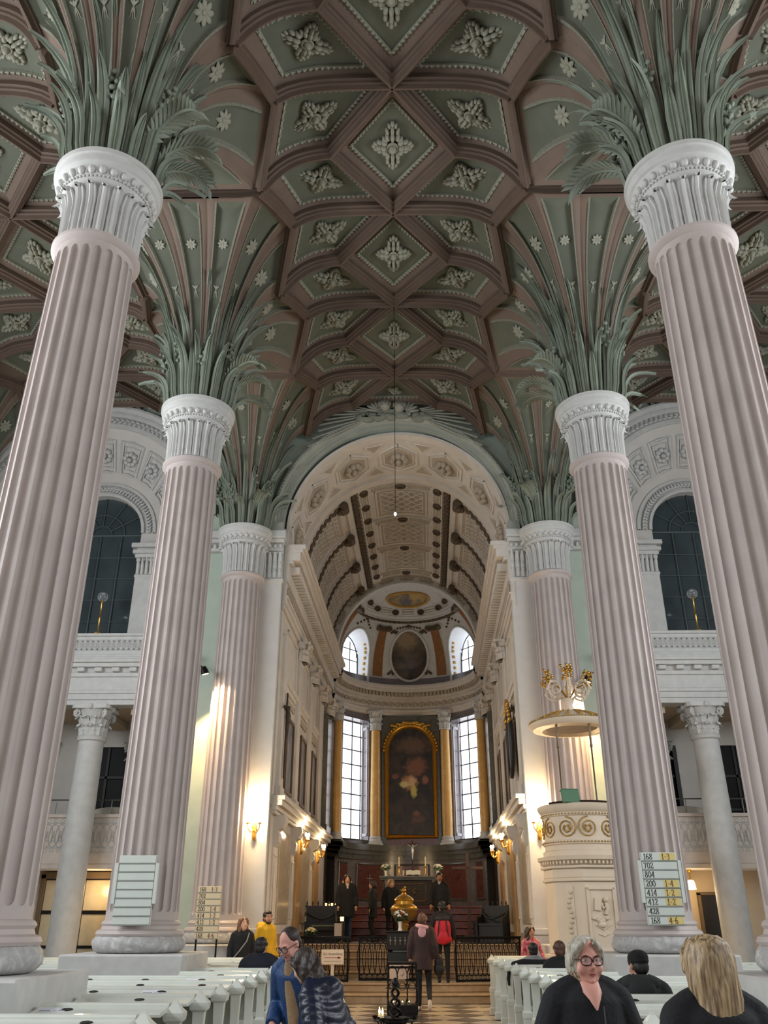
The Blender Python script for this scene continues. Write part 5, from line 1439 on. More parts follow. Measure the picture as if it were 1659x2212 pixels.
m_bw = mat('hymn_board_white', (216, 222, 214), .45, var=.02); m_bcream = mat('hymn_board_cream', (226, 206, 170), .5, var=.02)
m_dig = mat('black_numeral', (44, 40, 36), .5, var=0); m_digr = mat('brown_red_numeral', (120, 66, 34), .5, var=0); m_yp = mat('yellowed_card', (226, 204, 130), .6, var=.06, scale=8)
NUMS = [('168', '1-3'), ('702', ''), ('804', ''), ('200', '1-4'), ('414', '1-2'), ('412', '1-2'), ('428', ''), ('168', '4-6')]
def hymn_board(name, label, x, y, z0, z1, w_, bm, nums, cards, wide=True, legs=False):
    t = thing(name, label, 'hymn board', (x, y, 0)); n = 8; h = (z1 - z0) / n
    mb = MB(); mb.box(-w_ / 2, w_ / 2, .0, .035, z0, z1); mb.build('back_board', bm, t)
    for i in range(n):
        za = z1 - (i + 1) * h; mb = MB(); mb.box(-w_ / 2 + .01, w_ / 2 - .01, -.012, .0, za + .012, za + h - .004); p = mb.build('slat', bm, t, bevel=.002)
        mb = MB(); mb.box(-w_ / 2, w_ / 2, -.02, .0, za - .002, za + .010); mb.build('ledge', mat('board_edge_grey', (150, 152, 146), .5), t)
        if nums:
            a, b = NUMS[i]; glyphs(a, -w_ / 2 + .03, za + .024, h * .66, -.0145, m_dig, p)
            if b: glyphs(b, w_ * .06, za + .024, h * .66, -.0165, m_digr, p)
            if b and cards:
                mb = MB(); mb.box(w_ * .045, w_ * .45, -.0145, -.012, za + .016, za + h - .008); mb.build('number_card', m_yp, p)
    if wide:
        for sx in (-1, 1):
            mb = MB(); mb.box(*sorted((sx * w_ / 2, sx * (w_ / 2 + .045))), -.02, .04, z1 - 5.6 * h, z1 - .9 * h); mb.build('side_rail', bm, t, bevel=.004)
    if legs:
        for sx in (-1, 1):
            mb = MB(); mb.box(*sorted((sx * (w_ / 2 - .02), sx * (w_ / 2 - .05))), .036, .07, 0, z1 - .1); mb.build('leg', M_black, t)
        for sx in (-1, 1):
            mb = MB(); mb.cbox(sx * (w_ / 2 - .035), .05, .02, .05, .3, .04); mb.build('foot', M_black, t)
    return t
hymn_board('hymn_board', 'empty white slatted hymn board hung on a column', -3.77, 13.245, 1.50, 2.42, .54, m_bw, False, False)
hymn_board('hymn_board', 'white hymn board with black and brown numbers hung on the right column', 3.77, 13.245, 1.50, 2.45, .52, m_bw, True, True)
hymn_board('hymn_board', 'cream hymn board with numbers standing on black legs at the left half column', -3.735, 18.36, 1.24, 2.18, .47, m_bcream, True, False, wide=False, legs=True)
# ---- sconces
m_flame = mat('glowing_bulb', (255, 226, 160), .3, var=0, emit=40)
def sconce(p, rz, label, e=30, n=2):
    t = thing('wall_sconce', label, 'sconce', p, rz, group='gilt wall sconces')
    mb = MB(); mb.lathe([(0, -.30), (.03, -.28), (.05, -.2), (.035, -.1), (.06, 0), (.03, .05), (.0, .06)], 12, (0, -.03, 0)); mb.cbox(0, -.01, -.08, .09, .02, .36); mb.build('backplate', M_gold, t, smooth=45)
    for i in range(n):
        sx = (-1, 1, 0)[i] * .13; yy = -.16 if i < 2 else -.22
        mb = MB(); mb.tube([(0, -.04, -.06), (sx * .5, yy * .7, -.12), (sx, yy, -.04), (sx, yy, .04)], [.018, .016, .014, .014], 7); mb.lathe([(.0, .03), (.045, .05), (.05, .07), (.02, .075)], 12, (sx, yy, 0)); a = mb.build('arm', M_gold, t, smooth=45)
        mb = MB(); mb.lathe([(.016, .07), (.016, .15), (0, .15)], 10, (sx, yy, 0)); mb.build('candle_tube', mat('ivory_candle', (240, 230, 205), .5, var=0), a)
        mb = MB(); mb.ell((sx, yy, .19), (.028, .028, .05), 8, 6); mb.build('bulb', m_flame, a, smooth=60)
    wp = Matrix.Translation(p) @ Matrix.Rotation(rz, 4, 'Z') @ Vector((0, -.24, .24))
    lamp('sconce_light', 'POINT', wp, e, (1, .75, .44), .10)
sconce((-3.13, YE - .14, 3.42), 0, 'gilt two-armed wall sconce on the left chancel pier', 150)
sconce((3.08, YE - .14, 3.42), 0, 'gilt two-armed wall sconce on the right chancel pier', 150)
for s, v, lab in ((-1, 3.95, 'nearer gilt sconce on the left chancel wall'), (-1, 7.7, 'farther gilt sconce on the left chancel wall'), (1, 4.3, 'nearer gilt sconce on the right chancel wall'), (1, 8.2, 'farther gilt sconce on the right chancel wall')):
    sconce(CW(s * (CW_ - .12), v, 3.42), CR + (PI / 2 if s < 0 else -PI / 2), lab, 85, 3)
# ---- iron communion rails
def oval_mesh(w_=.085, h=.33):
    mb = MB(); pts = []
    for j in range(20):
        a = 2 * PI * j / 20; pts.append((w_ * math.copysign(abs(math.cos(a)) ** .8, math.cos(a)), 0, h * math.copysign(abs(math.sin(a)) ** 1.15, math.sin(a))))
    mb.tube(pts, .0085, 5, closed=True); return mb.mesh('tracery_oval', M_black, 60)
OVL = oval_mesh()
def spear_mesh():
    mb = MB(); mb.tube([(0, 0, -.1), (0, 0, .06)], .006, 5); mb.lathe([(0, .05), (.018, .075), (.0, .12)], 6); return mb.mesh('spear', mat('worn_iron', (92, 84, 76), .4, .7))
SPR = spear_mesh()
def rail(p0, p1, z, label, h=.9, name='iron_rail'):
    p0, p1 = Vector((*p0, z)), Vector((*p1, z)); d = p1 - p0; L = d.length; t = thing(name, label, 'railing', p0, math.atan2(d.y, d.x), group='black iron rails before the chancel')
    mb = MB(); mb.box(-.02, L + .02, -.035, .035, h - .035, h); mb.box(0, L, -.02, .02, h - .06, h - .035); mb.build('top_rail', M_black, t, bevel=.004)
    mb = MB(); mb.box(0, L, -.02, .02, .0, .05); mb.box(0, L, -.012, .012, .12, .135); mb.box(0, L, -.012, .012, h - .15, h - .135); mb.build('bottom_rail', M_black, t)
    for x in (.012, L - .012):
        mb = MB(); mb.box(x - .018, x + .018, -.018, .018, 0, h); mb.build('post', M_black, t)
    k = max(2, int(L / .105)); bx = L / k
    for i in range(k):
        x = (i + .5) * bx
        inst(OVL, 'tracery_oval', t, (x, 0, .44), scale=(bx / .105, 1, 1)); inst(SPR, 'spear', t, (x, 0, .62)); 
    mb = MB()
    for i in range(k):
        for zz in (.085, h - .098): mb.tube([((i + .5) * bx + .03 * math.cos(2 * PI * j / 8), 0, zz + .03 * math.sin(2 * PI * j / 8)) for j in range(8)], .006, 4, closed=True)
    mb.tube([(0, -.012, .44), (L, -.012, .44)], .006, 5)
    mb.build('ring_border', M_black, t)
rail((-2.78, 21.75), (-1.12, 21.3), .35, 'black iron rail with interlaced ovals left of the chancel steps')
rail((-.90, 21.75), (-.17, 21.75), .35, 'black iron gate panel left of the dark lectern')
rail((.16, 21.75), (.5, 21.75), .35, 'narrow black iron gate panel right of the dark lectern')
rail((1.27, 21.3), (2.78, 21.75), .35, 'black iron rail with interlaced ovals right of the chancel steps')
# dark lectern / offering stand between the gates
t = thing('lectern', 'black iron lectern with a pinned sheet at the chancel gate', 'lectern', (.04, 21.45, .35))
mb = MB(); mb.box(-.30, .30, -.12, .12, .62, .98); mb.box(-.34, .34, -.16, .16, .98, 1.01); mb.build('body', M_blackwood, t, bevel=.01)
mb = MB(); mb.prism([(-.18, .40), (.12, .40), (.12, .66), (-.18, .58)], -.28, .28, 'x'); mb.build('desk', mat('black_green_desk', (36, 42, 40), .35), t, bevel=.01)
mb = MB(); mb.prism([(-.185, .585), (-.02, .635), (-.02, .645), (-.185, .595)], -.17, .17, 'x'); mb.build('book', mat('grey_book', (96, 104, 106), .5), t)
for x in (-.27, .27):
    mb = MB(); mb.box(x - .02, x + .02, -.1, .1, 0, .42); mb.build('leg', M_black, t)
mb = MB(); mb.box(-.24, .18, -.125, -.12, .06, .34); mb.build('pinned_sheet', mat('pinkish_sheet', (226, 200, 180), .6, var=.03), t)
mb = MB(); mb.tube([(-.1, -.127, .1), (-.08, -.127, .22), (.0, -.127, .28), (.08, -.127, .2), (.04, -.127, .1)], .004, 4); mb.tube([(.0, -.127, .12), (.1, -.127, .16)], .004, 4); mb.build('drawing', m_ink, t)
fl = MB()
for i in range(5): fl.M = Matrix.Translation((-.22 + i * .11, -.125, .80)); fl.tube([(0, 0, -.07), (0, 0, .04)], .006, 5); fl.ell((0, 0, .07), (.012, .01, .018), 6, 5); fl.tube([(-.025, 0, .03), (0, 0, .0), (.025, 0, .03)], .006, 5)
fl.M = None; fl.build('lily_finials', mat('pale_metal', (190, 186, 176), .35, .7), t)
# bouquet helper
m_leafd = mat('dark_leaf_green', (56, 74, 50), .6, var=.2, scale=20); m_leafl = mat('soft_leaf_green', (112, 136, 108), .6, var=.2, scale=20)
m_wflow = mat('white_petals', (240, 238, 228), .6, var=.04); m_yflow = mat('yellow_petals', (232, 200, 96), .6, var=.1, scale=15); m_oflow = mat('rust_petals', (150, 74, 44), .6, var=.15, scale=15)
def bouquet(name, label, p, vase_h, spread, flowers, leafm, seed, vase_m=None, n=16):
    rnd = random.Random(seed); t = thing(name, label, 'flowers', p)
    if vase_h:
        mb = MB(); mb.lathe([(0, 0), (.055, 0), (.05, .02), (.035, vase_h * .35), (.04, vase_h * .7), (.06, vase_h), (.05, vase_h), (0, vase_h * .9)], 16); mb.build('vase', vase_m or mat('white_porcelain', (240, 240, 234), .2, var=0), t, smooth=50)
    mb = MB()
    for i in range(n * 2):
        a = rnd.uniform(0, 2 * PI); r_ = spread * rnd.uniform(.4, 1.05); z = vase_h + spread * rnd.uniform(.1, 1.1)
        q = Vector((r_ * math.cos(a), r_ * math.sin(a), z)); mb.tube([(0, 0, vase_h * .9), q * .6 + Vector((0, 0, vase_h * .4)), q], .004, 4)
        mb.M = Matrix.Translation(q) @ Euler((rnd.uniform(-1, 1), rnd.uniform(-1, 1), a)).to_matrix().to_4x4(); mb.ell((0, 0, 0), (.055, .025, .012), 6, 4); mb.M = None
    mb.build('foliage', leafm, t, smooth=50)
    for i in range(n):
        a = i * 2.39996; q = math.sqrt((i + .5) / n); r_ = spread * .9 * q; z = vase_h + spread * (.55 + .65 * math.sqrt(max(0, 1 - q * q)))
        mb = MB(); fr = rnd.uniform(.03, .045)
        for k in range(7): b = 2 * PI * k / 7; mb.ell((fr * .7 * math.cos(b), fr * .7 * math.sin(b), 0), (fr * .5, fr * .5, fr * .45), 6, 4)
        mb.ell((0, 0, fr * .3), fr * .6, 6, 5)
        mb.build('flower_head', flowers[i % len(flowers)], t, loc=(r_ * math.cos(a), r_ * math.sin(a), z), smooth=60)
bouquet('flower_vase', 'white vase of white and rust flowers on the dark lectern', (.04, 21.45, 1.361), .19, .17, [m_wflow, m_wflow, m_oflow, m_wflow], m_leafd, 1)
# ---- direction sign
t = thing('direction_sign', 'pale sign reading Zur Ausstellung with a red arrow, on a post', 'sign', (-1.42, 20.62, .176), R(3))
m_sgn = mat('cream_sign_board', (232, 212, 186), .5, var=.02)
mb = MB(); mb.box(-.24, .24, -.02, .0, .54, .83); mb.build('board', m_sgn, t, bevel=.004)
mb = MB(); mb.box(-.035, .035, .0, .03, 0, .6); mb.build('post', m_sgn, t)
mb = MB(); mb.box(-.16, .16, -.1, .14, 0, .03); mb.build('foot', m_sgn, t, bevel=.004)
mb = MB(); mb.box(-.18, .13, -.0225, -.02, .668, .678); mb.add([(.11, -.0225, .648), (.19, -.0225, .673), (.11, -.0225, .698)], [(0, 1, 2), (2, 1, 0)]); mb.build('arrow', mat('red_arrow', (168, 56, 44), .5, var=0), t)
mb = MB(); mb.box(-.18, .19, -.0225, -.02, .60, .606); mb.build('small_print', mat('grey_print', (150, 130, 112), .6, var=0), t)
def text_part(body, size, p, m, parent, name='lettering'):
    cu = bpy.data.curves.new('txt', 'FONT'); cu.body = body; cu.size = size; cu.align_x = 'CENTER'; cu.extrude = .0008
    o = bpy.data.objects.new('txt', cu); col.objects.link(o); dg = bpy.context.evaluated_depsgraph_get(); me = bpy.data.meshes.new_from_object(o.evaluated_get(dg)); bpy.data.objects.remove(o)
    me.materials.clear(); me.materials.append(m); inst(me, name, parent, p, (R(90), 0, 0))
text_part('Zur Ausstellung', .066, (0, -.0215, .725), mat('sign_lettering', (120, 84, 62), .6, var=0), t)
# ---- iron table with oval tracery and the candle tree in the middle aisle
t = thing('iron_table', 'black iron table with oval tracery legs in the middle aisle', 'table', (.07, 17.7, 0))
mb = MB(); mb.box(-.27, .27, -.22, .22, .84, .88); mb.box(-.27, .27, -.22, .22, .78, .80); mb.build('top', M_black, t, bevel=.005)
mb = MB(); mb.box(-.27, .27, -.22, .22, .02, .07); mb.box(-.28, .28, -.23, .23, .07, .2); mb.build('tray', M_black, t, bevel=.005)
OV2 = oval_mesh(.095, .30)
for y in (-.21, .21):
    for x in (-.18, 0, .18):
        for zz in (.36, .62): inst(OV2, 'tracery_oval', t, (x, y, zz), scale=(1, 1, .62))
for x in (-.26, .26):
    for y in (-.21, .21):
        mb = MB(); mb.box(x - .012, x + .012, y - .012, y + .012, 0, .85); mb.build('leg', M_black, t)
mb = MB(); mb.tube([(-.3, -.22, .47), (.3, -.22, .47)], .01, 6); mb.build('stretcher', mat('worn_iron', (92, 84, 76), .4, .7), t)
for i, x in enumerate((-.16, .0, .12)):
    o = thing('tea_light', 'small glass tea light on the iron table tray, %s' % ('left', 'middle', 'right')[i], 'candle', (t.location.x + x, t.location.y - .12, .2))
    mb = MB(); mb.lathe([(0, .0), (.022, .0), (.026, .045), (.022, .045), (0, .02)], 12); mb.build('cup', mat('candle_glass', (220, 214, 200), .1, var=0, trans=.6), o)
    mb = MB(); mb.ell((0, 0, .05), (.007, .007, .014), 6, 5); mb.build('flame', mat('candle_flame', (255, 214, 130), .5, var=0, emit=25), o)
ct = thing('candle_tree', 'wrought iron candle tree with two burning candles at the bottom of the photo', 'candle stand', (-.02, 9.0, 0))
mb = MB(); mb.lathe([(.24, 0), (.25, .03), (.1, .07), (.05, .2), (.045, .5), (.06, .62), (.10, .72), (.13, .76), (.0, .76)], 18); mb.build('stem', M_black, ct, smooth=45)
for q in (0, 1):
    mb = MB(); mb.tube([(.045 * math.sin(z * 12 + q * PI) * (1.1 - z * .6), .03 * math.cos(z * 12 + q * PI), .76 + z * .30) for z in [i / 20 for i in range(21)]], [.013] * 18 + [.011, .008, .004], 7); mb.build('twisted_rod', M_black, ct, smooth=60)
mb = MB(); mb.ell((0, 0, 1.03), (.03, .03, .05), 10, 8); mb.build('finial', M_black, ct, smooth=60)
mb = MB(); mb.tube([(.2 * math.cos(2 * PI * j / 24), .2 * math.sin(2 * PI * j / 24), .74) for j in range(24)], .008, 5, closed=True); mb.build('ring', M_black, ct)
for i, (x, y) in enumerate(((-.145, -.06), (-.115, -.16), (-.19, .06), (.1, -.16), (.17, -.05), (.18, .08), (.05, .18))):
    mb = MB(); mb.tube([(x * .4, y * .4, .68), (x * .8, y * .8, .70), (x, y, .745)], .007, 5); mb.lathe([(0, .745), (.02, .75), (.026, .77), (.02, .77)], 10, (x, y, 0)); mb.build('candle_cup', M_black, ct)
    if i < 2:
        o = thing('burning_candle', 'short burning candle on the iron candle tree, %s' % ('left', 'right')[i], 'candle', (ct.location.x + x, ct.location.y + y, .755))
        mb = MB(); mb.lathe([(0, 0), (.013, 0), (.013, .035), (0, .035)], 10); mb.build('wax', mat('wax', (238, 214, 170), .5, var=0), o)
        mb = MB(); mb.lathe([(0, .035), (.010, .05), (.008, .065), (0, .095)], 8); mb.build('flame', mat('candle_flame', (255, 214, 130), .5, var=0, emit=25), o)
# ---- pulpit
pu = thing('pulpit', 'cream pulpit with gilded scroll frieze and relief panel behind the right column', 'pulpit', (3.5, 17.25, 0), R(8))
m_pul = mat('cream_pulpit_paint', (226, 208, 184), .5, var=.03)
def ngon(r, n=8, a0=PI / 8): return [(r * math.cos(a0 + 2 * PI * i / n), r * math.sin(a0 + 2 * PI * i / n)) for i in range(n)]
mb = MB()
for r_, z0, z1 in ((.82, 0, .25), (.78, .25, .95), (.8, .95, 1.02), (.70, 1.02, 2.2), (.74, 2.2, 2.26), (.71, 2.26, 2.42), (.76, 2.42, 2.47)): mb.prism(ngon(r_ / math.cos(PI / 8)), z0, z1)
mb.build('pedestal', m_pul, pu, bevel=.012)
mb = MB(); mb.lathe([(.70, 2.46), (.76, 2.48), (.78, 2.54), (.85, 2.56), (.86, 2.62), (.74, 2.64), (.74, 2.72), (.70, 2.74), (.70, 2.82), (.73, 2.84), (.73, 2.9), (.70, 2.91), (.70, 3.32), (.73, 3.33), (.73, 3.38), (.75, 3.4), (.79, 3.46), (.80, 3.52), (.76, 3.54), (.68, 3.55), (.66, 3.4), (0, 3.4)], 56); mb.build('drum', m_pul, pu, smooth=30)
mb = MB(); mb.lathe([(.66, 3.54), (.70, 3.55), (.72, 3.57), (.70, 3.585), (.62, 3.585)], 48, a0=R(200), a1=R(350)); mb.build('armrest_pad', mat('dark_cushion', (50, 34, 28), .8), pu, smooth=40)
for i in range(11):
    a0 = 2 * PI * i / 11; mb = MB(); pts = []
    sg = (-1) ** i
    for j in range(22):
        q = j / 21; ang = sg * (q * 3.6 * PI) + PI / 2; rr = .205 * (1 - .72 * q); pts.append((a0 + rr * .95 * math.cos(ang) / .7, 3.115 + rr * .92 * math.sin(ang)))
    mb.tube([(.712 * math.cos(a), .712 * math.sin(a), z) for a, z in pts], .0125, 5)
    for j in range(5):
        b = a0 + .09 * math.cos(j * 2.4) / 1.2; mb.ell((.715 * math.cos(b), .715 * math.sin(b), 3.1 + .06 * math.sin(j * 2.4)), .024, 6, 4)
    mb.build('gilt_scroll', M_goldp, pu, smooth=60)
mb = MB()
for i in range(72):
    a = 2 * PI * i / 72
    for z in (2.87, 3.355): mb.ell((.735 * math.cos(a), .735 * math.sin(a), z), (.02, .02, .014), 5, 4)
mb.build('gilt_leaf_band', M_goldp, pu, smooth=60)
mb = MB()
for i in range(64): a = 2 * PI * i / 64; mb.M = Matrix.Rotation(a, 4, 'Z'); mb.cbox(.78, 0, 2.52, .06, .035, .05)
mb.M = None; mb.build('dentil_band', m_pul, pu)
# relief panel on the face towards the nave
mb = MB(); f = -.70
for x0, x1, z0, z1 in ((-.26, .26, 2.06, 2.1), (-.26, .26, 1.08, 1.12), (-.26, -.22, 1.08, 2.1), (.22, .26, 1.08, 2.1)): mb.box(x0, x1, f - .03, f + .01, z0, z1)
mb.build('panel_frame', m_pul, pu, bevel=.006)
mb = MB(); mb.M = Matrix.Translation((-.02, f, 1.82)) @ Matrix.Rotation(.12, 4, 'Y'); mb.cbox(-.05, -.01, 0, .12, .05, .2); mb.M = None
mb.ell((.08, f - .03, 1.9), (.045, .04, .05), 10, 8); mb.tube([(.07, f - .02, 1.85), (.10, f - .02, 1.76), (.06, f - .02, 1.66)], [.03, .045, .04], 8); mb.tube([(.08, f - .03, 1.8), (.02, f - .04, 1.76), (0, f - .03, 1.84)], .018, 6)
for i in range(10): mb.ell((.06 - .02 * i + .03 * math.sin(i * 2), f - .01, 1.62 - .02 * (i % 4)), (.06, .025, .03), 8, 5)
mb.ell((-.02, f - .02, 1.5), (.08, .03, .05), 10, 7); mb.tube([(-.14, f - .005, 1.5), (0, f - .01, 1.42), (.14, f - .005, 1.5)], .012, 5); mb.tube([(-.1, f - .005, 1.36), (0, f - .01, 1.32), (.1, f - .005, 1.36)], .01, 5)
mb.build('relief_figures', m_pul, pu, smooth=50)
for sx in (-1, 1):
    mb = MB(); mb.M = Matrix.Rotation(sx * PI / 4, 4, 'Z')
    mb.box(-.08, .08, f - .02, f + .01, 1.08, 2.12, 0)
    for i in range(12): mb.ell((.03 * math.sin(i * 1.3), f - .03, 1.14 + i * .08), (.045, .02, .035), 6, 4, 1)
    mb.M = None; mb.build('ornament_strip', [m_pul, mat('grey_relief', (208, 192, 170), .6)], pu, smooth=50)
# sounding board
mb = MB(); mb.lathe([(0, 5.06), (.52, 5.04), (.58, 4.98), (.62, 4.98), (.66, 5.0), (.76, 5.0), (.82, 5.05), (.84, 5.1), (.80, 5.14), (.7, 5.16), (.45, 5.28), (.25, 5.36), (.1, 5.38), (.08, 5.42), (.07, 5.5), (.11, 5.6), (.12, 5.63), (.0, 5.63)], 48); cn = mb.build('sounding_board', m_pul, pu, smooth=35)
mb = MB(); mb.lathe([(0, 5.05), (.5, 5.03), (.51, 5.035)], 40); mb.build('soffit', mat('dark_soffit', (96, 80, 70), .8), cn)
mb = MB()
for i in range(90): a = 2 * PI * i / 90; mb.ell((.825 * math.cos(a), .825 * math.sin(a), 5.135), .017, 5, 4)
for i in range(16):
    a = 2 * PI * i / 16; mb.tube([(r_ * math.cos(a), r_ * math.sin(a), z) for r_, z in ((.66, 5.19), (.45, 5.295), (.25, 5.37))], [.035, .025, .012], 5)
mb.build('gilt_beads', M_goldp, cn, smooth=60)
for i in range(6):
    a = 2 * PI * i / 6 + .3; mb = MB(); pts = []
    for j in range(26):
        q = j / 25; ang = -PI * .75 + q * 3.4 * PI; rr = .20 * (1 - .7 * q); pts.append((.30 + rr * math.cos(ang), 5.82 + rr * math.sin(ang)))
    path = [(.06, 5.62), (.12, 5.64)] + pts
    mb.tube([(x * math.cos(a), x * math.sin(a), z) for x, z in path], [.02] * 20 + [.016] * 8, 6)
    for j in range(0, 18, 3): x, z = path[j + 4]; mb.ell((x * math.cos(a) * 1.05, x * math.sin(a) * 1.05, z), .032, 6, 4)
    mb.build('scroll', m_pul, cn, smooth=60)
for k, (x, z, tilt) in enumerate(((0, 6.16, 0), (-.42, 6.02, -.5), (.42, 6.0, .5))):
    mb = MB(); mb.tube([(0, 0, 5.6), (x * .4, 0, 5.85), (x * .85, 0, z - .06)], [.022, .018, .014], 6); rnd = random.Random(k)
    for i in range(22):
        a = i * 2.4; r_ = .035 + .09 * rnd.random(); mb.ell((x + r_ * math.cos(a), r_ * math.sin(a), z - .12 + .32 * rnd.random()), (.03, .03, .035), 6, 4)
    mb.tube([(x, 0, z), (x * 1.1 + .04, 0, z + .14), (x * 1.1 - .02, 0, z + .24)], [.015, .02, .004], 6)
    mb.build('gilt_bunch', M_gold, cn, smooth=60)
for a in (R(225), R(282)):
    x, y = .66 * math.cos(a), .66 * math.sin(a); mb = MB(); mb.lathe([(.016, 3.5), (.016, 4.55), (.028, 4.57), (.028, 4.6), (.02, 4.62), (.024, 4.8), (.024, 5.0)], 10, (x, y, 0)); mb.build('canopy_rod', mat('bronze_rod', (112, 94, 72), .4, .7), pu, smooth=40)
mb = MB(); mb.M = Matrix.Translation((-.36, -.62, 3.66)) @ Matrix.Rotation(R(-20), 4, 'X'); mb.cbox(0, 0, 0, .34, .05, .26); mb.cbox(0, .02, .12, .34, .12, .02); mb.M = None
mb.build('green_lectern_cloth', mat('sage_green_cloth', (92, 128, 100), .85, var=.06), pu, bevel=.01)
# ---- altar and what stands on it
al = thing('altar', 'dark marble altar with carved front below the painting', 'altar', CW(.03, 8.8, 1.951), CR)
mb = MB(); mb.box(-.94, .94, -.42, .5, .80, .86); mb.box(-.90, .90, -.38, .5, .74, .80); mb.build('mensa', M_gmarb, al, bevel=.012)
mb = MB(); mb.box(-.84, .84, -.30, .5, .06, .74); mb.box(-.88, .88, -.34, .5, 0, .06); mb.build('body', marble('black_brown_marble', (40, 34, 30), (62, 52, 46), 4, .5), al, bevel=.01)
mb = MB()
for q in ((-.5, .5, .62, .66), (-.5, .5, .14, .18), (-.5, -.46, .14, .66), (.46, .5, .14, .66)): mb.box(q[0], q[1], -.32, -.29, q[2], q[3])
for i in range(9): mb.ell((.12 + .09 * math.cos(i * 1.1) * (i % 3), -.31, .42 + .06 * math.sin(i * 1.7)), (.05, .02, .03), 7, 5)
mb.build('front_relief', M_bronze, al, smooth=40)
for sx in (-1, 1):
    mb = MB(); mb.lathe([(.05, .02), (.05, .06), (.03, .1), (.04, .35), (.028, .6), (.05, .68), (.06, .74)], 12, (sx * .72, -.36, 0)); mb.build('corner_column', M_lmarb, al, smooth=40)
AZT = 2.812
def candlestick(u, label):
    t = thing('candlestick', label, 'candlestick', CW(u, 8.75, AZT), CR, group='brass candlesticks on the altar')
    mb = MB(); mb.lathe([(.06, 0), (.06, .015), (.03, .04), (.014, .08), (.022, .12), (.012, .16), (.016, .24), (.045, .27), (.04, .28), (0, .28)], 14); mb.build('stick', M_brass, t, smooth=40)
    mb = MB(); mb.lathe([(.022, .28), (.022, .56), (0, .565)], 12); mb.build('candle', mat('ivory_candle', (240, 230, 205), .5, var=0), t, smooth=40)
candlestick(-.31, 'brass candlestick with a tall white candle, left of the open book'); candlestick(.51, 'brass candlestick with a tall white candle, right of the open book')
t = thing('short_candle', 'short white candle left of the open altar book', 'candle', CW(-.17, 8.7, AZT), CR)
mb = MB(); mb.lathe([(.04, 0), (.04, .02), (.02, .03), (0, .03)], 12); mb.build('holder', M_brass, t); mb = MB(); mb.lathe([(.024, .03), (.024, .17), (0, .17)], 12); mb.build('candle', mat('ivory_candle', (240, 230, 205), .5, var=0), t)
t = thing('open_book', 'open white book on a low stand on the altar', 'book', CW(.13, 8.65, AZT), CR)
mb = MB(); mb.prism([(-.06, 0), (.1, 0), (.1, .05)], -.18, .18, 'x'); mb.build('stand', M_blackwood, t)
for sx in (-1, 1):
    mb = MB(); rows = [[(sx * x, lerp(-.07, .08, j), .03 + .13 * j + .02 * math.sin(PI * x / .22)) for x in [.22 * i / 6 for i in range(7)]] for j in (0, 1)]
    mb.grid(rows); mb.grid([[(p[0], p[1] + .012, p[2] - .012) for p in r] for r in rows]); mb.build('page_block', mat('bright_page', (240, 238, 230), .6, var=0), t, smooth=40)
bouquet('flower_vase', 'white vase of white flowers at the left end of the altar', CW(-.72, 8.75, AZT), .16, .14, [m_wflow], m_leafl, 4)
bouquet('flower_vase', 'white vase of white flowers at the right end of the altar', CW(.88, 8.75, AZT), .16, .14, [m_wflow], m_leafl, 5)
def cross(name, label, cat, p, rz, h, w_, bar, th, m, armz, base=None):
    t = thing(name, label, cat, p, rz)
    mb = MB(); mb.box(-bar, bar, -th, th, 0, h); mb.build('upright', m, t, bevel=.004)
    mb = MB(); mb.box(-w_, w_, -th, th, armz - bar, armz + bar); mb.build('cross_arm', m, t, bevel=.004)
    if base: mb = MB(); mb.cbox(0, 0, .05, base, base, .1); mb.cbox(0, 0, .13, base * .6, base * .6, .06); mb.build('foot', m, t, bevel=.008)
    return t
m_dwood = mat('dark_brown_wood', (58, 36, 28), .5, var=.2, scale=8)
def corpus(parent, z, s, m, y=-.03):
    mb = MB()
    mb.tube([(0, y, z), (0, y * 1.2, z - .12 * s), (.01, y, z - .25 * s), (0, y, z - .45 * s), (0, y, z - .62 * s)], [.035 * s, .065 * s, .05 * s, .035 * s, .015 * s], 8)
    for sx in (-1, 1): mb.tube([(sx * .04 * s, y, z - .02 * s), (sx * .16 * s, y, z + .06 * s), (sx * .28 * s, y, z + .12 * s)], [.025 * s, .02 * s, .014 * s], 7)
    mb.ell((.01, y * 1.5, z + .06 * s), (.035 * s, .04 * s, .05 * s), 9, 7); mb.ell((0, y, z - .27 * s), (.06 * s, .045 * s, .05 * s), 8, 6)
    mb.build('corpus', m, parent, smooth=60)
m_silver = mat('silvered_figure', (206, 204, 198), .3, .6, var=.05)
t = cross('altar_crucifix', 'silver crucifix figure on a dark cross standing behind the altar', 'crucifix', CW(.1, 9.6, 1.951), CR, 1.98, .19, .028, .02, m_dwood, 1.86, .24); corpus(t, 1.78, .62, m_silver)
cross('standing_cross', 'tall dark wooden cross standing right of the altar steps', 'cross', CW(1.68, 5.6, 1.051), CR, 2.22, .43, .04, .035, m_dwood, 1.83, .5)
t = cross('wall_crucifix', 'dark crucifix with figure on the left chancel wall', 'crucifix', CW(-CW_ + .15, .55, 4.55), CR + PI / 2, 2.0, .3, .03, .02, m_dwood, 1.62); corpus(t, 1.58, 1.05, mat('dark_carved_figure', (64, 52, 44), .6))
t = thing('thin_cross', 'thin white cross on the red marble panel left of the altar', 'cross', CW(*AP(R(-37), ARD - .36, 0)[:2], 2.68), CR + R(37))
mb = MB(); mb.box(-.012, .012, -.01, .01, 0, .42); mb.build('upright', m_silver, t); mb = MB(); mb.box(-.13, .13, -.01, .01, .25, .274); mb.build('cross_arm', m_silver, t)
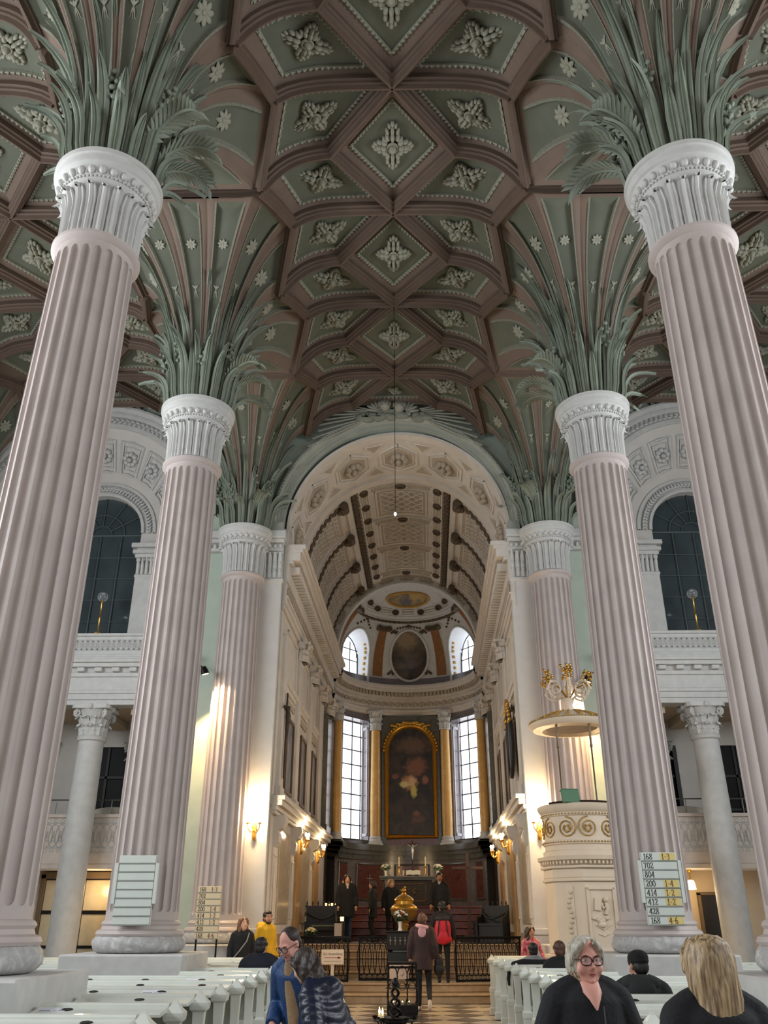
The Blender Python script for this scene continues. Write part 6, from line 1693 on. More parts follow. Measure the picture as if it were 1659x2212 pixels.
# gilt oval epitaph on the right chancel wall
t = thing('oval_epitaph', 'dark oval picture in a gilt crest frame on the right chancel wall', 'painting', CW(CW_ - .14, 1.95, 5.6), CR - PI / 2)
mb = MB(); n = 32; rim = [(.46 * math.cos(2 * PI * i / n), .85 * math.sin(2 * PI * i / n)) for i in range(n)]; mb.add([(x, -.02, z) for x, z in rim], [tuple(range(n))]); mb.build('canvas', mat('dim_portrait', (70, 68, 70), .35, var=.5, scale=2), t)
mb = MB(); mb.tube([(x, -.02, z) for x, z in rim], .05, 8, closed=True); mb.build('frame', M_blackwood, t, smooth=60)
mb = MB(); rnd = random.Random(2)
for i in range(26): a = lerp(R(25), R(155), i / 25); mb.ell((.5 * math.cos(a) + rnd.uniform(-.05, .05), -.05, .95 * math.sin(a) + rnd.uniform(-.05, .07)), (.06, .05, .07), 7, 5)
mb.build('gilt_crest', M_gold, t, smooth=60)
# ---- font
t = thing('baptismal_font', 'gilded baptismal font with domed lid in front of the altar steps', 'font', CW(-.05, 4.6, 1.051), CR)
mb = MB(); mb.lathe([(.24, 0), (.24, .05), (.2, .08), (.1, .16), (.085, .3), (.12, .42), (.1, .46), (.14, .5)], 24); mb.build('stem', M_goldp, t, smooth=40)
def flt(a, r_, z): return r_ * (1 + .03 * math.cos(24 * a)) if .5 < z < .74 else r_
mb = MB(); mb.lathe([(.12, .49), (.22, .54), (.32, .66), (.35, .76), (.37, .78), (.37, .81), (.34, .82)], 96, rf=flt); mb.build('bowl', M_goldp, t, smooth=40)
mb = MB(); mb.lathe([(.34, .82), (.32, .86), (.25, .90), (.24, .98), (.26, 1.0), (.22, 1.06), (.12, 1.12), (.07, 1.14), (.06, 1.18), (0, 1.18)], 40); mb.build('lid', M_gold, t, smooth=40)
mb = MB(); mb.ell((0, 0, 1.23), (.06, .06, .06), 12, 8); mb.ell((.03, 0, 1.3), (.035, .035, .04), 10, 7); mb.tube([(-.05, 0, 1.22), (-.1, 0, 1.26)], [.03, .01], 6); mb.build('finial', M_gold, t, smooth=60)
# ---- choir stalls and small things around them
def stall(u, v, label, rz=0.0, w_=.8, n=6):
    t = thing('choir_stall', label, 'stall', CW(u, v, 1.051), CR + rz)
    mb = MB(); mb.box(-w_ / 2, w_ / 2, .0, .06, 0, .88); mb.build('back_panel', M_blackwood, t)
    mb = MB(); mb.box(-w_ / 2, w_ / 2, -.45, .0, .40, .46); mb.box(-w_ / 2, w_ / 2, -.42, -.38, 0, .4); mb.build('seat', M_blackwood, t)
    for sx in (-1, 1):
        mb = MB(); mb.prism([(0, 0), (-.48, 0), (-.5, .5), (-.42, .62), (-.25, .6), (-.08, .72), (.06, .9), (.06, 0)], sx * w_ / 2 - .025, sx * w_ / 2 + .025, 'x'); mb.build('side_panel', M_blackwood, t)
    mb = MB(); mb.tube([(-w_ / 2 + w_ * i / 14, -.03 - .3 * math.sin(PI * i / 14), .72 - .16 * math.sin(PI * i / 14)) for i in range(15)], .022, 6); mb.build('arm_rest', M_blackwood, t, smooth=60)
    for i in range(n):
        mb = MB(); mb.lathe([(.02, .88), (.012, .90), (.026, .93), (.02, .965), (0, 1.0)], 8, (-w_ / 2 + .04 + (w_ - .08) * i / (n - 1), .03, 0)); mb.build('finial', M_blackwood, t, smooth=50)
    return t
stall(-2.28, 5.0, 'black choir stall with pointed finials at the left chancel wall', R(8))
t = stall(-1.98 + .0, 6.2, 'black choir stall carrying a row of amber candle cups', R(0), .72, 2)
for i in range(8):
    o = thing('candle_cup', 'glowing amber candle cup on the choir stall, %s from the left' % ORD[i], 'candle', CW(-2.28 + i * .085, 6.22, 1.935), CR, group='amber candle cups on the choir stall')
    mb = MB(); mb.lathe([(0, 0), (.022, 0), (.028, .075), (.024, .075), (0, .06)], 10); mb.build('glass', mat('amber_lit_glass', (255, 214, 140), .3, var=0, emit=3), o, smooth=40)
stall(2.35, 5.2, 'black choir stall with pointed finials at the right chancel wall', R(-25), .7)
t = thing('black_chair', 'dark stool beside the foot of the tall wooden cross', 'stool', CW(2.05, 6.2, 1.051), CR)
mb = MB(); mb.box(-.26, .26, -.2, .2, .42, .5); mb.build('seat', M_blackwood, t, bevel=.01)
for sx in (-1, 1):
    for sy in (-1, 1): mb = MB(); mb.box(sx * .22 - .02, sx * .22 + .02, sy * .16 - .02, sy * .16 + .02, 0, .43); mb.build('leg', M_blackwood, t)
t = thing('notice_stand', 'white notice sheet on a thin black stand beside the candle lantern', 'notice', CW(-1.72, 4.1, 1.051), CR)
mb = MB(); mb.box(-.09, .09, -.03, -.02, .17, .46); mb.build('sheet', mat('notice_sheet', (232, 216, 204), .6, var=.02), t); mb = MB(); mb.box(-.01, .01, -.02, .0, 0, .46); mb.cbox(0, 0, .01, .2, .2, .02); mb.build('stand', M_black, t)
t = thing('candle_lantern', 'small glowing lantern above the white notice sheet', 'lantern', CW(-1.66, 4.5, 1.051), CR)
mb = MB(); mb.lathe([(.1, 0), (.1, .02), (.015, .04), (.015, .5), (.05, .51), (0, .51)], 10); mb.build('stand', M_brass, t); mb = MB(); mb.lathe([(.0, .51), (.045, .51), (.05, .61), (0, .61)], 12); mb.build('glass', mat('amber_lit_glass', (255, 214, 140), .3, var=0, emit=3), t)
bouquet('bouquet', 'yellow and white bouquet lying on the left iron rail', (-2.0, 21.62, 1.25), 0.0, .13, [m_yflow, m_wflow], m_leafd, 9, n=12)
t = thing('kneeling_bench', 'dark bench with a grey green cushion behind the left rail', 'bench', CW(-2.1, 4.3, 1.051), CR)
mb = MB(); mb.box(-.35, .35, -.12, .12, .3, .36); mb.box(-.32, -.26, -.1, .1, 0, .3); mb.box(.26, .32, -.1, .1, 0, .3); mb.build('frame', M_blackwood, t); mb = MB(); mb.box(-.33, .33, -.11, .11, .36, .42); mb.build('cushion', mat('grey_green_cushion', (92, 94, 78), .9), t, bevel=.02)
# ================================================================ PEOPLE
m_skin = mat('light_skin', (214, 164, 142), .5, var=.05, scale=12, spec=.3); m_skin2 = mat('tan_skin', (188, 138, 112), .5, var=.05, scale=12, spec=.3); m_skinp = mat('rosy_skin', (216, 158, 142), .5, var=.06, scale=12, spec=.3)
m_lip = mat('lip_red', (164, 92, 86), .5, var=0); m_eyew = mat('eye_white', (186, 176, 168), .3, var=0); m_iris = mat('dark_iris', (40, 34, 30), .2, var=0); m_brow = mat('brow_hair', (92, 70, 54), .8, var=0)
def cloth(name, rgb, rough=.85, bump=.25, bs=60, **k): return mat(name, rgb, rough, var=.12, scale=6, bump=bump, bscale=bs, **k)
def hairm(name, rgb, rgb2):
    if name in MATS: return MATS[name]
    m = mat(name, rgb, .5, rgb2=rgb2, var=0, scale=3); nt = m.node_tree
    n = [x for x in nt.nodes if x.type == 'TEX_NOISE'][0]; tc = [x for x in nt.nodes if x.type == 'TEX_COORD'][0]
    mp = nt.nodes.new('ShaderNodeMapping'); mp.inputs['Scale'].default_value = (28, 28, 2.2); nt.links.new(tc.outputs['Object'], mp.inputs['Vector']); nt.links.new(mp.outputs['Vector'], n.inputs['Vector'])
    bp = nt.nodes.new('ShaderNodeBump'); bp.inputs['Strength'].default_value = .5; bp.inputs['Distance'].default_value = .01
    nt.links.new(n.outputs['Fac'], bp.inputs['Height']); nt.links.new(bp.outputs['Normal'], nt.nodes['Principled BSDF'].inputs['Normal'])
    return m
H_dark = hairm('dark_brown_hair', (34, 26, 22), (62, 46, 38)); H_blk = hairm('black_hair', (18, 16, 16), (38, 34, 32)); H_blond = hairm('blonde_hair', (104, 82, 58), (192, 166, 126)); H_ash = hairm('ash_blonde_grey_hair', (150, 142, 126), (206, 200, 184)); H_lb = hairm('light_brown_hair', (96, 66, 44), (150, 112, 78)); H_brown = hairm('chestnut_hair', (62, 38, 30), (104, 70, 54))
def hand(mb, M, mi=0, sx=1, curl=.6):
    """palm and five bent fingers; +z runs from wrist to fingertips, -y is the palm side"""
    o = mb.M; mb.M = (o or Matrix.Identity(4)) @ M
    mb.ell((0, 0, .045), (.038, .016, .052), 10, 8, mi)
    for i, (x, L) in enumerate(((-.030, .068), (-.010, .080), (.010, .076), (.029, .060))):
        p = [(x, 0, .08)]; a = 0
        for j in range(3):
            a += curl * (.5 if j == 0 else .9); l = L * (.45, .32, .23)[j]; p.append((x, p[-1][1] - math.sin(a) * l, p[-1][2] + math.cos(a) * l))
        mb.tube(p, [.0095, .009, .008, .006], 7, mi)
    mb.tube([(-sx * .03, -.004, .015), (-sx * .055, -.018, .045), (-sx * .058, -.034, .075)], [.013, .011, .008], 7, mi)
    mb.M = o
def aim(p, q, roll=0.0):
    z = (Vector(q) - Vector(p)).normalized(); return Matrix.Translation(p) @ z.to_track_quat('Z', 'Y').to_matrix().to_4x4() @ Matrix.Rotation(roll, 4, 'Z')
def person(label, loc, rotz=0.0, H=1.68, w=1.0, seat=False, lean=0.0, bend=0.0, head=(0, 0, 0), arms=None, legs=None, skin=m_skin, top=None, bottom=None, shoes=None,
           coat=None, hair=None, vox=.016, face=1, feet=True, headk=1.0, fw=1.0):
    k = H / 1.70; t = thing('person', label, 'person', loc, rotz)
    z0 = -.42 if seat else 0.0
    def P(x, y, z): return (x * k, y * k, (z + z0) * k)
    def TL(z, y=0.0):                                   # lean of the torso above the hips
        f = max(0, (z - .95) / .5); return y - lean * f - bend * f * f
    mb = MB()
    # torso
    tz = [.86, .95, 1.10, 1.25, 1.37, 1.45]; tr = [.14, .165, .145, .165, .165, .085]
    mb.tube([P(0, TL(z), z) for z in tz], [r_ * k * w for r_ in tr], 16, 2, flat=.66)
    for sx in (-1, 1): mb.ell(P(sx * .165 * w, TL(1.38), 1.375), .058 * k, 10, 8, 2); mb.tube([P(sx * .03, TL(1.47), 1.475), P(sx * .10 * w, TL(1.42), 1.432), P(sx * .17 * w, TL(1.38), 1.395)], [.045 * k, .048 * k, .04 * k], 10, 2)
    # legs
    for i, sx in enumerate((-1, 1)):
        if seat: kn, an = (sx * .12, -.42, .96), (sx * .12, -.42, .52)
        elif legs: kn, an = legs[i]
        else: kn, an = (sx * .10, -.01, .49), (sx * .10, .02, .09)
        hip = (sx * .09, 0, .92)
        md = [tuple(lerp(a, b, .5) for a, b in zip(hip, kn)), tuple(lerp(a, b, .4) for a, b in zip(kn, an))]
        mb.tube([P(*hip), P(*md[0]), P(*kn), P(*md[1]), P(*an)], [.088 * k * w, .08 * k * w, .058 * k, .056 * k, .042 * k], 12, 1); mb.ell(P(*hip), .09 * k * w, 10, 8, 1); mb.ell(P(*kn), .058 * k, 10, 8, 1)
        if feet:
            f = Vector(an) + Vector((0, -.065, -.045))
            if legs and len(legs[i]) > 1 and an[2] > .14: f = Vector(an) + Vector((0, -.01, -.075)); mb.ell(P(*f), (.042 * k, .06 * k, .11 * k), 10, 8, 3)
            else: mb.ell(P(*f), (.045 * k, .128 * k, .046 * k), 12, 8, 3)
    # arms and hands
    arms = arms or [((-.235, .02, 1.13), (-.25, -.06, .90)), ((.235, .02, 1.13), (.25, -.06, .90))]
    for i, sx in enumerate((-1, 1)):
        sh = (sx * .185 * w, TL(1.38), 1.385); el, wr = arms[i][:2]
        mb.tube([P(*sh), P(*el), P(*wr)], [.052 * k * w, .044 * k * w, .030 * k], 10, 2); mb.ell(P(*el), .044 * k * w, 8, 6, 2)
        d = (Vector(wr) - Vector(el)).normalized(); q = Vector(wr) + d * .02
        mb.tube([P(*wr), P(*q)], .026 * k, 8, 0)
        M = aim(P(*wr), P(*(Vector(wr) + d * .2)), arms[i][2] if len(arms[i]) > 2 else 0.0) @ Matrix.Diagonal((k, k, k, 1)); hand(mb, M, 0, sx)
    # neck and head
    hc = Vector(P(0, TL(1.50) - .015 - bend * .35, 1.585)); nb = Vector(P(0, TL(1.42), 1.42))
    yaw, pit, rol = head
    HM = Matrix.Translation(hc) @ Euler((pit, rol, yaw), 'ZXY' if False else 'XYZ').to_matrix().to_4x4() @ Matrix.Diagonal((k * headk,) * 3 + (1,))
    HM = Matrix.Translation(hc) @ Matrix.Rotation(yaw, 4, 'Z') @ Matrix.Rotation(pit, 4, 'X') @ Matrix.Rotation(rol, 4, 'Y') @ Matrix.Diagonal((k * headk, k * headk, k * headk, 1))
    mb.tube([nb, HM @ Vector((0, .02, -.05))], [.062 * k, .052 * k], 12, 0)
    mb.M = HM
    mb.ell((0, .012, .03), (.076, .095, .092), 18, 14, 0); mb.ell((0, -.028, -.03), (.066 * fw, .07, .092), 16, 12, 0); mb.ell((0, -.045, -.085), (.046 * fw, .046, .036), 14, 10, 0); fw > 1.05 and mb.ell((0, -.02, -.105), (.058 * fw, .05, .03), 14, 10, 0)
    mb.tube([(0, -.094, .012), (0, -.108, -.015), (0, -.112, -.034)], [.010, .012, .016], 8, 0); 
    for sx in (-1, 1):
        mb.ell((sx * .078, .012, -.012), (.012, .02, .03), 8, 6, 0); mb.ell((sx * .034, -.084, .024), (.026, .016, .010), 8, 6, 0); mb.ell((sx * .034, -.080, .0135), (.018, .012, .0065), 8, 6, 0); mb.ell((sx * .034, -.079, -.003), (.018, .011, .006), 8, 6, 0); mb.ell((sx * .042 * fw, -.068, -.038), (.026 * fw, .028, .030), 8, 6, 0); mb.ell((sx * .011, -.104, -.036), (.010, .010, .008), 7, 5, 0)
    mb.ell((0, -.088, -.062), (.026, .014, .014), 8, 6, 0); mb.ell((0, -.086, -.098), (.020, .016, .014), 8, 6, 0)
    mb.M = None
    remesh(mb, 'body', [skin, bottom or cloth('black_trousers', (26, 26, 30)), top or cloth('black_top', (24, 24, 26)), shoes or mat('dark_shoe', (34, 30, 28), .5)], vox, 2 if vox > .01 else 3, t)
    if face:
        mb = MB(); mb.M = HM; mb.tube([(-.022, -.094, -.0625), (-.008, -.1005, -.0595), (0, -.1010, -.0612), (.008, -.1005, -.0595), (.022, -.094, -.0625)], [.0012, .0036, .0032, .0036, .0012], 6); mb.tube([(-.019, -.0945, -.0655), (0, -.1005, -.0685), (.019, -.0945, -.0655)], [.0012, .0045, .0012], 6); mb.build('mouth', m_lip, t, smooth=80)
        for sx in (-1, 1):
            mb = MB(); mb.M = HM; mb.ell((sx * .033, -.0855, .006), (.0125, .007, .0052), 10, 8); e = mb.build('eye', m_eyew, t, smooth=80)
            mb = MB(); mb.M = HM; mb.ell((sx * .033, -.0905, .006), (.0052, .003, .0050), 8, 6); mb.build('iris', m_iris, e, smooth=80)
            mb = MB(); mb.M = HM; mb.tube([(sx * .014, -.101, .024), (sx * .034, -.099, .031), (sx * .054, -.084, .025)], [.003, .0042, .002], 5); mb.build('eyebrow', m_brow, t, smooth=80)
    # hair
    if hair:
        kind, hm = hair[:2]; L = hair[2] if len(hair) > 2 else .25; rnd = random.Random(len(label)); mb = MB(); mb.M = HM; hv = max(.007, vox * .75)
        if kind == 'crop': mb.ell((0, .026, .047), (.084, .090, .080), 18, 12); mb.ell((0, .055, -.015), (.077, .055, .07), 14, 10)
        else: mb.ell((0, .024, .040 if kind != 'bob' else .034), (.086, .096, .086) if kind != 'bob' else (.082, .092, .084), 18, 12)
        if kind in ('long', 'bob', 'tied', 'wavy'):
            mb.ell((0, .045, -.01), (.088, .078, .10), 16, 12)
            for sx in (-1, 1): mb.tube([(sx * .03, -.075, .10), (sx * .074, -.055, .05), (sx * .087, -.01, -.02)], [.018, .022, .026], 8)
        if kind == 'short':
            mb.ell((0, .05, -.02), (.078, .06, .075), 14, 10); mb.ell((0, -.055, .085), (.062, .035, .030), 12, 8)
            for sx in (-1, 1): mb.tube([(sx * .074, -.03, .05), (sx * .080, -.012, -.002)], [.018, .010], 7)
        if kind in ('long', 'wavy'):
            n = 17
            for i in range(n):
                a = lerp(R(-40), R(220), i / (n - 1)); x, y = .082 * math.cos(a), .028 + .078 * math.sin(a)
                l = L * rnd.uniform(.85, 1.05); wv = .014 if kind == 'wavy' else .004; out = 1.25 if kind == 'wavy' else 1.12; pts = []
                pts.append((x * .5, .02 + (y - .02) * .5, .112)); pts.append((x * .86, .024 + (y - .024) * .88, .082))
                for j in range(7):
                    q = j / 6; pts.append((x * lerp(1, out, q) + wv * math.sin(j * 2 + i), y * lerp(1, 1.05, q) + .02 * q + wv * math.cos(j * 1.7 + i), .03 - l * q))
                mb.tube(pts, [.014, .020, .026, .027, .026, .024, .021, .016, .007], 7)
        if kind == 'bob':
            for i in range(18):
                a = lerp(R(-50), R(230), i / 17); x, y = .080 * math.cos(a), .02 + .080 * math.sin(a); l = L * rnd.uniform(.9, 1.1)
                mb.tube([(x * .8, y * .85, .075), (x * 1.04, y * 1.02, .02), (x * 1.10, y * 1.08, -.03), (x * 1.0, y * 1.0, .045 - l)], [.018, .019, .018, .009], 7); mb.tube([(x * 1.04, y * 1.02, -.01), (x * 1.0, y * 1.0, -.06), (x * .95, y * .95, .02 - l)], [.016, .017, .008], 7, 1)
            for i in range(7): mb.tube([(.030 + i * .004, .0 + .012 * i, .110), (-.012 - .004 * i, -.055 + .012 * i, .108), (-.056 - .004 * i, -.072 + .014 * i, .074), (-.084, -.040 + .012 * i, .015)], [.014, .016, .015, .009], 7)
            for i in range(4): mb.tube([(.030, -.02 + .014 * i, .108), (.060, -.052 + .014 * i, .085), (.082, -.035 + .014 * i, .03)], [.012, .014, .009], 7)
        if kind == 'tied':
            mb.ell((0, .10, .03), (.045, .04, .05), 12, 8); mb.ell((.01, .115, -.02), (.03, .03, .05), 10, 8)
        mb.M = None; remesh(mb, 'hair', [hm, H_lb] if kind == 'bob' else hm, hv * k, 1, t)
    # coat
    if coat:
        cm = coat['m']; hem = coat.get('hem', .82); g = coat.get('g', .03); mb = MB(); fl_ = coat.get('flare', 1.0)
        zz = [z for z in (hem, .95, 1.10, 1.25, 1.38, 1.46) if z >= hem]; base = {hem: .165 * fl_, .95: .168, 1.10: .155, 1.25: .172, 1.38: .168, 1.46: .085}
        if hem < .6: zz.insert(1, .75); base[.75] = .172 * (1 + (fl_ - 1) * .5)
        mb.tube([P(0, TL(z), z) for z in zz], [(base[z] + g) * k * w for z in zz], 20, flat=.72)
        for i, sx in enumerate((-1, 1)):
            sh = (sx * .175 * w, TL(1.38), 1.375); el, wr = Vector(arms[i][0]), Vector(arms[i][1])
            mb.tube([P(*sh), P(*((Vector(sh) + el) / 2)), P(*el), P(*((el + wr) / 2)), P(*wr)], [(.054 + g) * k * w ** .5, (.052 + g) * k * w ** .5, (.048 + g) * k * w ** .5, (.044 + g) * k * w ** .5, (.036 + g * .8) * k], 12); mb.ell(P(*sh), (.055 + g * .9) * k, 12, 8); mb.ell(P(*el), (.048 + g) * k, 10, 8); mb.tube([P(sx * .05, TL(1.46), 1.46), P(sx * .11 * w, TL(1.42), 1.43), P(sx * .17 * w, TL(1.38), 1.395)], [(.04 + g * .7) * k, (.045 + g * .8) * k, (.045 + g * .8) * k], 10)
        if seat:
            for sx in (-1, 1): mb.tube([P(sx * .1, 0, .95), P(sx * .12, -.3, .97)], [.11 * k, .09 * k], 10)
        if coat.get('collar', True):
            mb.tube([P(.078 * math.cos(a), TL(1.47) + .006 + .07 * math.sin(a), 1.475 + .02 * math.sin(a)) for a in [R(-60 + 300 * i / 14) for i in range(15)]], .024 * k, 7)
        if coat.get('hood'): 
            mb.tube([P(.12 * math.cos(a), TL(1.44) + .05 + .085 * math.sin(a), 1.44 + .02 * math.sin(a)) for a in [R(-25 + 230 * i / 12) for i in range(13)]], [.03 * k] + [.055 * k] * 11 + [.03 * k], 9); mb.ell(P(0, TL(1.40) + .14, 1.40), (.12 * k, .07 * k, .10 * k), 12, 9)
        c = remesh(mb, coat.get('name', 'coat'), cm, vox, 2, t)
        if coat.get('quilt'):
            for v in c.data.vertices:
                b = .5 + .5 * math.cos((v.co.z / k + .05 * math.sin(v.co.x * 16 + v.co.y * 9)) * 2 * PI / .075); v.co += v.normal * (.008 * (b ** .5 - .6))
    HMs[t.name] = (HM, P, TL)
    return t
HMs = {}
def glasses(t, rim_m, wdt=.030, hgt=.022, rad=.0032):
    HM = HMs[t.name][0]; mb = MB(); mb.M = HM
    for sx in (-1, 1):
        pts = []
        for j in range(20):
            a = 2 * PI * j / 20; pts.append((sx * .034 + wdt * math.copysign(abs(math.cos(a)) ** .75, math.cos(a)), -.112 + .012 * abs(math.cos(a)) * (1 if sx * math.cos(a) > 0 else .3), .004 + hgt * math.copysign(abs(math.sin(a)) ** .8, math.sin(a))))
        mb.tube(pts, rad, 6, closed=True); mb.tube([(sx * .064, -.100, .010), (sx * .080, -.05, .008), (sx * .084, .01, .0)], rad * .9, 5)
    mb.tube([(-.006, -.113, .006), (0, -.117, .009), (.006, -.113, .006)], rad * .8, 5)
    g = mb.build('glasses', rim_m, t, smooth=60)
    mb = MB(); mb.M = HM
    for sx in (-1, 1): mb.add([(sx * .034 + wdt * .95 * math.cos(2 * PI * j / 16), -.109, .004 + hgt * .95 * math.sin(2 * PI * j / 16)) for j in range(16)], [tuple(range(16))])
    mb.build('lens', mat('spectacle_lens', (230, 230, 235), .05, var=0, alpha=.12), g)
m_blackc = cloth('black_jacket_cloth', (22, 23, 27)); m_tortoise = mat('dark_red_spectacle_frame', (58, 28, 26), .25, var=.2, scale=60)
# 1 woman with glasses, right foreground
w1 = person('woman with glasses and short ash-blonde hair in a black jacket, right foreground', (.98, 5.0, 0), R(6), 1.47, 1.04, head=(R(6), R(3), 0), skin=m_skinp, hair=('bob', H_ash, .14), vox=.0095,
            coat=dict(m=m_blackc, hem=.80, g=.035, name='jacket'), top=cloth('black_sweater', (18, 18, 20)), arms=[((-.285, .03, 1.12), (-.29, -.08, .90)), ((.285, .03, 1.12), (.29, -.08, .90))], headk=1.06, fw=1.16)
glasses(w1, m_tortoise)
def front_line(t, m, z0=1.0, z1=1.44, name='zip', off=.145):
    HM, P, TL = HMs[t.name]; mb = MB(); mb.tube([P(.03, TL(z) - off - .012 * math.sin((z - z0) * 6), z) for z in (z0, lerp(z0, z1, .33), lerp(z0, z1, .66), z1)], .004, 5); mb.build(name, m, t)
HM, P_, TL_ = HMs[w1.name]
mb = MB(); mb.prism([(-.055 * .9, 1.42 * .9), (.055 * .9, 1.42 * .9), (.012, 1.26 * .9)], -.16, -.12, 'y'); 
front_line(w1, mat('dull_zip', (58, 58, 62), .5), .95, 1.36, 'zip', .20)
# neckline: skin-coloured V under the chin
mb = MB(); mb.tube([P_(0, -.055, 1.46), P_(0, -.115, 1.42), P_(0, -.148, 1.39), P_(0, -.172, 1.335)], [.055, .048, .030, .004], 12, flat=.55, up=(0, 1, 0)); mb.build('throat', m_skinp, w1, smooth=60)
mb = MB(); mb.M = Matrix.Translation(P_(.20, -.175, 1.25)); mb.ell((0, 0, 0), (.016, .004, .009), 10, 6); mb.build('chest_emblem', mat('grey_emblem', (74, 76, 80), .5, var=0), w1)
# 2 blonde woman from behind
person('woman with long blonde hair seen from behind in black, bottom right corner', (1.27, 3.9, 0), R(186), 1.49, 1.0, hair=('long', H_blond, .33), vox=.012, coat=dict(m=m_blackc, hem=.8, g=.03, name='jacket'), face=0, headk=1.06)
# 3 man with black cap in the right pews
p3 = person('seated man in black cap and dark hooded jacket, from behind, right pews', (2.28, 9.12, 0), R(172), 1.72, 1.05, seat=True, head=(R(20), R(8), 0), skin=m_skin2, hair=('short', H_blk), vox=.012, coat=dict(m=cloth('dark_grey_green_jacket', (38, 42, 42)), hem=.86, g=.035, hood=True, name='jacket'), face=0,
            arms=[((-.26, -.06, 1.14), (-.14, -.28, 1.0)), ((.26, -.06, 1.14), (.14, -.28, 1.0))])
HM = HMs[p3.name][0]; mb = MB(); mb.M = HM; mb.ell((0, .018, .06), (.095, .110, .068), 18, 12); mb.ell((0, .03, .03), (.090, .098, .05), 16, 10); mb.ell((0, -.085, .048), (.06, .045, .014), 12, 6); remesh(mb, 'flat_cap', cloth('black_cap_felt', (16, 15, 17)), .009, 1, p3)
HM, P_, TL_ = HMs[p3.name]; mb = MB(); mb.ell(P_(-.12, .15, 1.26), (.022, .006, .018), 8, 6); mb.build('back_emblem', mat('white_emblem', (196, 198, 200), .5, var=0), p3)
# 4 man in blue jacket, head bowed
w4 = person('man with glasses in a blue jacket bending his head, beside the puffer jacket', (-.71, 7.4, 0), R(-30), 1.50, .98, lean=.06, bend=.10, head=(R(-8), R(30), 0), skin=m_skinp, hair=('crop', H_dark), vox=.0105, top=cloth('tan_sweater', (150, 124, 92)), bottom=cloth('dark_jeans', (30, 34, 48)),
            coat=dict(m=cloth('blue_jacket_cloth', (30, 62, 108), .55, .3, 30), hem=.80, g=.03, name='jacket', hood=True), arms=[((-.25, -.02, 1.12), (-.16, -.22, .98)), ((.25, .0, 1.12), (.20, -.2, .98))])
glasses(w4, mat('black_spectacle_frame', (24, 22, 22), .3, var=0))
HM, P_, TL_ = HMs[w4.name]; mb = MB(); mb.tube([P_(0, TL_(z) - .125 * (1 if z < 1.4 else .8), z) for z in (.86, 1.0, 1.15, 1.3, 1.4, 1.45)], [.05, .052, .055, .052, .042, .02], 10, flat=.5); mb.build('open_front', cloth('tan_sweater', (150, 124, 92)), w4, smooth=60)
# 5 woman in shiny puffer, from behind
m_puf = mat('shiny_navy_puffer', (22, 28, 48), .34, var=.2, scale=5, bump=.35, bscale=14)
w5 = person('woman with dark hair in a shiny navy puffer jacket, back to the camera', (-.39, 6.35, 0), R(-112), 1.38, 1.0, lean=.05, bend=.15, head=(R(-10), R(30), 0), hair=('wavy', H_dark, .26), vox=.012, face=0, bottom=cloth('dark_skirt', (24, 24, 28)),
            coat=dict(m=m_puf, hem=.62, g=.04, name='puffer_jacket', hood=True, quilt=True, flare=1.08), arms=[((-.28, -.04, 1.12), (-.16, -.24, 1.06)), ((.28, -.04, 1.12), (.16, -.24, 1.06))])
HM, P_, TL_ = HMs[w5.name]
m_sc = bpy.data.materials.new('checked_scarf'); m_sc.use_nodes = True; nt = m_sc.node_tree; ck = nt.nodes.new('ShaderNodeTexChecker'); ck.inputs['Scale'].default_value = 34; ck.inputs['Color1'].default_value = (*lin((196, 192, 190)), 1); ck.inputs['Color2'].default_value = (*lin((42, 44, 58)), 1)
tc = nt.nodes.new('ShaderNodeTexCoord'); nt.links.new(tc.outputs['Object'], ck.inputs['Vector']); nt.links.new(ck.outputs['Color'], nt.nodes['Principled BSDF'].inputs['Base Color'])
for i, x in enumerate((-.06, .0)):
    mb = MB(); rows = []
    for j in range(9):
        q = j / 8; z = lerp(1.36, .74, q); rows.append([P_(x + .01 * math.sin(j + i) + d * .055, -.20 - .05 * q + .012 * math.cos(d * 4 + j) + i * .02 + abs(d) * .01, z) for d in (-1, -.5, 0, .5, 1)])
    mb.grid(rows); mb.grid([[(p[0], p[1] + .012, p[2]) for p in r] for r in rows]); mb.build('scarf_end', m_sc, w5, smooth=50)
# 6 seated man in navy coat
person('seated dark-haired man in a navy coat from behind, left pews', (-2.0, 13.9, 0), R(188), 1.78, 1.08, seat=True, head=(R(-18), R(5), 0), skin=m_skin2, hair=('short', H_blk), coat=dict(m=cloth('navy_coat', (24, 28, 40)), hem=.86, g=.04), face=0, arms=[((-.27, -.06, 1.14), (-.14, -.28, 1.0)), ((.27, -.06, 1.14), (.14, -.28, 1.0))])
# 7, 8 standing at the left half column
p7 = person('young woman with long light brown hair and a shoulder strap, standing by the left pier', (-2.98, 18.1, 0), R(20), 1.62, .95, head=(R(10), R(-8), 0), hair=('wavy', H_lb, .24), coat=dict(m=cloth('black_cardigan', (24, 26, 28)), hem=.78, g=.018))
HM, P_, TL_ = HMs[p7.name]; mb = MB(); mb.tube([P_(.12, -.06, 1.42), P_(.06, -.165, 1.28), P_(-.08, -.17, 1.1), P_(-.19, -.06, .95)], .012, 5); mb.build('shoulder_strap', mat('grey_strap', (150, 148, 142), .6, var=0), p7)
p8 = person('man with dark beard in a yellow jacket standing by the left pier', (-2.62, 18.75, 0), R(55), 1.74, 1.0, head=(R(-20), 0, 0), skin=m_skin2, hair=('short', H_blk), coat=dict(m=cloth('yellow_jacket', (222, 172, 36)), hem=.78, g=.025, hood=True, name='jacket'))
HM = HMs[p8.name][0]; mb = MB(); mb.M = HM; mb.ell((0, -.052, -.088), (.050, .048, .034), 14, 8); 
for sx in (-1, 1): mb.tube([(sx * .045, -.05, -.085), (sx * .066, -.02, -.03)], [.02, .012], 7)
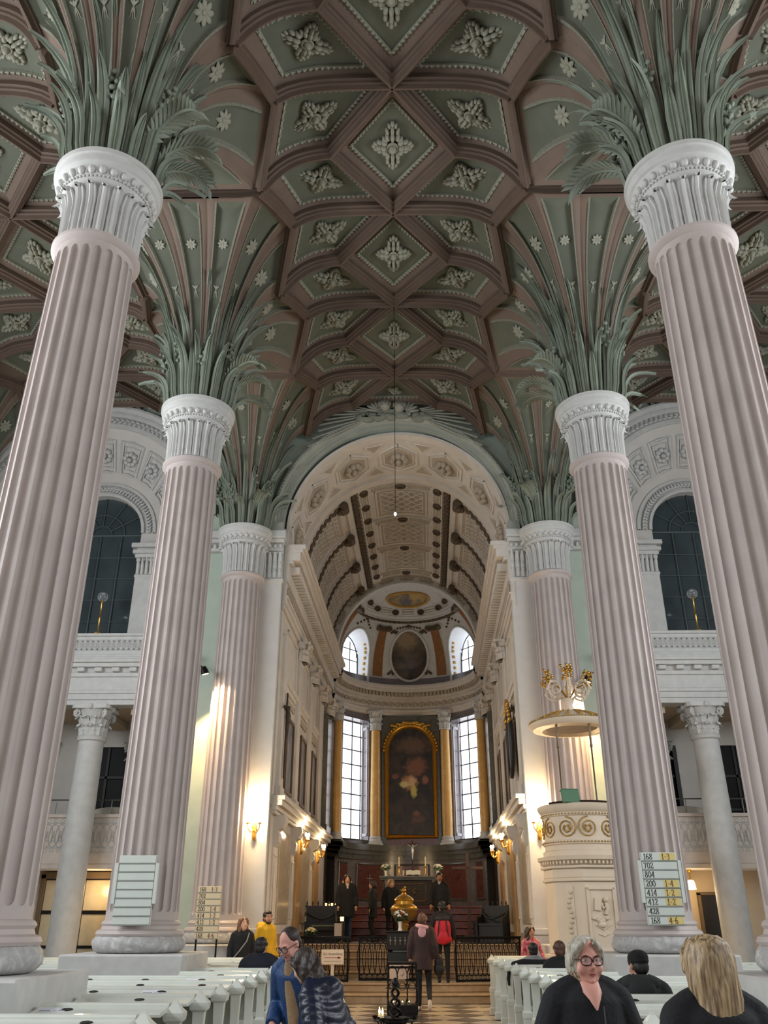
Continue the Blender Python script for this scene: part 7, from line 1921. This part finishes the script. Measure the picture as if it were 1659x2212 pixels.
remesh(mb, 'beard', H_blk, .011, 1, p8)
# 9 - 12 on the choir floor
def CWp(x, y, z=1.051): return (x, y, z)
p9 = person('woman in a long dark coat with fur-trimmed hood walking in the chancel', CWp(-1.40, 25.4), R(8), 1.66, 1.02, head=(0, R(10), 0), hair=('long', H_dark, .2), bottom=cloth('blue_jeans', (52, 62, 84)), coat=dict(m=cloth('black_wool_coat', (22, 23, 26)), hem=.62, g=.04, flare=1.1), vox=.018)
HM, P_, TL_ = HMs[p9.name]; mb = MB(); mb.tube([P_(.11 * math.cos(a), .02 + .09 * math.sin(a), 1.50 + .06 * math.sin(a)) for a in [R(-30 + 240 * i / 12) for i in range(13)]], .035, 8); mb.build('fur_trim', mat('beige_fur', (196, 158, 110), .9, var=.25, scale=60), p9, smooth=60)
mb = MB(); mb.tube([P_(0, -.08, 1.46), P_(0, -.16, 1.34)], [.05, .025], 8, flat=.6); mb.build('scarf', cloth('cream_scarf', (206, 190, 168)), p9, smooth=60)
person('woman in black seen in profile facing left in the chancel', CWp(-.70, 25.7), R(-95), 1.52, 1.0, head=(R(-8), R(-6), 0), hair=('tied', H_dark), coat=dict(m=cloth('black_wool_coat', (22, 23, 26)), hem=.66, g=.035, flare=1.05), vox=.018, legs=[((-.08, -.10, .50), (-.06, .0, .09)), ((.08, -.02, .49), (.10, .10, .09))])
person('blonde woman in black standing behind the gilded font', CWp(-.20, 26.1), R(15), 1.58, 1.0, head=(R(10), R(6), 0), hair=('long', H_blond, .22), coat=dict(m=cloth('black_wool_coat', (22, 23, 26)), hem=.7, g=.03), vox=.018)
p12 = person('dark-haired man in a dark sweater with white collar near the altar', CWp(1.16, 26.0), R(-4), 1.74, 1.0, head=(0, R(6), 0), skin=m_skin2, hair=('short', H_blk), top=cloth('navy_sweater', (28, 32, 44)), coat=dict(m=cloth('dark_open_jacket', (34, 34, 36)), hem=.8, g=.02, collar=False, name='jacket'), vox=.018)
HM, P_, TL_ = HMs[p12.name]; mb = MB(); mb.tube([P_(0, -.07, 1.47), P_(0, -.135, 1.38)], [.045, .012], 8, flat=.6); mb.build('shirt_collar', mat('white_shirt', (214, 212, 210), .7, var=0), p12, smooth=50)
mb = MB(); mb.tube([P_(0, -.12, 1.40), P_(0, -.165, 1.2), P_(0, -.165, .95)], [.04, .08, .08], 10, flat=.5); mb.build('sweater_front', cloth('navy_sweater', (28, 32, 44)), p12, smooth=50)
# 13 woman walking to the steps
p13 = person('woman in a brown coat with pink hood walking away toward the steps', (.48, 18.9, 0), R(176), 1.70, .98, head=(R(-8), R(6), 0), hair=('tied', H_brown), face=0, shoes=mat('pale_trainer', (222, 206, 196), .6), coat=dict(m=cloth('brown_coat', (62, 46, 46)), hem=.70, g=.03, flare=1.02), vox=.014,
             legs=[((-.11, -.08, .50), (-.13, .17, .19)), ((.08, -.02, .49), (.08, .0, .09))])
HM, P_, TL_ = HMs[p13.name]; mb = MB(); mb.tube([P_(.10 * math.cos(a), .03 + .10 * math.sin(a), 1.46 + .02 * math.cos(a)) for a in [R(-10 + 200 * i / 10) for i in range(11)]], .04, 8); mb.ell(P_(0, .135, 1.36), (.085, .035, .10), 12, 9); remesh(mb, 'pink_hood', cloth('pink_fleece', (222, 170, 176)), .012, 2, p13)
b_ = thing('shoulder_bag', 'black shoulder bag hanging at the side of the brown coat', 'bag', (.80, 18.95, .70))
mb = MB(); mb.ell((0, 0, .1), (.09, .06, .18), 12, 10); mb.ell((0, 0, .0), (.11, .07, .12), 12, 10); remesh(mb, 'pouch', cloth('black_leather', (24, 22, 22), .5), .014, 2, b_)
mb = MB(); mb.tube([(-.02, 0, .25), (-.06, .0, .45), (-.10, .02, .66)], .012, 5); mb.build('strap', cloth('black_leather', (24, 22, 22), .5), b_)
# 14 person with the red rucksack
p14 = person('person in black trousers carrying a red rucksack on the chancel steps', (.98, 20.98, .352), R(178), 1.60, 1.0, head=(R(10), R(12), 0), hair=('short', H_blk), skin=m_skin2, coat=dict(m=cloth('dark_brown_jacket', (40, 34, 34)), hem=.78, g=.03, name='jacket'), vox=.015, face=0)
rk = thing('rucksack', 'bright red rucksack with dark top worn on the steps', 'rucksack', (.98, 20.80, 1.15), R(0))
mb = MB(); mb.ell((0, 0, .24), (.185, .10, .27), 16, 12); mb.ell((.0, -.02, .1), (.18, .10, .16), 14, 10); mb.ell((-.13, 0, .06), (.06, .06, .07), 8, 6); mb.ell((.14, 0, .05), (.06, .06, .07), 8, 6); remesh(mb, 'pack', cloth('red_nylon', (208, 34, 50), .5, .5, 14), .015, 2, rk)
mb = MB(); mb.ell((0, .0, .46), (.17, .09, .08), 14, 8); remesh(mb, 'lid', cloth('dark_nylon', (44, 36, 36), .6), .015, 2, rk)
for x in (-.12, .12): mb = MB(); mb.tube([(x, -.09, .1), (x * .8, -.11, .3), (x * .6, -.06, .48)], .012, 5); mb.build('strap', cloth('dark_nylon', (44, 36, 36), .6), rk)
# 15 - 17 right side
p15 = person('girl with long dark hair in a red flowered top beside the pulpit', (2.62, 18.85, 0), R(15), 1.46, .95, head=(R(20), 0, 0), skin=m_skin2, hair=('wavy', H_dark, .28), vox=.016, top=mat('red_flowered_cotton', (176, 44, 66), .8, rgb2=(226, 150, 160), var=0, scale=16), arms=[((-.24, -.03, 1.12), (-.12, -.24, 1.04)), ((.25, -.04, 1.12), (.26, -.26, 1.02))])
person('seated person with black hair and pale collar, far right pew by the aisle', (2.22, 15.72, 0), R(180), 1.64, 1.0, seat=True, hair=('short', H_blk), skin=m_skin2, vox=.015, face=0, coat=dict(m=cloth('pale_grey_hoodie', (150, 150, 152)), hem=.86, g=.03))
person('seated dark-haired person half hidden behind the woman with glasses', (2.34, 13.85, 0), R(180), 1.72, 1.0, seat=True, hair=('short', H_brown), vox=.015, face=0, coat=dict(m=cloth('black_top', (24, 24, 26)), hem=.86, g=.03))
# black jacket spread over the pew back
j_ = thing('draped_jacket', 'black jacket draped along the back of the far right pew', 'jacket', (2.2, 15.42, .93))
mb = MB(); mb.tube([(-.42, -.02, -.10), (-.36, -.01, .0), (-.2, .0, .035), (-.05, .02, .03), (.1, .02, .03), (.3, .0, .035), (.46, -.01, .0)], [.03, .045, .05, .045, .045, .05, .03], 10); mb.tube([(-.42, -.03, -.02), (-.45, -.04, -.2), (-.44, -.04, -.3)], [.035, .03, .02], 8); remesh(mb, 'cloth', cloth('black_jacket_cloth', (22, 23, 27)), .014, 2, j_)
